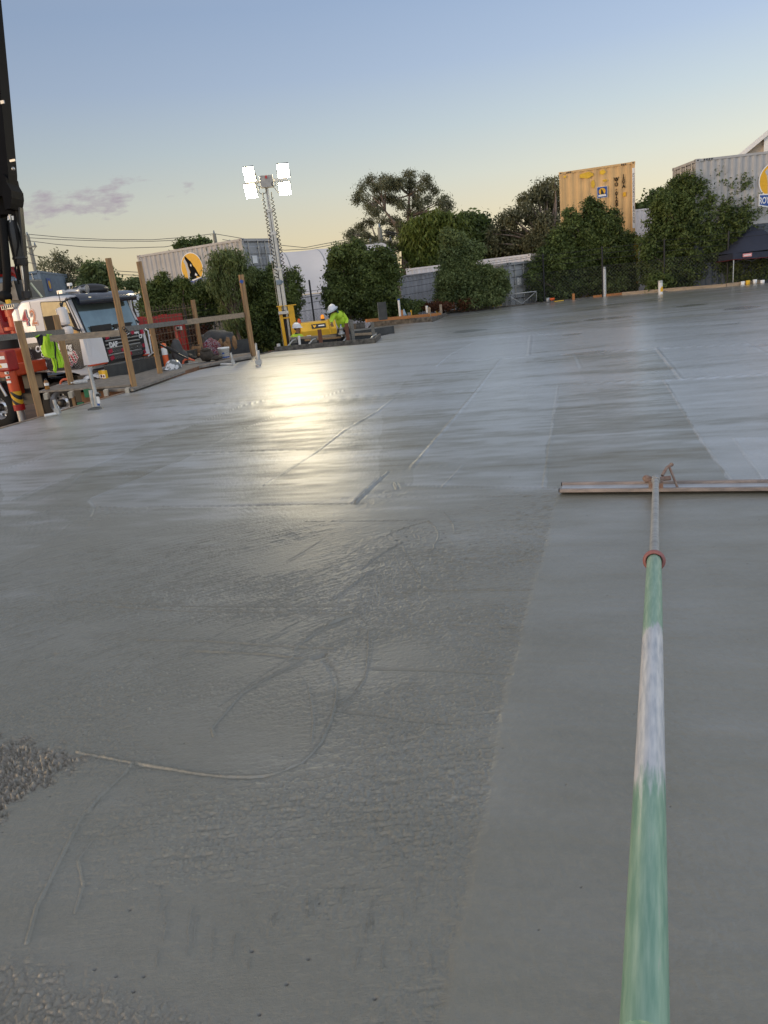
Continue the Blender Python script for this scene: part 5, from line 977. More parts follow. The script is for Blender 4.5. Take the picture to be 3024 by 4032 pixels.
# rear raised form
ra = P(1475, 1283); rb = P(1699, 1266)
board('long concrete-splattered board of the raised form with orange timber', ra, rb, -.3, D(1475, 1266, ra.y).z, .05, m_spl)
za = D(1442, 1263, 27.6); zb = D(1734, 1237, 30.0); tag(MB().mat(m_orf).beam(Vector(), zb-za, .10, .11).build('form_timber', None, None, za), 'long orange timber capping the raised splattered form', 'timber')
board('pale angled board at the right tip of the raised form', P(1701, 1268), P(1756, 1245), -.1, .14, .05, m_spl)
board('dark block-like form at the left end of the raised form', P(1396, 1292), P(1432, 1287), -.4, .17, .25, m_spl)
pn = D(1510, 1256, 27.5); o = MB().mat(m_plyd).box((0, 0, .28), (.30, .03, .62)).mat(m_timg).box((-.16, -.0, .28), (.02, .035, .62)).build('ply_panel', None, None, pn); tag(o, 'dark plywood offcut leaning upright against the dense bush', 'panel')
# kerb of crusts and boards along the far edge
for lab, a, b_, h, m in (('grey kerb board under the grey-green bush', P(1755, 1236), P(1942, 1213), .13, m_spl), ('dark form board along the far edge before the bush of the yellow stack', P(1950, 1213), P(2335, 1172), .05, m_spl), ('orange-brown board on the far edge by the tall white pipe', P(2335, 1172), P(2450, 1160), .09, m_orf), ('stepped brown board right of the tall white pipe', P(2450, 1162), P(2520, 1156), .12, m_timh), ('splintered tan board on the far edge beneath the thicket', P(2520, 1156), P(2700, 1141), .12, m_timh), ('splintered tan board on the far edge left of the canopy leg', P(2700, 1141), P(2860, 1128), .11, m_timh), ('tan board on the far edge ending at the cups and tins', P(2860, 1128), P(2990, 1115), .12, m_timh)):
    board(lab, a, b_, -.5, h, .10, m)
# platform and deck
dk = [P(148, 1541, .12), P(510, 1515, .12), P(524, 1506, .12), P(523, 1474, .12), P(420, 1480, .12), P(262, 1500, .12)]
def slabpoly(name, label, pts, th_, m, cat):
    o = pts[0]; n = len(pts); vs = [p-o for p in pts]+[p-o-Vector((0, 0, th_)) for p in pts]; b_ = MB().mat(m).add(vs, [tuple(range(n)), tuple(reversed(range(n, 2*n)))]+[(i, (i+1) % n, n+(i+1) % n, n+i) for i in range(n)], False); return tag(b_.build(name, None, None, o), label, cat)
slabpoly('plywood_platform', 'grey plywood work platform in front of the truck wheel', dk, .035, m_deck, 'platform')
dk2 = [P(524, 1532, .075)+Vector((-.03, .1, 0)), (Vector((-4.15, 18.3, .085))), P(996, 1402, .08)+Vector((-.04, 0, 0)), P(985, 1388, .08), P(770, 1412, .085), P(640, 1442, .085), P(523, 1476, .085), Vector((-5.3, 15.2, .075))]
slabpoly('cement_crusted_deck', 'cement-crusted working deck carrying helmet, bags and bucket', dk2, .05, m_deck, 'deck')
for i, (x, y) in enumerate(((186, 1546), (282, 1540), (420, 1532), (504, 1526))):
    c = P(x, y, .085); lab = ['pale bearer end nearest the truck wheel', 'second pale bearer end under the platform', 'third pale bearer end under the platform', 'pale bearer end beside the tall middle post'][i]
    o = MB().mat(mat('bearer_end', (.55, .50, .40), rough=.7)).box((0, -.05, -.06), (.075, .30, .12), M=Matrix.Rotation(.2, 4, 'Z'))
    if i == 1: o.mat(m_tim).box((0, .0, -.5), (.06, .05, .80))
    tag(o.build('bearer', None, None, c), lab, 'bearer', 'bearers under the platform')
board('brown ply sheet under the platform between bearers', P(292, 1592, -.2)+Vector((0, .5, 0)), P(505, 1560, -.1)+Vector((0, .5, 0)), -.62, -.02, .03, m_ply)
for i, (x, y) in enumerate(((345, 1548), (320, 1600))):
    tag(MB().mat(mat('green_packer', (.02, .16, .07))).box((0, 0, 0), (.12, .06, .16)).build('packer', None, None, D(x, y, 14.9)), ['green packer just below the platform edge', 'green packer low near the slab edge under the platform'][i], 'packer', 'green packers')
# black upright form strip, curved
bp_ = [P(420, 1492, .085), P(523, 1474, .085), P(640, 1443, .085), P(716, 1425, .085), P(766, 1413, .085), P(800, 1400, .085)]
vs = []; fs = []; o0 = bp_[0]
for i, p in enumerate(bp_):
    h = .30-.012*i; d = (bp_[min(i+1, 5)]-bp_[max(i-1, 0)]).normalized(); nrm = Vector((-d.y, d.x, 0))*.02
    for q in (p-nrm, p+nrm, p+nrm+Vector((0, 0, h)), p-nrm+Vector((0, 0, h))): vs.append(q-o0)
for i in range(5):
    for k in range(4): fs.append((i*4+k, i*4+(k+1) % 4, (i+1)*4+(k+1) % 4, (i+1)*4+k))
fs += [(0, 1, 2, 3), (20, 23, 22, 21)]
tag(MB().mat(m_plyd).add(vs, fs, False).build('black_form_strip', None, None, o0), 'black upright form strip standing along the back of the deck', 'formwork board')
board('dark splattered board standing upright between last post and dirt', D(845, 1410, 22.3), D(1000, 1378, 22.6), -.3, .40, .04, m_plyd)
# reddish soil heap by the last post
V_ = []; F2_ = []
def heap(label, c, rx, ry, h, m, seed, name='soil_heap'):
    N = 26; vs = []; fs = []; rr = random.Random(seed)
    for i in range(N+1):
        for j in range(N+1):
            u = i/N*2-1; v = j/N*2-1; q = max(0, 1-(u*u+v*v)); z = h*q**.8*(1+.5*float(vnoise(np.array([u*4+seed]), np.array([v*4]), seed)[0]))+.06*float(vnoise(np.array([u*13]), np.array([v*13+seed]), seed)[0])*min(1, q*4)-.02
            vs.append((u*rx, v*ry, z))
    for i in range(N):
        for j in range(N): q = i*(N+1)+j; fs.append((q, q+1, q+N+2, q+N+1))
    return tag(MB().mat(m).add(vs, fs, True).build(name, None, None, c), label, 'soil')
m_soil = mat('red_soil', (.20, .075, .035), rough=.95, scale=9, col2=(.09, .04, .022), bump=1, bscale=25)
heap('heap of red soil between the last post and the light mast', (-2.7, 23.6, -.75), 1.3, .8, .62, m_soil, 3)
heap('heap of red soil along the slab left of the canopy', (13.6, 31.9, -.5), 2.6, .8, .55, m_soil, 5)
# steel stakes and standpipes in or beside the slab
m_gal = mat('zinc_pipe', (.45, .46, .46), rough=.4, metal=.5, col2=(.30, .31, .31)); m_pvcw = mat('pvc_white', (.74, .73, .70), rough=.45, var=.05)
def pipe(label, top, bot, Y, r, m, cap=None, name='pvc_pipe', group='white pipes standing in the slab', band=None):
    a = D(*top, Y); b_ = D(*bot, Y); h = a.z-b_.z; o = MB().mat(m).tube([(0, 0, -.12), ((a.x-b_.x)*.5, 0, h/2), (a.x-b_.x, 0, h)], r, 14); th = o.build(name, None, None, (b_.x, Y, b_.z)); tag(th, label, 'pipe', group)
    if cap: MB().mat(cap).tube([(a.x-b_.x, 0, h-r*.8), (a.x-b_.x, 0, h+.015)], r*1.12, 14).build('cap', None, th)
    if band: MB().mat(band).tube([(0, 0, h*.15), (0, 0, h*.55)], r*1.015, 14, False).build('yellow_paint', None, th)
    return th
sp3 = lambda x, y: float(P(x, y).y)
pipe('tallest white standpipe on the far slab edge before the dark bush', (2378, 1052), (2380, 1166), sp3(2380, 1166)-.3, .085, m_pvcw, m_gal)
pipe('short white standpipe with orange lump at its foot', (2178, 1136), (2181, 1182), sp3(2181, 1182)-.2, .080, m_pvcw, m_gal)
pipe('white standpipe painted yellow at its base below the thicket', (2600, 1106), (2601, 1156), sp3(2601, 1156)-.3, .085, m_pvcw, m_gal, band=m_lyel)
pipe('tall thin white pipe with blue tip behind the raised orange form', (1569, 1178), (1575, 1240), 29.5, .045, m_pvcw, m_lblue)
pipe('thin white pipe with blue tip by the bending worker\'s hand', (1341, 1279), (1345, 1310), 22.6, .022, m_pvcw, m_lblue)
pipe('white pipe standing before the helmeted worker\'s chest', (1177, 1322), (1180, 1358), 22.0, .036, m_pvcw, None)
pipe('little white pipe beside the stake at the raised form', (1680, 1204), (1681, 1219), 30.2, .05, m_pvcw, None)
pipe('small yellow marker stick behind the raised form', (1618, 1221), (1620, 1238), 29.8, .025, m_lyel, None, 'marker_stick', None)
pipe('stub of white pipe on the board by the light mast', (1096, 1354), (1097, 1362), 22.9, .055, m_pvcw, None)
c = P(1345, 1320, .1); tag(MB().mat(m_steel).lathe([(.0, 0), (.11, 0), (.10, .05), (.06, .08), (.06, .16), (.075, .17), (.075, .20), (0, .20)], 14).build('pipe_fitting', None, None, (D(1345, 1318, 22.6))), 'grey pipe fitting on the timber beneath the bending worker', 'fitting')
ps = thing('screed_stake', 'tall zinc stake with clamp standing in the slab before the platform', 'stake', P(378, 1610), 0, 'steel stakes at the slab edge'); PO = Vector(ps.location)
def ip(x, y, Y=PO.y): return D(x, y, Y)-PO
MB().mat(m_gal).tube([ip(352, 1449), ip(376, 1552)], .032, 12).build('upper_pole', None, ps)
MB().mat(m_gal).tube([ip(362, 1535)+Vector((-.02, 0, 0)), ip(371, 1608)], .04, 12).tube([ip(376, 1545), ip(383, 1600)], .05, 12).build('lower_sleeve', None, ps)
MB().mat(m_pvcw).box(ip(385, 1574)+Vector((.02, -.03, 0)), (.04, .04, .12)).mat(m_lblue).box(ip(385, 1590)+Vector((.02, -.03, 0)), (.03, .03, .05)).mat(m_blk).box(ip(384, 1556), (.09, .09, .05)).build('clamp', None, ps)
MB().mat(mat('wet_cement_collar', (.10, .10, .09), rough=.3)).blob((0, -.02, .0), (.12, .12, .04), 2, noise=.3).build('cement_collar', None, ps)
def lstake(label, top, bot, arm, r=.028):
    b_ = P(*bot); th = thing('steel_stake', label, 'stake', b_, 0, 'steel stakes at the slab edge'); a = D(*top, b_.y)-b_
    MB().mat(m_gal).tube([(0, 0, -.05), a], r, 10).box(a*.25, (r*3, r*3, .10), bev=.005).build('stake', None, th)
    if arm: e = P(*arm, .03)-b_; MB().mat(m_pvcw).tube([(0, 0, .03), e], r*.9, 8).build('arm', None, th)
lstake('bent zinc stake in front of the truck\'s silver wheel', (212, 1574), (231, 1634), (176, 1637))
lstake('zinc stake with white pipe arm by the bucket', (908, 1389), (921, 1438), (868, 1434))
lstake('first of the paired stakes right of the last post', (1007, 1352), (1015, 1437), None, .026)
lstake('thicker of the paired stakes right of the last post', (1014, 1380), (1019, 1441), None, .045)
# ------------------------------------------------------------------ loose things on deck and platform
m_glassb = mat('amber_juice', (.30, .14, .03), rough=.15, spec=.7, var=.08); m_clear = mat('clear_plastic', (.75, .78, .80), rough=.12, spec=.7, trans=.5, var=.02); m_tool = mat('orange_red_handle', (.72, .14, .06), rough=.4)
c = P(188, 1534, .14); o = thing('juice_bottle', 'brown juice bottle with dark cap standing on the platform', 'bottle', c)
MB().mat(m_glassb).lathe([(0, 0), (.046, .002), (.048, .03), (.044, .07), (.047, .10), (.046, .15), (.030, .185), (.024, .20), (0, .20)], 16).build('bottle_body', None, o)
MB().mat(m_blk).lathe([(.026, .195), (.027, .225), (0, .226)], 14).build('cap', None, o); MB().mat(m_lwht).lathe([(.0475, .085), (.0475, .14)], 16).build('label', None, o)
c = P(318, 1511, .12); o = thing('water_bottle', 'clear empty water bottle lying on the platform', 'bottle', c+Vector((0, 0, .045)), .15)
MB().mat(m_clear).lathe([(0, -.16), (.040, -.155), (.045, -.12), (.042, -.05), (.045, 0), (.042, .05), (.045, .09), (.03, .14), (.016, .16), (.016, .18)], 16, Matrix.Rotation(-math.pi/2, 4, 'Y')).build('bottle_body', None, o); MB().mat(m_lwht).tube([(-.18, 0, 0), (-.20, 0, 0)], .018, 10).build('cap', None, o)
def trowel(label, c, rz, s=1.0):
    o = thing('hand_float', label, 'hand float', c, rz, 'hand floats with orange handles')
    MB().mat(m_gal).box((0, 0, .006), (.40*s, .13*s, .012)).build('blade', None, o)
    MB().mat(m_tool).tube([(-.13*s, 0, .01), (-.11*s, 0, .07*s), (-.05*s, 0, .105*s), (.03*s, 0, .105*s), (.09*s, 0, .07*s), (.14*s, 0, .05*s)], [.022*s, .022*s, .026*s, .026*s, .022*s, .016*s], 10).build('grip', None, o)
trowel('hand float with orange grip on the platform before the post', P(262, 1512, .125), .1)
trowel('hand float with orange grip beside the white helmet', P(744, 1432, .09), .25, 1.15)
# white sheeting and yellow tool cartons by the black form strip
m_crt = mat('carton_yellow', (.80, .48, .03), rough=.6, var=.05)
for lab, x, y, rz in (('yellow carton standing at the end of the black form strip', 402, 1490, .3), ('yellow carton leaning against its twin by the form strip', 416, 1490, -.4)):
    c = P(x, y, .12); o = thing('carton', lab, 'carton', c, rz, 'yellow cartons'); MB().mat(m_crt).box((0, 0, .09), (.10, .08, .18), bev=.006).build('carton_body', None, o)
    MB().mat(m_lwht).box((0, -.043, .055), (.085, .006, .08)).mat(m_red).box((0, -.047, .055), (.04, .004, .05)).build('label', None, o)
c = P(372, 1492, .12); o = MB().mat(mat('clear_film', (.70, .72, .74), rough=.25, spec=.8, scale=12, col2=(.30, .31, .33)))
RS = random.Random(8); vs = []; fs = []
for i in range(15):
    for j in range(9): vs.append(((i-7)*.035+RS.uniform(-.012, .012), (j-4)*.04, .10*max(0, 1-((i-7)/7.5)**2-((j-4)/4.6)**2)+RS.uniform(0, .045)))
for i in range(14):
    for j in range(8): q = i*9+j; fs.append((q, q+1, q+10, q+9))
tag(o.add(vs, fs, True).build('plastic_film', None, None, c), 'crumpled clear plastic film beside the yellow cartons', 'plastic film')
# hard hat with camouflage sticker pattern
hm = bpy.data.materials.new('camo_white'); hm.use_nodes = True; t = hm.node_tree; b = t.nodes['Principled BSDF']; n = t.nodes.new('ShaderNodeTexNoise'); n.inputs['Scale'].default_value = 11; n.inputs['Detail'].default_value = 2; tcn = t.nodes.new('ShaderNodeTexCoord'); t.links.new(tcn.outputs['Object'], n.inputs['Vector'])
r = t.nodes.new('ShaderNodeValToRGB'); r.color_ramp.interpolation = 'CONSTANT'; r.color_ramp.elements[0].color = (.16, .17, .17, 1); r.color_ramp.elements[1].position = .47; r.color_ramp.elements[1].color = (.42, .43, .44, 1); e = r.color_ramp.elements.new(.54); e.color = (.72, .73, .75, 1); t.links.new(n.outputs[0], r.inputs[0]); t.links.new(r.outputs[0], b.inputs['Base Color']); b.inputs['Roughness'].default_value = .3
def hat(parent, M, m, brim=1.35, name='hard_hat', s=1.0, brimm=None):
    vs = []; fs = []; NA, NR = 20, 7
    for j in range(NR+1):
        ph = j/NR*math.pi/2
        for i in range(NA): a = 2*math.pi*i/NA; vs.append(M @ Vector((.118*s*math.cos(a)*math.cos(ph)**.8, .142*s*math.sin(a)*math.cos(ph)**.8, .125*s*math.sin(ph)+.01*s*(1 if abs(math.cos(a)) < .25 and ph > .3 else 0))))
    for j in range(NR):
        for i in range(NA): fs.append((j*NA+i, j*NA+(i+1) % NA, (j+1)*NA+(i+1) % NA, (j+1)*NA+i))
    b_ = MB().mat(m).add(vs, fs, True); vs = []; fs = []
    for k, q in enumerate((1.0, brim, brim*.99)):
        for i in range(NA): a = 2*math.pi*i/NA; fr_ = 1+.18*max(0, -math.sin(a)); vs.append(M @ Vector((.118*s*math.cos(a)*q, .142*s*math.sin(a)*q*(fr_ if k else 1), (0, -.016, -.024)[k]*s)))
    for k in range(2):
        for i in range(NA): fs.append((k*NA+i, k*NA+(i+1) % NA, (k+1)*NA+(i+1) % NA, (k+1)*NA+i))
    b_.mat(brimm or m).add(vs, fs, True); return b_.build(name, None, parent)
c = P(684, 1452, .09); o = hat(None, Matrix.Identity(4), hm, 1.30, s=1.45); o.location = c+Vector((0, 0, .03)); o.rotation_euler = (R_(-8), R_(10), -.9); tag(o, 'white and grey camouflage hard hat lying on the deck', 'hard hat')
# dark belts and tool pouch
def lumps(name, label, cat, c, parts, m, seed=1):
    b_ = MB().mat(m)
    for i, (p, r_) in enumerate(parts): b_.blob(p, r_, 3, noise=.16, seed=seed+i)
    return tag(b_.build(name, None, None, c), label, cat)
m_lth = mat('dark_leather', (.035, .03, .026), rough=.6, scale=14, col2=(.015, .013, .012)); m_tan = mat('tan_suede', (.32, .19, .09), rough=.85, scale=12, col2=(.18, .10, .05)); m_bag = mat('grey_bag_cloth', (.075, .075, .075), rough=.85, scale=9)
c = P(735, 1420, .09); lumps('tool_belt', 'black tool belt heaped between hard hat and orange float', 'tool belt', c, [((-.12, .1, .07), (.16, .1, .07)), ((.05, .12, .09), (.12, .1, .08)), ((-.22, .02, .05), (.09, .07, .05)), ((.2, .06, .05), (.1, .06, .045))], m_lth)
c = P(745, 1407, .09); o = MB().mat(m_org).tube([(.1, .1, .13), (.16, .1, .18), (.22, .1, .16), (.23, .1, .08)], .03, 8).build('grip', None, None, c); tag(o, 'orange saw grip poking out behind the black tool belt', 'saw')
def boot(label, c, rz, m):
    o = thing('work_boot', label, 'boot', c, rz, 'tan work boots on the deck')
    MB().mat(m).blob((0, 0, .17), (.085, .085, .18), 3, noise=.07, seed=2).blob((0, -.10, .06), (.075, .14, .065), 3, noise=.05, seed=3).build('upper', None, o)
    MB().mat(m_rub).prism([(-.07, -.23), (.07, -.23), (.08, -.05), (.07, .09), (-.07, .09), (-.08, -.05)], .03).build('sole', None, o)
    MB().mat(m_lth).lathe([(.062, .32), (.072, .34), (.060, .345)], 14).build('collar', None, o)
boot('left tan work boot standing beside the short post', P(770, 1407, .09), -.3, m_tan); boot('right tan work boot standing beside the short post', P(786, 1406, .09), .2, m_tan)
c = P(818, 1423, .09); lumps('tool_bag', 'dark brown tool bag slumped in front of the patterned backpack', 'tool bag', c, [((0, .05, .15), (.19, .15, .16)), ((.0, .03, .29), (.13, .1, .05)), ((.24, -.02, .06), (.16, .09, .06))], mat('brown_bag', (.07, .055, .04), rough=.8, scale=12, col2=(.03, .025, .02)), 4)
bk = bpy.data.materials.new('patterned_cloth'); bk.use_nodes = True; t = bk.node_tree; b = t.nodes['Principled BSDF']; n = t.nodes.new('ShaderNodeTexNoise'); n.inputs['Scale'].default_value = 14; n.inputs['Detail'].default_value = 3; n.inputs['Distortion'].default_value = 2; tcn = t.nodes.new('ShaderNodeTexCoord'); t.links.new(tcn.outputs['Object'], n.inputs['Vector'])
r = t.nodes.new('ShaderNodeValToRGB'); r.color_ramp.interpolation = 'CONSTANT'; E_ = r.color_ramp.elements; E_[0].color = (.02, .02, .03, 1); E_[1].position = .44; E_[1].color = (.30, .02, .03, 1)
for p_, c_ in ((.50, (.05, .05, .06)), (.54, (.45, .44, .44)), (.58, (.22, .03, .04)), (.63, (.08, .12, .25))): e = E_.new(p_); e.color = c_+(1,)
t.links.new(n.outputs[0], r.inputs[0]); t.links.new(r.outputs[0], b.inputs['Base Color']); b.inputs['Roughness'].default_value = .8
c = P(838, 1405, .09); bk_ = lumps('backpack', 'red and black patterned backpack between boots and bucket', 'backpack', c, [((0, .1, .26), (.24, .17, .23)), ((.10, 0, .12), (.17, .12, .11)), ((-.12, .05, .12), (.12, .12, .1))], bk, 7)
c = P(852, 1390, .09); lumps('duffel_bag', 'large dark grey duffel bag behind backpack and bucket', 'bag', c, [((0, .4, .42), (.48, .22, .22)), ((-.32, .38, .32), (.22, .2, .22)), ((.3, .4, .32), (.24, .2, .2))], m_bag, 9)
c = P(878, 1400, .09); lumps('glove_pile', 'pile of tan leather gloves and nail bags behind the white bucket', 'gloves', c, [((-.12, .2, .20), (.10, .08, .20)), ((-.04, .2, .34), (.05, .05, .12)), ((.16, .22, .36), (.06, .05, .12)), ((.1, .25, .22), (.12, .1, .14)), ((.33, .25, .30), (.07, .06, .18))], m_tan, 12)
c = P(886, 1411, .09); o = thing('plastic_bucket', 'white plastic bucket with blue lettering patch near the slab edge', 'bucket', c)
MB().mat(m_lwht).lathe([(0, 0), (.125, .003), (.150, .25), (.157, .25), (.157, .285), (.148, .285), (.12, .02), (0, .02)], 22).build('bucket_body', None, o)
MB().mat(m_lblue).lathe([(.1275, .02), (.1305, .05)], 22).prism([(-.03, .12), (.03, .12), (.03, .16), (-.03, .16)], .004, Matrix.Translation((0, -.146, 0)) @ Matrix.Rotation(math.pi/2, 4, 'X')).build('print', None, o)
MB().mat(m_steel).tube([(-.155, 0, .25), (-.15, -.08, .17), (0, -.17, .12), (.15, -.08, .17), (.155, 0, .25)], .004, 5).build('bail_handle', None, o)
c = P(650, 1440, .085); o = thing('bollard', 'orange and white striped traffic bollard behind the black form strip', 'bollard', D(655, 1425, 19.4)-Vector((0, 0, .3)))
MB().mat(m_org).lathe([(.075, 0), (.07, .75), (0, .78)], 14).build('post', None, o); MB().mat(m_lwht).lathe([(.0755, .48), (.0725, .66)], 14, smooth=True).build('reflective_band', None, o)
c = D(700, 1395, 19.6); lumps('grey_sack', 'crumpled grey sack leaning against the red outrigger leg', 'sack', c-Vector((0, 0, .25)), [((0, 0, .3), (.15, .12, .32)), ((.1, 0, .15), (.16, .12, .2))], m_bag, 15)
tag(MB().mat(m_blk).tube([(0, 0, 0), (.45, .05, -.32), (.62, .05, -.42)], .025, 8).mat(m_rub).tube([(.15, 0, -.08), (.4, .03, -.26)], .032, 8).build('air_tool', None, None, D(627, 1355, 18.4)), 'black tool shaft propped up beside the tall left post', 'tool')
# small litter on the far slab edge
for nm, lab, cat, (x, y), Y, m, kind in (('tin', 'yellow and white tin among the clutter at the far right edge', 'tin', (2945, 1113), 29.9, m_crt, 0), ('cup', 'white cup beside the yellow tin at the far right edge', 'cup', (2925, 1117), 30.0, m_lwht, 0), ('cup', 'white cup right of the yellow tin at the far right edge', 'cup', (2972, 1110), 29.9, m_lwht, 0), ('cup', 'lone white cup beyond the end of the tan board', 'cup', (3002, 1112), 29.7, m_lwht, 0), ('paper_scrap', 'white scrap on the far edge left of the canopy leg', 'scrap', (2815, 1126), 31.2, m_lwht, 1), ('paper_scrap', 'white scrap on the edge board right of the yellow-painted pipe', 'scrap', (2710, 1136), 31.5, m_lwht, 1), ('tin', 'grey tin at the foot of the short white standpipe', 'tin', (2157, 1181), 33.0, m_gal, 0), ('float_handle', 'orange lump beside the short white standpipe', 'tool', (2175, 1175), 32.8, m_org, 2), ('level', 'yellow level lying right of the short white standpipe', 'level', (2200, 1181), 32.8, m_crt, 3), ('marker_block', 'orange peg standing between the two white standpipes', 'peg', (2258, 1168), 33.0, m_orf, 4), ('timber_offcut', 'yellow offcut lying right of the grey kerb board', 'offcut', (1957, 1200), 33.0, m_crt, 3), ('concrete_lump', 'dried concrete lump at the foot of the yellow-painted pipe', 'lump', (2618, 1148), 31.4, m_spl, 2), ('blue_cone', 'pale blue funnel behind the raised orange form', 'funnel', (1591, 1232), 30.0, mat('pale_blue', (.30, .42, .50)), 5)):
    c = D(x, y, Y); b_ = MB().mat(m)
    if kind == 0: b_.lathe([(0, -.1), (.07, -.1), (.08, .09), (.07, .09), (0, .07)], 12)
    elif kind == 1: b_.blob((0, 0, 0), (.09, .06, .04), 2, noise=.4, seed=x)
    elif kind == 2: b_.blob((0, 0, -.03), (.11, .08, .06), 2, noise=.3, seed=x)
    elif kind == 3: b_.box((0, 0, -.04), (.42, .07, .03), M=Matrix.Rotation(.2, 4, 'Z'))
    elif kind == 4: b_.box((0, 0, 0), (.10, .05, .26))
    else: b_.lathe([(.10, -.1), (.02, .14), (0, .15)], 12)
    tag(b_.build(nm, None, None, c), lab, cat)
# steel reinforcing mesh panel leaning behind the truck front
ms = MB().mat(mat('rusty_bar', (.12, .08, .05), rough=.8)); m0 = D(555, 1210, 20.3); m1 = D(765, 1185, 23.5); zb_ = -.95; hgt = m0.z-zb_
o0 = Vector((m0.x, m0.y, zb_)); dd = Vector((m1.x-m0.x, m1.y-m0.y, 0)); nL = dd.length
for i in range(int(nL/.2)+1): ms.tube([dd*(i*.2/nL), dd*(i*.2/nL)+Vector((0, .0, hgt))], .0085, 5)
for k in range(int(hgt/.2)+1): ms.tube([Vector((0, -.012, k*.2)), dd+Vector((0, -.012, k*.2))], .0085, 5)
tag(ms.build('reinforcing_mesh', None, None, o0), 'upright sheet of rusty reinforcing mesh behind the truck nose', 'mesh panel')
# gate frame in front of the right gum tree
g0 = D(1993, 1197, 33.6); g1 = D(2105, 1150, 33.4); gt = thing('steel_gate', 'low steel-framed mesh gate with crossed braces before the white container', 'gate', (g0.x, 33.6, g0.z-.1)); GO = Vector(gt.location)
tl_ = D(1994, 1160, 33.6)-GO; tr_ = D(2112, 1147, 33.5)-GO; bl_ = Vector((tl_.x, 0, 0)); br_ = Vector((tr_.x, 0, .1))
MB().mat(m_steel).tube([bl_, tl_, tr_, br_], .025, 8).build('frame', None, gt); MB().mat(m_steel).tube([tl_, (bl_+br_)/2], .018, 6).tube([tr_, (bl_+br_)/2+Vector((.05, 0, 0))], .018, 6).build('brace', None, gt)
wm = MB().mat(m_mesh)
for i in range(16):
    for sg in (0, 1): x0 = tl_.x+(tr_.x-tl_.x)*i/16; x1 = x0+(tr_.x-tl_.x)*.28; x1 = min(x1, tr_.x); wm.beam((x0, 0, .0 if sg else tl_.z*.9), (x1, 0, tl_.z*.9 if sg else 0), .006, .006)
wm.build('wire_mesh', None, gt)
# hi-vis jacket hung over the rail
m_hv = mat('hi_vis_lime', (.45, .82, .05), rough=.75, scale=5, var=.12, col2=(.40, .62, .03)); m_navy = mat('navy_cloth', (.012, .014, .022), rough=.8)
jY = 15.0; J = lambda x, y, dy=0: D(x/5.18, 1100+y/5.18, jY+dy)
jk = thing('hi_vis_jacket', 'lime hi-vis jacket with navy yoke draped over the timber rail', 'jacket', J(950, 1130)); JO = Vector(jk.location)
def cloth(name, rows, m, depth=.10, thick=.03, seed=1):
    rr = random.Random(seed); vs = []; fs = []; K = 14; R2 = []
    for i in range(len(rows)-1):
        for s_ in range(5): t_ = s_/5; R2.append([rows[i][k]*(1-t_)+rows[i+1][k]*t_ for k in range(4)])
    R2.append(list(rows[-1])); ph = rr.uniform(0, 6)
    for side in (0, 1):
        for q, (xl, yl, xr_, yr_) in enumerate(R2):
            for k in range(K+1):
                u = k/K; x = xl+(xr_-xl)*u; y = yl+(yr_-yl)*u; fold = .5*math.sin(u*11+ph+q*.05)+.35*math.sin(u*23+ph*2-q*.11)
                bulge = math.sin(math.pi*u)**.6; d = -depth*.45*bulge+depth*.35*fold*bulge if side == 0 else thick+depth*.25*bulge
                vs.append(J(x, y, d)-JO)
    H = len(R2); W_ = K+1
    for side in (0, 1):
        for q in range(H-1):
            for k in range(K): a = side*H*W_+q*W_+k; fs.append((a, a+1, a+W_+1, a+W_))
    for q in range(H-1):
        for k in (0, K): a = q*W_+k; fs.append((a, a+W_, a+W_+H*W_, a+H*W_))
    for q in (0, H-1):
        for k in range(K): a = q*W_+k; fs.append((a, a+1, a+1+H*W_, a+H*W_))
    return MB().mat(m).add(vs, fs, True).build(name, None, jk)
cloth('jacket_front', [(850, 1105, 1060, 1125), (835, 1180, 1065, 1180), (830, 1300, 1085, 1290), (840, 1420, 1110, 1400), (850, 1490, 1125, 1480), (900, 1575, 1125, 1560), (1010, 1610, 1130, 1600)], m_hv, .18, .06, 2)
cloth('sleeve', [(1075, 1270, 1160, 1290), (1090, 1400, 1190, 1400), (1120, 1520, 1230, 1480), (1165, 1640, 1280, 1600), (1180, 1730, 1310, 1700), (1190, 1810, 1305, 1800)], m_hv, .12, .05, 3)
cloth('sleeve', [(1040, 1590, 1120, 1570), (1060, 1680, 1160, 1670), (1090, 1780, 1170, 1780), (1080, 1850, 1160, 1860), (1120, 1900, 1150, 1910)], m_hv, .10, .04, 4)
jY = 14.3; cloth('yoke', [(735, 1180, 850, 1120), (745, 1220, 880, 1150), (765, 1290, 880, 1240), (800, 1350, 870, 1340)], m_navy, .05, .04, 5)
cloth('collar', [(715, 1160, 800, 1125), (728, 1205, 820, 1140)], m_hv, .05, .05, 6)
cloth('side_panel', [(1090, 1270, 1130, 1280), (1110, 1400, 1150, 1400), (1110, 1520, 1145, 1530), (1120, 1620, 1140, 1620)], m_navy, .06, .03, 7)
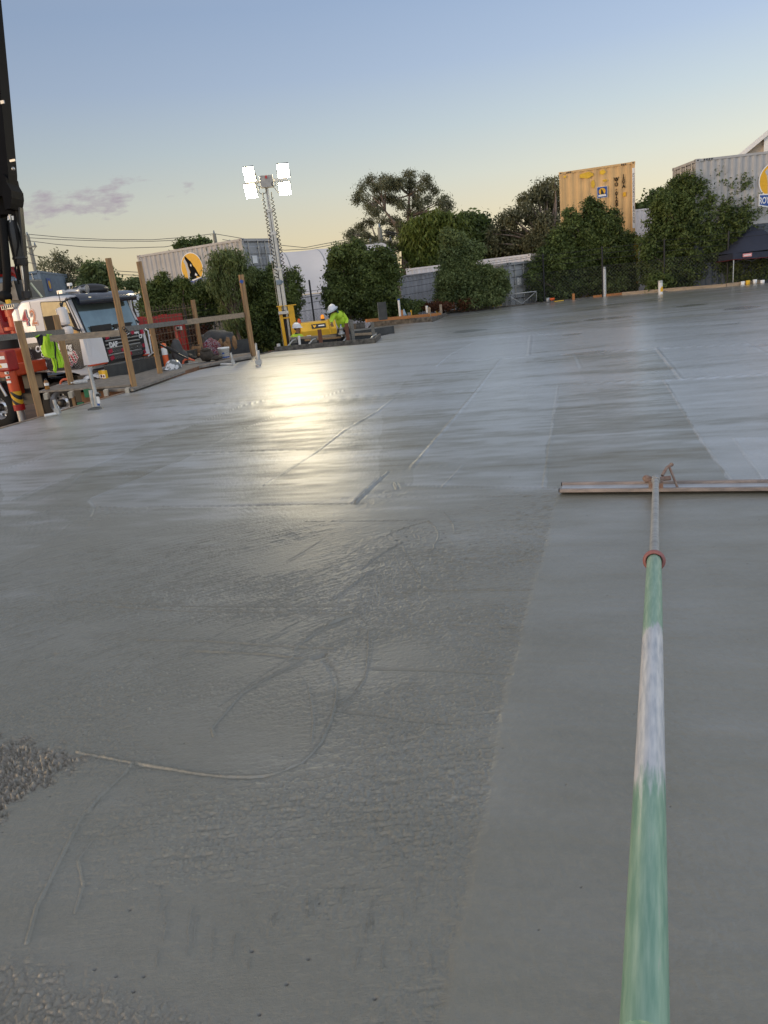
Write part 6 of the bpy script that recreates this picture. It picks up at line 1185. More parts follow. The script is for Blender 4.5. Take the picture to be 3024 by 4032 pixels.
# ------------------------------------------------------------------ concrete pump truck
hT = R_(-19); TG = -.97
tk = thing('pump_truck', 'white-cabbed concrete pump truck with orange-red outriggers and tall black boom', 'truck', (-6.55, 17.9, TG), hT)
TMI = (Matrix.Translation((-6.55, 17.9, TG)) @ Matrix.Rotation(hT, 4, 'Z')).inverted()
def TL(x, y, Y): return TMI @ D(x, y, Y)
m_cab = mat('cab_white', (.68, .67, .68), rough=.28, coat=.3, var=.04, scale=2); m_tor = mat('pump_orange_red', (.62, .075, .02), rough=.4, coat=.2, scale=3, var=.12); m_tred = mat('pump_red', (.38, .012, .012), rough=.4, coat=.2, var=.12)
m_tblk = mat('truck_black', (.015, .015, .017), rough=.45, scale=4); m_chr = mat('chrome', (.66, .66, .66), rough=.28, metal=.75, var=.03); m_tyre = mat('tyre', (.018, .017, .016), rough=.85, scale=20, bump=.4)
m_tgl = mat('truck_glass', (.24, .30, .30), rough=.08, metal=.6, var=.15, scale=1.5); m_tgs = mat('side_glass', (.36, .33, .24), rough=.16, metal=.5, var=.08); m_dgl = mat('dark_glass', (.006, .006, .008), rough=.5, spec=.2); m_visor = mat('visor_tint', (.035, .042, .06), rough=.2, coat=.3)
m_boom = mat('boom_black', (.006, .006, .007), rough=.75, scale=2, spec=.15); m_cyl = mat('cylinder_dark', (.025, .025, .024), rough=.4, metal=.2); m_hyd = mat('hose_black', (.008, .008, .008), rough=.7, spec=.2)
CW = 2.15
def side(polyxz, y0, y1, m, name, parent, bev=0):      # profile in x, z extruded over y
    n = len(polyxz); bm = bmesh.new(); a = [bm.verts.new((x, y0, z)) for x, z in polyxz]; b = [bm.verts.new((x, y1, z)) for x, z in polyxz]
    bm.faces.new(a); bm.faces.new(list(reversed(b)))
    for i in range(n): bm.faces.new((a[i], b[i], b[(i+1) % n], a[(i+1) % n]))
    if bev: bmesh.ops.bevel(bm, geom=bm.edges[:], offset=bev, segments=3, affect='EDGES', profile=.6, clamp_overlap=True)
    bmesh.ops.recalc_face_normals(bm, faces=bm.faces[:]); me = bpy.data.meshes.new(name); bm.to_mesh(me); bm.free(); me.materials.append(m)
    for p in me.polygons: p.use_smooth = bev > 0
    if bev: me.set_sharp_from_angle(angle=R_(35))
    o = bpy.data.objects.new(name, me); C.objects.link(o); o.parent = parent; return o
cab = side([(-1.66, 1.30), (-1.66, 2.86), (-1.50, 2.99), (-.55, 3.02), (-.13, 2.95), (.06, 2.18), (.10, 2.10), (.12, 1.36), (.02, 1.16), (-.30, 1.16), (-.46, 1.30)], 0, CW, m_cab, 'cab_body', tk, .05)
side([(-1.92, 1.75), (-1.92, 2.74), (-1.80, 2.84), (-1.665, 2.84), (-1.665, 1.75)], .06, CW-.06, m_cab, 'cab_rear_fairing', tk, .03)
SM = lambda x, z, y=-.004: Matrix.Translation((x, y, z)) @ Matrix.Rotation(math.pi/2, 4, 'X')
def sp(poly, m, name, par, y=-.004, th_=.006): return MB().mat(m).prism(poly, th_, Matrix.Translation((0, y, 0)) @ Matrix.Rotation(math.pi/2, 4, 'X')).build(name, None, par)
dr = sp([(-1.24, 2.94), (-.20, 2.94), (-.02, 2.30), (.03, 2.10), (.05, 1.50), (-.18, 1.34), (-1.05, 1.34), (-1.20, 1.45)], m_cab, 'door', cab, -.002, .010)
ln = MB().mat(m_tblk)
for a, b_ in (((-1.245, 2.95), (-1.215, 1.45)), ((-.19, 2.95), (.055, 2.06))): ln.beam((a[0], -.008, a[1]), (b_[0], -.008, b_[1]), .012, .010)
ln.build('door_seam', None, dr)
WX = [(-.93, 2.88), (-.90, 2.91), (-.27, 2.87), (-.23, 2.84), (-.03, 2.16), (-.05, 2.10), (-.30, 2.12), (-.45, 2.26), (-.93, 2.26), (-.96, 2.30)]
sp([(x*1.0+(-.015 if x < -.5 else .015), z+(.018 if z > 2.5 else -.018)) for x, z in WX], m_tblk, 'window_seal', dr, -.012, .006)
wn_ = sp(WX, m_tgs, 'side_window', dr, -.016, .006); sp([(-.94, 2.59), (-.52, 2.60), (-.36, 2.44), (-.34, 2.16), (-.46, 2.27), (-.92, 2.27)], m_dgl, 'open_gap', wn_, -.022, .004)
sp([(-.22, 2.62), (-.15, 2.60), (-.05, 2.22), (-.12, 2.20)], m_dgl, 'pillar_trim', wn_, -.022, .004)
sp([(-.20, 2.21), (-.08, 2.22), (-.06, 2.12), (-.18, 2.11)], mat('sticker_cream', (.70, .42, .15)), 'sticker', wn_, -.028, .004)
# black graphic panel with cog wheels, lettering and brick logo
gp = bpy.data.materials.new('cog_graphic'); gp.use_nodes = True; t = gp.node_tree; b = t.nodes['Principled BSDF']; v = t.nodes.new('ShaderNodeTexVoronoi'); v.inputs['Scale'].default_value = 5.5; tcn = t.nodes.new('ShaderNodeTexCoord'); t.links.new(tcn.outputs['Object'], v.inputs['Vector'])
w_ = t.nodes.new('ShaderNodeMath'); w_.operation = 'PINGPONG'; t.links.new(v.outputs['Distance'], w_.inputs[0]); w_.inputs[1].default_value = .055; r = t.nodes.new('ShaderNodeValToRGB'); sc_ = t.nodes.new('ShaderNodeMath'); sc_.operation = 'MULTIPLY'; sc_.inputs[1].default_value = 18; t.links.new(w_.outputs[0], sc_.inputs[0]); t.links.new(sc_.outputs[0], r.inputs[0])
r.color_ramp.interpolation = 'CONSTANT'; r.color_ramp.elements[0].color = (.015, .015, .016, 1); r.color_ramp.elements[1].position = .72; r.color_ramp.elements[1].color = (.16, .16, .155, 1); e = r.color_ramp.elements.new(.90); e.color = (.42, .42, .40, 1)
t.links.new(r.outputs[0], b.inputs['Base Color']); b.inputs['Roughness'].default_value = .35
sp([(-1.66, 2.02), (.03, 2.02), (.06, 1.42), (-.20, 1.32), (-1.10, 1.32), (-1.20, 1.42), (-1.66, 1.42)], gp, 'graphic_panel', dr, -.013, .005)
sp([(-1.50, 1.93), (-.30, 1.93), (-.26, 1.66), (-1.50, 1.66)], m_tblk, 'lettering_ground', dr, -.019, .004)
text('CQ Bricklaying', .20, m_lwht, dr, SM(-.86, 1.865, -.026) @ Matrix.Scale(.86, 4, (1, 0, 0)), shear=.15, bold=.006); text('Concrete Pumping', .14, m_lwht, dr, SM(-.80, 1.72, -.026) @ Matrix.Scale(.86, 4, (1, 0, 0)), shear=.1, bold=.005)
m_crim = mat('crimson', (.45, .015, .05), rough=.4); m_peach = mat('peach_orange', (.75, .26, .12), rough=.4)
bk_l = MB()
RT = Matrix.Rotation(R_(-38), 4, 'Z')
for i in range(3):
    for j in range(3):
        M = SM(-.58+.125*i+.02*j, 1.47+.055*i-.06*(j-1)+.03, -.022) @ Matrix.Rotation(R_(52 if (i+j) % 2 else 52), 4, 'Z')
        for s_, mm, z in ((1.0, m_lwht, 0), (.86, m_crim, .003), (.52, m_lwht, .006), (.34, m_tblk, .009)):
            bk_l.mat(mm).prism([(-.095*s_, -.042*s_), (.095*s_, -.042*s_), (.095*s_, .042*s_), (-.095*s_, .042*s_)], .003, M @ Matrix.Translation((0, 0, z)))
bk_l.build('brick_emblem', None, dr)
ml = MB().mat(m_lwht).prism([(-.16, -.14), (.10, -.16), (.17, .02), (.06, .15), (-.12, .13)], .004, SM(-1.32, 1.50, -.02)); ml.mat(mat('maroon', (.12, .008, .012))).prism([(-.14, -.12), (.09, -.14), (.14, .02), (.05, .12), (-.10, .11)], .004, SM(-1.32, 1.50, -.025)).mat(m_lwht).box((-1.28, -.032, 1.53), (.05, .004, .035)).build('badge', None, dr)
for ch, x, m_, fx in (('4', -1.475, m_crim, .84), ('2', -1.225, m_peach, .78)):
    for off, mm, z in ((.030, m_tblk, -.012), (.018, m_lwht, -.016), (.004, m_, -.020)):
        if ch == '2' and mm is m_tblk: mm = m_peach
        text(ch, .47, mm, cab, SM(x-.0, 2.585, z) @ Matrix.Scale(.95*fx, 4, (1, 0, 0)), thick=.002, bold=off)
# windscreen, visor and front
def fr(x0, z0, x1, z1, ya, yb, m, name, par, out=.012, inset=0.0):
    d = Vector((x1-x0, 0, z1-z0)).normalized(); n = Vector((-d.z, 0, d.x)); n = n if n.x > 0 else -n
    a, b_, c_, e_ = (Vector((x0, ya+inset, z0)), Vector((x0, yb-inset, z0)), Vector((x1, yb, z1)), Vector((x1, ya, z1)))
    return MB().mat(m).add([a, b_, c_, e_]+[q+n*out for q in (a, b_, c_, e_)], [(0, 1, 2, 3), (7, 6, 5, 4), (0, 4, 5, 1), (1, 5, 6, 2), (2, 6, 7, 3), (3, 7, 4, 0)], False).build(name, None, par)
ws = fr(-.115, 2.90, .082, 2.13, .10, CW-.10, m_tgl, 'windscreen', tk, .012); fr(-.125, 2.93, .095, 2.08, .06, CW-.06, m_tblk, 'windscreen_surround', tk, .006)
dash = MB().mat(m_tblk); dash.box((.105, .62, 2.20), (.02, .75, .13)).box((.10, 1.45, 2.19), (.02, .7, .10)).build('dashboard_shade', None, ws)
for y in (.5, 1.25): MB().mat(m_tblk).beam((.115, y, 2.12), (.098, y+.62, 2.22), .012, .03).build('wiper', None, ws)
vs = []; fs = []
for i in range(13):
    y = -.02+(CW+.04)*i/12; c_ = 1-((i-6)/6)**4*.35
    for x, z in ((-.20, 3.03), (.10*c_, 3.00), (.26*c_, 2.88), (.24*c_, 2.76), (.20*c_-.01, 2.76), (.08*c_, 2.95)): vs.append((x, y, z))
for i in range(12):
    for k in range(5): q = i*6+k; fs.append((q, q+1, q+7, q+6))
vz = MB().mat(m_visor).add(vs, fs, True).build('sun_visor', None, tk)
MB().mat(mat('marker_lens', (.7, .6, .4), rough=.2, emit=(1, .9, .6), estr=.4)).blob((.18, .32, 2.90), (.04, .07, .025), 2).blob((.16, 1.88, 2.86), (.05, .16, .02), 2).build('marker_light', None, vz)
fpn = fr(.10, 2.08, .16, 1.34, .42, CW-.02, m_tblk, 'front_panel', tk, .02)
# cog pattern strips, silver bars and red blocks of the grille
FM = lambda y, z, x=.19: Matrix.Translation((x, y, z)) @ Matrix.Rotation(math.pi/2, 4, 'Z') @ Matrix.Rotation(math.pi/2, 4, 'X')
MB().mat(m_tblk).box((.14, CW/2+.19, 1.76), (.10, CW-.50, .68)).build('grille_base', None, fpn)
for z, m_ in ((1.98, gp), (1.63, gp), (1.47, gp)): MB().mat(m_).box((.20, CW/2+.15, z), (.03, 1.45, .10)).build('grille_strip', None, fpn)
for z in (1.88, 1.79, 1.705, 1.545): MB().mat(m_steel).box((.205, CW/2+.12, z), (.04, 1.35, .035), bev=.01).build('grille_bar', None, fpn)
rd = [(.60, 1.98, .13, .12), (1.62, 1.98, .14, .08), (2.02, 1.99, .12, .16), (.62, 1.63, .15, .09), (1.15, 1.63, .20, .07), (1.98, 1.63, .08, .09), (.64, 1.47, .15, .09), (1.28, 1.47, .30, .08), (1.98, 1.47, .08, .09), (1.28, 1.98, .2, .08)]
for y, z, w__, h__ in rd: MB().mat(m_crim).box((.222, y, z), (.012, w__, h__), M=Matrix.Rotation(.25, 4, 'X')).build('red_flash', None, fpn)
text('DAF', .17, m_lwht, fpn, FM(.78, 1.77, .225), thick=.006, bold=.006); text('CF', .13, m_lwht, fpn, FM(1.93, 1.86, .225), thick=.006, bold=.005)
text('CQ Bricklaying', .14, m_lwht, fpn, FM(1.35, 2.07, .20) @ Matrix.Scale(.9, 4, (1, 0, 0)), thick=.003, bold=.004); text('Concrete Pumping', .085, m_lwht, fpn, FM(1.62, 1.975, .222) @ Matrix.Scale(.8, 4, (1, 0, 0)), thick=.003, bold=.003)
for y0, nm in ((-.02, 'corner_deflector'), (CW-.20, 'corner_deflector')):
    w__ = .46 if y0 < 0 else .20; dfl = MB().mat(m_cab); dfl.add([(.03, y0-.01, 2.04), (.215, y0+w__*.95, 2.04), (.255, y0+w__, 1.40), (.10, y0-.05, 1.40), (-.06, y0-.01, 2.04), (.12, y0+w__*.95, 2.04), (.12, y0+w__, 1.40), (-.06, y0-.05, 1.40)], [(0, 1, 2, 3), (7, 6, 5, 4), (0, 4, 5, 1), (1, 5, 6, 2), (2, 6, 7, 3), (3, 7, 4, 0)], False); d_ = dfl.build(nm, None, tk)
    MB().mat(m_tor).box((.12, y0+w__*.5-.02, 1.385), (.20, w__+.02, .035)).build('red_edge', None, d_)
bm_ = side([(-.30, .62), (-.30, 1.16), (.0, 1.30), (.30, 1.26), (.33, .80), (.24, .62)], .02, CW-.02, m_tblk, 'bumper', tk, .03)
for z in (1.22, 1.12): MB().mat(m_chr).tube([(.33, .55, z), (.35, CW/2, z), (.33, CW-.30, z)], .04, 10).build('bumper_bar', None, bm_)
for y in (.22, CW-.16): MB().mat(m_cab).box((.24, y, 1.10), (.26, .40 if y < 1 else .26, .30), bev=.04).build('bumper_corner', None, bm_)
for y in (.30, CW-.22): MB().mat(mat('headlamp', (.5, .52, .54), rough=.1, metal=.3)).box((.36, y, .95), (.04, .26, .14), bev=.02).build('headlight', None, bm_)
MB().mat(m_tblk).box((.345, .30, 1.20), (.04, .05, .09)).build('towing_eye_cover', None, bm_)
for (pts) in ([(.18, CW-.05, 2.05), (.30, CW+.02, 1.98), (.30, CW+.02, 1.40), (.20, CW-.04, 1.34)], [(.30, CW+.02, 1.86), (.30, CW+.20, 1.84), (.30, CW+.20, 1.44), (.30, CW+.02, 1.40)]): MB().mat(m_cab).tube(pts, .022, 8).build('grab_bar', None, tk)
MB().mat(m_amb).blob((.32, CW+.10, 1.33), (.03, .04, .03), 2).build('indicator', None, tk)
# mirrors
def mirror(p, sz, parent, tilt=.1):
    o = MB().mat(m_cab).box(p, sz, M=Matrix.Rotation(tilt, 4, 'Y'), bev=min(sz)*.45).build('mirror', None, parent); MB().mat(m_chr).box((p[0]-sz[0]/2-.002, p[1], p[2]), (.006, sz[1]*.8, sz[2]*.85), M=Matrix.Rotation(tilt, 4, 'Y')).build('mirror_glass', None, o); return o
ma = TL(249, 1245, 17.35); mb_ = TL(269, 1301, 17.35)
mirror(ma, (.22, .15, .40), tk, -.04); mirror(mb_, (.20, .16, .20), tk, .0)
MB().mat(m_tblk).tube([(-.02, -.02, 2.2), TL(262, 1282, 17.35)], .03, 8).build('mirror_bracket', None, tk); MB().mat(m_tblk).tube([TL(266, 1180, 17.7), TL(246, 1190, 17.4), TL(243, 1212, 17.35)], .02, 8).tube([TL(243, 1212, 17.35), TL(228, 1147, 17.3)], .008, 6).blob(TL(240, 1200, 17.35), (.03, .03, .05), 2).box(TL(267, 1178, 17.7), (.12, .05, .04)).build('mirror_arm', None, tk)
fm = TL(508, 1213, 19.95); mirror(fm, (.12, .12, .48), tk, .05); fm2 = TL(522, 1263, 19.95); mirror(fm2, (.12, .12, .26), tk, .05)
MB().mat(m_tblk).tube([(.0, CW, 2.9), TL(500, 1190, 19.95), TL(504, 1240, 19.95), (.1, CW, 2.2)], .03, 8).build('mirror_arm', None, tk)
# roof gear
hn = MB().mat(m_chr)
for dx, dz in ((0, 0), (.20, .02)):
    a = TL(232, 1150, 18.6)+Vector((dx*.4, dx*1.0, dz)); b_ = TL(297, 1145, 18.6)+Vector((dx, dx*.8, dz)); q = (b_-a).normalized()
    hn.tube([a, a+q*.32, a+q*.44, a+q*.50, a+q*.52], [.022, .026, .045, .085, .10], 14)
hn.build('air_horn', None, tk)
MB().mat(m_chr).box(TL(240, 1150, 18.4), (.16, .10, .09), bev=.01).build('work_light', None, tk)
MB().mat(m_tblk).blob(TL(352, 1146, 19.2), (.50, .40, .17), 3).build('roof_pod', None, tk); MB().mat(m_steel).tube([TL(276, 1150, 18.8), TL(274, 1124, 18.8)], .015, 6).build('aerial', None, tk); MB().mat(m_lwht).box(TL(274, 1120, 18.8), (.09, .09, .07), bev=.01).build('aerial_head', None, tk)
# wheels
def wheel(x, y, sg=1):
    w = thing('wheel', None, None, (x, y, .525)); w.parent = tk; RX = Matrix.Rotation(math.pi/2*sg, 4, 'X')
    MB().mat(m_tyre).lathe([(.29, .02), (.36, .0), (.47, .005), (.515, .04), (.525, .09), (.525, .24), (.505, .29), (.30, .30)], 40, RX @ Matrix.Translation((0, 0, -.30))).build('tyre', None, w)
    r_ = MB().mat(m_chr).lathe([(.295, -.01), (.290, -.05), (.262, -.07), (.255, -.16), (.245, -.20), (.16, -.18), (.14, -.13), (.0, -.13)], 36, RX @ Matrix.Translation((0, 0, .0)))
    ro = r_.build('rim', None, w); hb = MB().mat(m_tblk)
    for k in range(10):
        a = 2*math.pi*k/10; hb.prism([(.032*math.cos(q)+.205*math.cos(a), .032*math.sin(q)+.205*math.sin(a)) for q in np.linspace(0, 2*math.pi, 11)[:-1]], .012, RX @ Matrix.Translation((0, 0, -.186)))
    hb.lathe([(.10, -.13), (.10, -.04), (.07, -.02), (0, -.02)], 20, RX); hb.build('hub', None, w)
    nt_ = MB().mat(m_steel)
    for k in range(10): a = 2*math.pi*(k+.5)/10; nt_.lathe([(.014, -.18), (.014, -.145), (0, -.14)], 6, RX @ Matrix.Translation((.155*math.cos(a), .155*math.sin(a), 0)))
    nt_.build('wheel_nut', None, w); return w
for x in (-1.13, -3.05): wheel(x, .06); wheel(x, CW-.06, -1)
for x in (-6.6, -7.95): wheel(x, .06); wheel(x, CW-.06, -1)
ch = MB().mat(m_tblk)
for y in (.55, CW-.55): ch.box((-4.6, y, 1.0), (8.6, .10, .28))
for x in (-1.13, -3.05, -6.6, -7.95): ch.box((x, CW/2, .53), (.16, CW-.8, .16)); ch.box((x, .8, .75), (.9, .08, .05))
ch.box((-2.1, .45, .78), (.55, .5, .45)).box((-2.1, 1.4, .9), (.5, .8, .5)); ch.build('chassis', None, tk)
for x in (-1.13, -3.05):
    fa = MB().mat(m_tblk)
    pts = [(x+.63*math.cos(a), .525+.63*math.sin(a)) for a in np.linspace(.25, math.pi-.15, 12)]
    for p, q in zip(pts[:-1], pts[1:]): fa.beam((p[0], .22, p[1]), (q[0], .22, q[1]), .42, .03, up=(0, 1, 0)) if False else fa.add([(p[0], .01, p[1]), (q[0], .01, q[1]), (q[0], .42, q[1]), (p[0], .42, p[1])], [(0, 1, 2, 3)], False)
    fa.build('mudguard', None, tk)
MB().mat(m_tblk).box((-1.72, .12, 1.12), (.60, .22, .35), bev=.02).build('battery_box', None, tk); sk = MB().mat(m_tblk).box((-.12, .10, 1.0), (.55, .18, .34), bev=.03).box((-.48, .06, .80), (.20, .10, .5)); sk.build('step_panel', None, tk)
# pump frame, outriggers
def Y_(px, py, Y): return TL(px, py, Y)
bx_ = MB().mat(m_tor); p0 = Y_(-60, 1345, 18.4); p1 = Y_(62, 1335, 18.2)
bx_.box(((p0.x+p1.x)/2-.35, -.02, 1.62), (abs(p1.x-p0.x)+.7, .75, .62), bev=.05).box((-2.35, .15, 1.15), (.28, .35, .62), bev=.03); bx_.build('outrigger_housing', None, tk)
text('F', .17, m_lwht, tk, SM(p1.x-.22, 1.62, -.42)); MB().mat(m_lwht).prism([(-.14, -.03), (.10, -.03), (.04, .05), (-.02, .02)], .004, SM(p1.x-.45, 1.58, -.405)).box((p1.x-.16, -.405, 1.84), (.10, .006, .05)).build('decal', None, tk)
lt_ = Y_(40, 1452, 17.15); lb_ = Y_(88, 1662, 17.15); lx = (lt_.x+lb_.x)/2; ly = lt_.y
leg = thing('outrigger_leg', None, None, (lx, ly, 0)); leg.parent = tk; zt_ = lt_.z
stp = bpy.data.materials.new('warning_stripes'); stp.use_nodes = True; t = stp.node_tree; b = t.nodes['Principled BSDF']; tcn = t.nodes.new('ShaderNodeTexCoord'); s2 = t.nodes.new('ShaderNodeSeparateXYZ'); t.links.new(tcn.outputs['Object'], s2.inputs[0])
m1_ = t.nodes.new('ShaderNodeMath'); m1_.operation = 'MULTIPLY_ADD'; t.links.new(s2.outputs[0], m1_.inputs[0]); m1_.inputs[1].default_value = 1.0; t.links.new(s2.outputs[2], m1_.inputs[2])
m2_ = t.nodes.new('ShaderNodeMath'); m2_.operation = 'MULTIPLY'; t.links.new(m1_.outputs[0], m2_.inputs[0]); m2_.inputs[1].default_value = 5.2; m3_ = t.nodes.new('ShaderNodeMath'); m3_.operation = 'FRACT'; t.links.new(m2_.outputs[0], m3_.inputs[0])
r = t.nodes.new('ShaderNodeValToRGB'); r.color_ramp.interpolation = 'CONSTANT'; r.color_ramp.elements[0].color = (.02, .02, .02, 1); r.color_ramp.elements[1].position = .5; r.color_ramp.elements[1].color = (.70, .38, .02, 1); t.links.new(m3_.outputs[0], r.inputs[0]); t.links.new(r.outputs[0], b.inputs['Base Color']); b.inputs['Roughness'].default_value = .4
zz0 = Y_(62, 1540, 17.15).z; zz1 = Y_(68, 1592, 17.15).z; zz2 = Y_(75, 1615, 17.15).z
lp_ = MB().mat(m_tor).tube([(0, 0, zt_), (0, 0, zz0)], .115, 18); lp_.build('leg_tube', None, leg)
MB().mat(stp).tube([(0, 0, zz0), (0, 0, zz1)], .117, 18, False).build('striped_band', None, leg); MB().mat(m_tred).tube([(0, 0, zz1), (0, 0, zz2)], .125, 18).build('lower_collar', None, leg)
MB().mat(m_chr).tube([(0, 0, zz2), (0, 0, .12)], .085, 18).build('ram', None, leg); MB().mat(m_steel).lathe([(0, .12), (.10, .12), (.22, .03), (.22, 0), (0, 0)], 16).build('foot_plate', None, leg)
cx_ = Y_(25, 1425, 17.15); hd_ = MB().mat(m_tred).box((cx_.x-lx, 0, (zt_+Y_(25, 1395, 17.15).z)/2+.02), (.34, .30, abs(zt_-Y_(25, 1395, 17.15).z)+.12), bev=.03).box((0, 0, zt_), (.26, .26, .10), bev=.02); hd_.mat(m_lwht).box((cx_.x-lx, -.153, Y_(25, 1406, 17.15).z), (.22, .006, .07)).box((cx_.x-lx+.02, -.153, Y_(30, 1437, 17.15).z), (.24, .006, .10)); hd_.mat(m_lblue).blob((cx_.x-lx-.05, -.157, Y_(20, 1406, 17.15).z), (.026, .004, .026), 2); hd_.mat(m_lyel).prism([(-.04, -.035), (.04, -.035), (0, .04)], .004, SM(cx_.x-lx-.05, Y_(24, 1438, 17.15).z, -.157)); hd_.build('leg_head', None, leg)
dc = MB().mat(m_lwht)
for i, py in enumerate((1466, 1484, 1502)): dc.box((.0, -.116, Y_(40, py, 17.15).z), (.11, .01, .055))
dc.mat(m_tblk)
for i, py in enumerate((1466, 1484)): dc.box((.025, -.123, Y_(40, py, 17.15).z), (.045, .006, .04))
dc.build('decal', None, leg)
MB().mat(m_tor).box((lx-.15, ly/2+.1, 1.50), (.26, abs(ly)+.3, .26), bev=.02).build('outrigger_beam', None, tk)
MB().mat(m_chr).tube([Y_(-4, 1510, 17.6), Y_(25, 1560, 17.6)], .035, 10).build('ram', None, tk)
# upright orange posts and rail behind the cab, dark red bracket
op = MB().mat(m_tor); a = Y_(50, 1222, 19.2); b_ = Y_(75, 1325, 19.2); op.tube([a, b_], .16, 16).tube([a+Vector((0, 0, .02)), a+Vector((0, 0, -.14))], .19, 16).mat(mat('worn_silver_cap', (.35, .34, .33), rough=.6)).tube([a, a+Vector((0, 0, .16))], .17, 16).mat(m_tor).tube([b_+Vector((-.05, -.05, .25)), b_+Vector((-.05, -.05, .17))], .22, 14); op.build('pump_post', None, tk)
rr2 = MB().mat(m_tred).beam(Y_(-10, 1210, 19.6), Y_(30, 1320, 19.6), .12, .30, up=(0, 1, 0)).beam(Y_(-20, 1320, 19.5), Y_(40, 1322, 19.5), .2, .12).box(Y_(-10, 1235, 19.8), (.7, .2, .4)); rr2.build('red_frame', None, tk)
MB().mat(m_tred).tube([Y_(-40, 1074, 20.6), Y_(55, 1068, 20.6), Y_(80, 1088, 20.6)], .12, 12).build('delivery_pipe', None, tk)
cmb = MB().mat(m_steel)
for i in range(7): p = Y_(12+i*8, 1212-i*1.5, 19.0); cmb.box(p, (.02, .10, .07))
cmb.box(Y_(34, 1215, 19.0), (.36, .08, .03)); cmb.build('hose_rack', None, tk); MB().mat(m_crt).box(Y_(33, 1190, 19.1), (.10, .08, .12), bev=.01).build('work_lamp', None, tk)
tr_ = MB().mat(mat('turret_grey', (.10, .11, .115), rough=.5, scale=4)); tr_.box(Y_(82, 1150, 20.6), (.85, .8, .55), bev=.04).box(Y_(105, 1160, 20.6)+Vector((0, 0, -.35)), (.9, .9, .5), bev=.04); tr_.mat(mat('gusset_cream', (.50, .46, .38), rough=.6)).add([Y_(52, 1100, 20.0), Y_(74, 1182, 20.0), Y_(33, 1180, 20.0), Y_(52, 1100, 20.3), Y_(74, 1182, 20.3), Y_(33, 1180, 20.3)], [(0, 1, 2), (5, 4, 3), (0, 3, 4, 1), (1, 4, 5, 2), (2, 5, 3, 0)], False).build('turret', None, tk)
MB().mat(m_tblk).tube([(-3.2, CW/2, 1.1), (-3.2, CW/2, 2.2)], .42, 20).build('slewing_base', None, tk)
# boom
def slab_between(p, q, w0, w1, dY, m, name, bev=.03):
    a = Y_(*p); b_ = Y_(*q); return MB().mat(m).beam(a, b_, dY, w0, up=(0, 1, 0) if False else (Y_(p[0]+40, p[1], p[2])-a)).build(name, None, tk)
bo = MB().mat(m_boom)
def quad_prism(pl, Yn, Yf, m, name):      # outline surveyed at Yn, real thickness to Yf
    n = len(pl); off = TMI.to_3x3() @ Vector((0, Yf-Yn, 0)); v1_ = [Y_(x, y, Yf) for x, y in pl]; vs = [v-off for v in v1_]+v1_
    return MB().mat(m).add(vs, [tuple(range(n)), tuple(reversed(range(n, 2*n)))]+[(i, (i+1) % n, n+(i+1) % n, n+i) for i in range(n)], False).build(name, None, tk)
quad_prism([(-120, -260), (-22, -260), (5, 5), (36, 330), (68, 690), (70, 780), (-60, 780), (-80, 300)], 20.0, 20.5, m_boom, 'boom_arm')
quad_prism([(60, 700), (72, 715), (76, 735), (92, 762), (95, 790), (92, 812), (87, 832), (70, 835), (58, 780)], 19.9, 20.6, m_boom, 'boom_knuckle')
quad_prism([(-30, 770), (72, 770), (87, 835), (98, 930), (117, 1165), (100, 1165), (80, 850), (30, 850), (22, 980), (34, 1080), (10, 1080), (-30, 900)], 20.3, 20.7, m_boom, 'lower_boom')
quad_prism([(86, 820), (92, 820), (121, 1160), (112, 1165)], 19.9, 20.1, m_tblk, 'boom_side_plate')
MB().mat(m_cyl).tube([Y_(44, 868, 20.0), Y_(50, 900, 20.0), Y_(84, 1036, 20.0), Y_(86, 1046, 20.0)], [.12, .155, .17, .15], 20).build('hydraulic_cylinder', None, tk)
MB().mat(m_tblk).tube([Y_(78, 1012, 20.0), Y_(80, 1020, 20.0)], .185, 20).build('cylinder_ring', None, tk); MB().mat(m_chr).tube([Y_(86, 1040, 20.0), Y_(105, 1150, 20.0)], .062, 16).build('cylinder_rod', None, tk); MB().mat(m_tblk).tube([Y_(104, 1146, 20.0), Y_(108, 1172, 20.0)], .12, 14).build('rod_eye', None, tk)
MB().mat(m_steel).tube([Y_(38, 845, 19.9), Y_(42, 862, 19.9), Y_(40, 880, 19.9)], .03, 8).build('hydraulic_fitting', None, tk); MB().mat(m_steel).blob(Y_(52, 665, 19.9), (.05, .04, .05), 2).box(Y_(10, 402, 19.95), (.10, .03, .07)).box(Y_(50, 632, 19.95), (.16, .03, .05)).build('boom_light', None, tk)
MB().mat(m_hyd).tube([Y_(8, 860, 19.8), Y_(18, 960, 19.8), Y_(27, 1060, 19.8), Y_(27, 1140, 19.8), Y_(24, 1165, 19.8)], .10, 12).blob(Y_(20, 1168, 19.75), (.17, .14, .15), 3, noise=.1).build('hose', None, tk)
MB().mat(m_hyd).tube([Y_(60, 850, 19.85), Y_(72, 960, 19.85), Y_(60, 1060, 19.85), Y_(75, 1120, 19.85)], .025, 8).tube([Y_(0, 900, 19.85), Y_(12, 1000, 19.85), Y_(45, 1130, 19.85)], .025, 8).build('hose', None, tk)
MB().mat(mat('pale_hose', (.55, .58, .42), rough=.5)).tube([Y_(120, 1115, 20.2), Y_(140, 1140, 20.2), Y_(166, 1171, 20.2)], .03, 8).build('strut', None, tk)
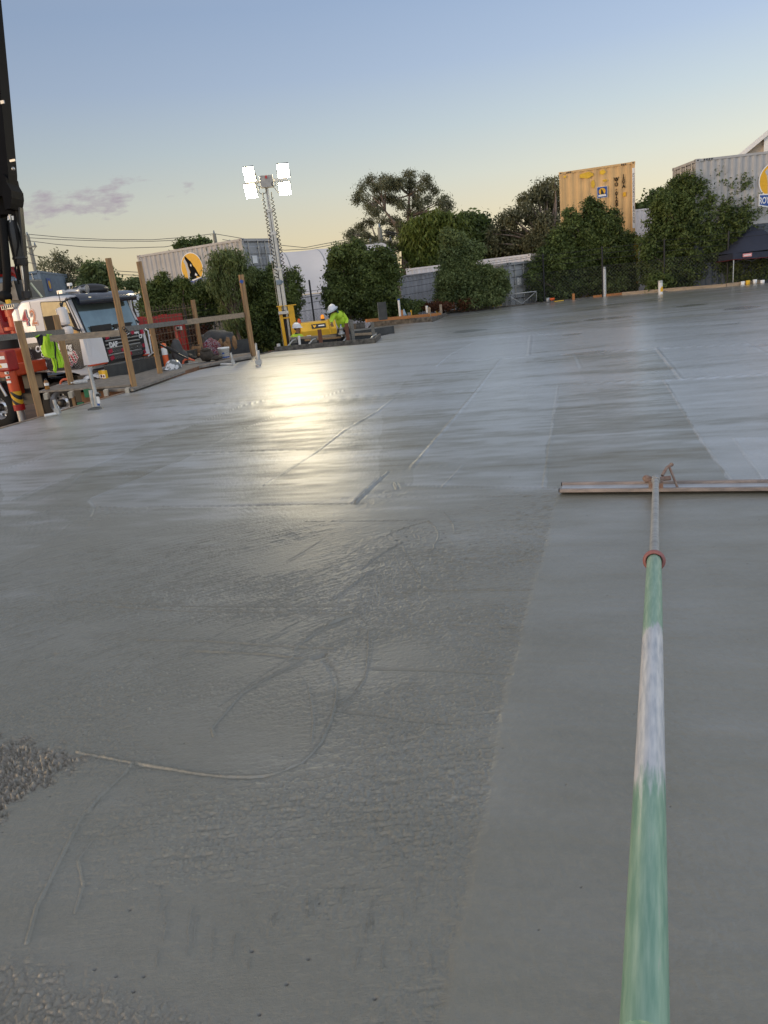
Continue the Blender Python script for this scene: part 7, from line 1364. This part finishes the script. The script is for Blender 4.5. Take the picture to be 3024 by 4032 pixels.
# far side outrigger swung out ahead of the cab
A0 = Y_(528, 1275, 22.0); A1 = Y_(712, 1252, 22.8); ob = MB().mat(m_tred).beam(A0, A1, .30, .27).beam(A0+Vector((-1.2, -.1, 0)), A0+(A1-A0)*.18, .40, .34); ob.box(A0+(A1-A0)*.62, (.06, .36, .32)); ob.build('outrigger_beam', None, tk)
L0 = Y_(702, 1265, 22.75); L1 = Y_(722, 1392, 22.75); leg2 = MB().mat(m_tred).tube([L0, (L0.x+.03, L0.y, .55)], .165, 18); lg2 = leg2.build('outrigger_leg', None, tk); MB().mat(m_chr).tube([(L0.x+.03, L0.y, .56), (L0.x+.03, L0.y, .05)], .10, 14).build('ram', None, lg2); MB().mat(m_lwht).box(Y_(706, 1292, 22.55)+Vector((0, -.02, 0)), (.20, .02, .10)).mat(m_tblk).box(Y_(702, 1292, 22.52)+Vector((0, -.03, 0)), (.07, .02, .07)).build('decal', None, lg2)
# ------------------------------------------------------------------ people
m_skin = mat('skin', (.36, .17, .10), rough=.55, scale=20, var=.08); m_skin2 = mat('skin_weathered', (.17, .085, .05), rough=.6, scale=20, var=.1); m_hair = mat('hair_dark', (.02, .015, .012), rough=.8)
m_hvy = mat('hi_vis_yellow', (.50, .72, .05), rough=.75, scale=6, var=.10, col2=(.38, .58, .03)); m_dark = mat('dark_trousers', (.014, .016, .022), rough=.85); m_teal = mat('neck_flap_teal', (.015, .065, .075), rough=.8); m_hatw = mat('hat_shell_white', (.74, .75, .78), rough=.25, coat=.3, var=.03); m_grn = mat('brim_grey', (.42, .48, .52), rough=.4)
def skin(name, nodes, edges, m, parent, root=0, sub=2):
    me = bpy.data.meshes.new(name); me.from_pydata([n[0] for n in nodes], edges, []); o = bpy.data.objects.new(name, me); C.objects.link(o)
    mo = o.modifiers.new('s', 'SKIN'); mo.use_smooth_shade = True
    if not me.skin_vertices:
        bpy.context.view_layer.objects.active = o
    for i, n in enumerate(nodes):
        sv = me.skin_vertices[0].data[i]; r = n[1]; sv.radius = r if isinstance(r, tuple) else (r, r); sv.use_root = (i == root)
    s_ = o.modifiers.new('u', 'SUBSURF'); s_.levels = sub; s_.render_levels = sub
    dg = bpy.context.evaluated_depsgraph_get(); dg.update(); m2 = bpy.data.meshes.new_from_object(o.evaluated_get(dg)); bpy.data.objects.remove(o); m2.materials.clear(); m2.materials.append(m)
    for p in m2.polygons: p.use_smooth = True
    o = bpy.data.objects.new(name, m2); C.objects.link(o); o.parent = parent; return o
def build_person(label, base, J, hatdir, skinm, brim, sleeves=True, legs=True, flap=False, hat_yaw=0.0):
    """J: joints in local metres"""
    th = thing('person', label, 'person', base); V = {k: Vector(v) for k, v in J.items()}
    nodes = []; idx = {}; edges = []
    def nd(k, r): idx[k] = len(nodes); nodes.append((V[k], r)); return idx[k]
    def ed(*ks):
        for a, b_ in zip(ks[:-1], ks[1:]): edges.append((idx[a], idx[b_]))
    nd('pelvis', .085); nd('waist', .08); nd('chest', .085); nd('neckb', .055); nd('neck', .052)
    nd('jaw', (.062, .070)); nd('head', (.078, .092)); nd('crown', (.066, .078)); ed('pelvis', 'waist', 'chest', 'neckb', 'neck', 'jaw', 'head', 'crown')
    for s in ('l', 'r'):
        nd('sh'+s, .062); nd('el'+s, .042); nd('wr'+s, .028); nd('pa'+s, (.038, .018)); ed('neckb', 'sh'+s, 'el'+s, 'wr'+s, 'pa'+s)
        if legs: nd('hip'+s, .075); nd('kn'+s, .058); nd('an'+s, .042); nd('to'+s, (.045, .03)); ed('pelvis', 'hip'+s, 'kn'+s, 'an'+s, 'to'+s)
        # five fingers rooted in the palm
        p = V['pa'+s]; d = (p-V['wr'+s]).normalized(); sd = d.cross(Vector((0, 0, 1)));
        if sd.length < .1: sd = d.cross(Vector((0, 1, 0)))
        sd.normalize(); up = sd.cross(d)
        for f, (o_, l_) in enumerate(((-.028, .060), (-.010, .072), (.010, .068), (.028, .052), (.045, .045))):
            q = p+sd*o_+d*(.02 if f < 4 else -.02); dd = d if f < 4 else (d*.5+sd*.8).normalized(); i0 = len(nodes)
            nodes.append((q, .011)); nodes.append((q+dd*l_*.5-up*.008, .0095)); nodes.append((q+dd*l_*.85-up*.030, .008)); edges.extend([(idx['pa'+s], i0), (i0, i0+1), (i0+1, i0+2)])
    body = skin('body', nodes, edges, skinm, th)
    # shirt over torso and arms, trousers over hips and legs
    nodes = []; idx = {}; edges = []
    nd('pelvis', .150); nd('waist', .165); nd('chest', .180); nd('neckb', .085); ed('pelvis', 'waist', 'chest', 'neckb')
    for s in ('l', 'r'):
        nd('sh'+s, .085); nd('el'+s, .064); V['cu'+s] = V['wr'+s].lerp(V['el'+s], .12); nd('cu'+s, .044); ed('neckb', 'sh'+s, 'el'+s, 'cu'+s)
    sh = skin('shirt', nodes, edges, m_hvy, th)
    if legs:
        nodes = []; idx = {}; edges = []; V['belt'] = V['pelvis'].lerp(V['waist'], .35); nd('belt', .135); nd('pelvis', .142); ed('belt', 'pelvis')
        for s in ('l', 'r'): nd('hip'+s, .115); nd('kn'+s, .085); nd('an'+s, .065); ed('pelvis', 'hip'+s, 'kn'+s, 'an'+s)
        skin('trousers', nodes, edges, m_dark, th)
        for s in ('l', 'r'): MB().mat(m_tan).blob((V['an'+s]+V['to'+s])/2-Vector((0, 0, .01)), (.06, .13, .06), 2, noise=.03).build('boot', None, th)
    # face
    fw = Vector(hatdir).normalized(); hc = V['head']; upv = (V['crown']-V['jaw']).normalized(); rt = fw.cross(upv).normalized()
    fc = MB().mat(skinm).blob(hc+fw*.098-upv*.012, (.016, .016, .022), 2)
    for s in (-1, 1): fc.blob(hc+rt*.084*s-upv*.005, (.014, .020, .03), 2)
    fc.build('nose_and_ears', None, body)
    ey = MB().mat(m_lwht)
    for s in (-1, 1): ey.blob(hc+fw*.083+rt*.032*s+upv*.018, (.011, .011, .008), 2)
    ey.mat(m_hair)
    for s in (-1, 1): ey.blob(hc+fw*.092+rt*.032*s+upv*.018, (.005, .005, .005), 1); ey.box(hc+fw*.088+rt*.034*s+upv*.036, (.02, .02, .006))
    ey.build('eyes', None, body); MB().mat(mat('lips', (.25, .09, .07), rough=.5)).blob(hc+fw*.084-upv*.052, (.024, .018, .006), 2).build('mouth', None, body)
    Z = upv; X = fw.cross(Z).normalized(); Yv = Z.cross(X); M = Matrix.Translation(hc+upv*.035) @ Matrix((X, -Yv if False else Z.cross(X)*-1, Z)).transposed().to_4x4()
    M = Matrix.Translation(hc+upv*.030-fw*.005) @ Matrix((X, -fw, Z)).transposed().to_4x4()
    hat(th, M, m_hatw, brim, 'hard_hat', 1.02, brimm=m_grn if brim > 1.3 else None)
    if flap:
        fl_ = MB().mat(m_teal); vs = []; fs = []
        for k in range(5):
            for i in range(11):
                a = math.pi*(.08+.84*i/10); rad = .135+.02*math.sin(i*2.1+k)+.008*k; q = hc+upv*(.03-.045*k)-fw*rad*math.sin(a)+rt*rad*.95*math.cos(a); vs.append(q)
        for k in range(4):
            for i in range(10): q = k*11+i; fs.append((q, q+1, q+12, q+11))
        fl_.add(vs, fs, True).build('neck_flap', None, th)
    else: MB().mat(m_hair).blob(hc-fw*.035-upv*.02, (.078, .078, .06), 2).build('hair', None, th)
    cb = V['neckb']+(V['neck']-V['neckb'])*.35; MB().mat(m_dark if not flap else m_hvy).lathe([(.085, -.03), (.078, .02), (.070, .045), (.066, .03)], 14, Matrix.Translation(cb) @ (V['neck']-V['neckb']).to_track_quat('Z', 'Y').to_matrix().to_4x4()).build('collar', None, th)
    return th
q6 = lambda x, y, Y: D(1050+x/4.74, 1150+y/4.74, Y)
# worker bending over the trench
B2 = Vector((-.62, 23.3, -.62)); q = lambda x, y, Y=23.3: q6(x, y, Y)-B2
J2 = dict(pelvis=q(1425, 655, 23.35), waist=q(1400, 580, 23.25), chest=q(1345, 455, 23.05), neckb=q(1300, 395, 22.95), neck=q(1268, 375, 22.88), jaw=q(1240, 378, 22.84), head=q(1222, 335, 22.82), crown=q(1212, 290, 22.82),
    shl=q(1240, 440, 22.82), ell=q(1208, 535, 22.66), wrl=q(1215, 580, 22.45), pal=q(1222, 608, 22.38), shr=q(1405, 405, 23.08), elr=q(1500, 520, 23.15), wrr=q(1472, 628, 22.95), par=q(1462, 665, 22.85))
for s, dx in (('l', -.10), ('r', .11)):
    J2['hip'+s] = J2['pelvis']+Vector((dx, 0, -.07)); J2['kn'+s] = J2['hip'+s]+Vector((dx*.6-.03, -.10, -.40)); J2['an'+s] = Vector((J2['kn'+s].x+.02, J2['kn'+s].y+.06, .09)); J2['to'+s] = J2['an'+s]+Vector((-.08, -.14, -.05))
p2_ = build_person('worker in lime hi-vis shirt and wide white hard hat bending over the trench', B2, J2, (-.45, -.75, -.35), m_skin2, 1.42, flap=True)
tag(MB().mat(m_timg).box((0, 0, -.02), (1.2, .5, .04)).box((-.4, 0, -.24), (.1, .4, .42)).box((.4, 0, -.24), (.1, .4, .42)).build('timber_step', None, None, B2), 'low timber step under the bending worker behind the trench', 'step')
# worker standing low in the trench, seen to the shoulders
B1 = Vector((D(1171, 1300, 23.6).x, 23.6, -1.0)); q = lambda x, y, Y=23.6: q6(x, y, Y)-B1
J1 = dict(crown=q(565, 625), head=q(570, 668), jaw=q(585, 728), neck=q(575, 765), neckb=q(572, 800), chest=q(572, 900), waist=q(572, 1060), pelvis=q(572, 1180), shl=q(480, 845, 23.7), shr=q(660, 845, 23.45), ell=q(462, 990, 23.65), elr=q(690, 990, 23.35), wrl=q(500, 1100, 23.35), wrr=q(720, 1060, 23.15), pal=q(510, 1130, 23.27), par=q(735, 1080, 23.05))
for s, dx in (('l', -.10), ('r', .10)):
    J1['hip'+s] = J1['pelvis']+Vector((dx, 0, -.07)); J1['kn'+s] = Vector((J1['hip'+s].x, -.02, J1['hip'+s].z*.52)); J1['an'+s] = Vector((J1['kn'+s].x, .02, .09)); J1['to'+s] = J1['an'+s]+Vector((.06, -.12, -.05))
build_person('worker in white hard hat standing low in the trench beside the generator', B1, J1, (.85, -.5, -.05), m_skin, 1.16)
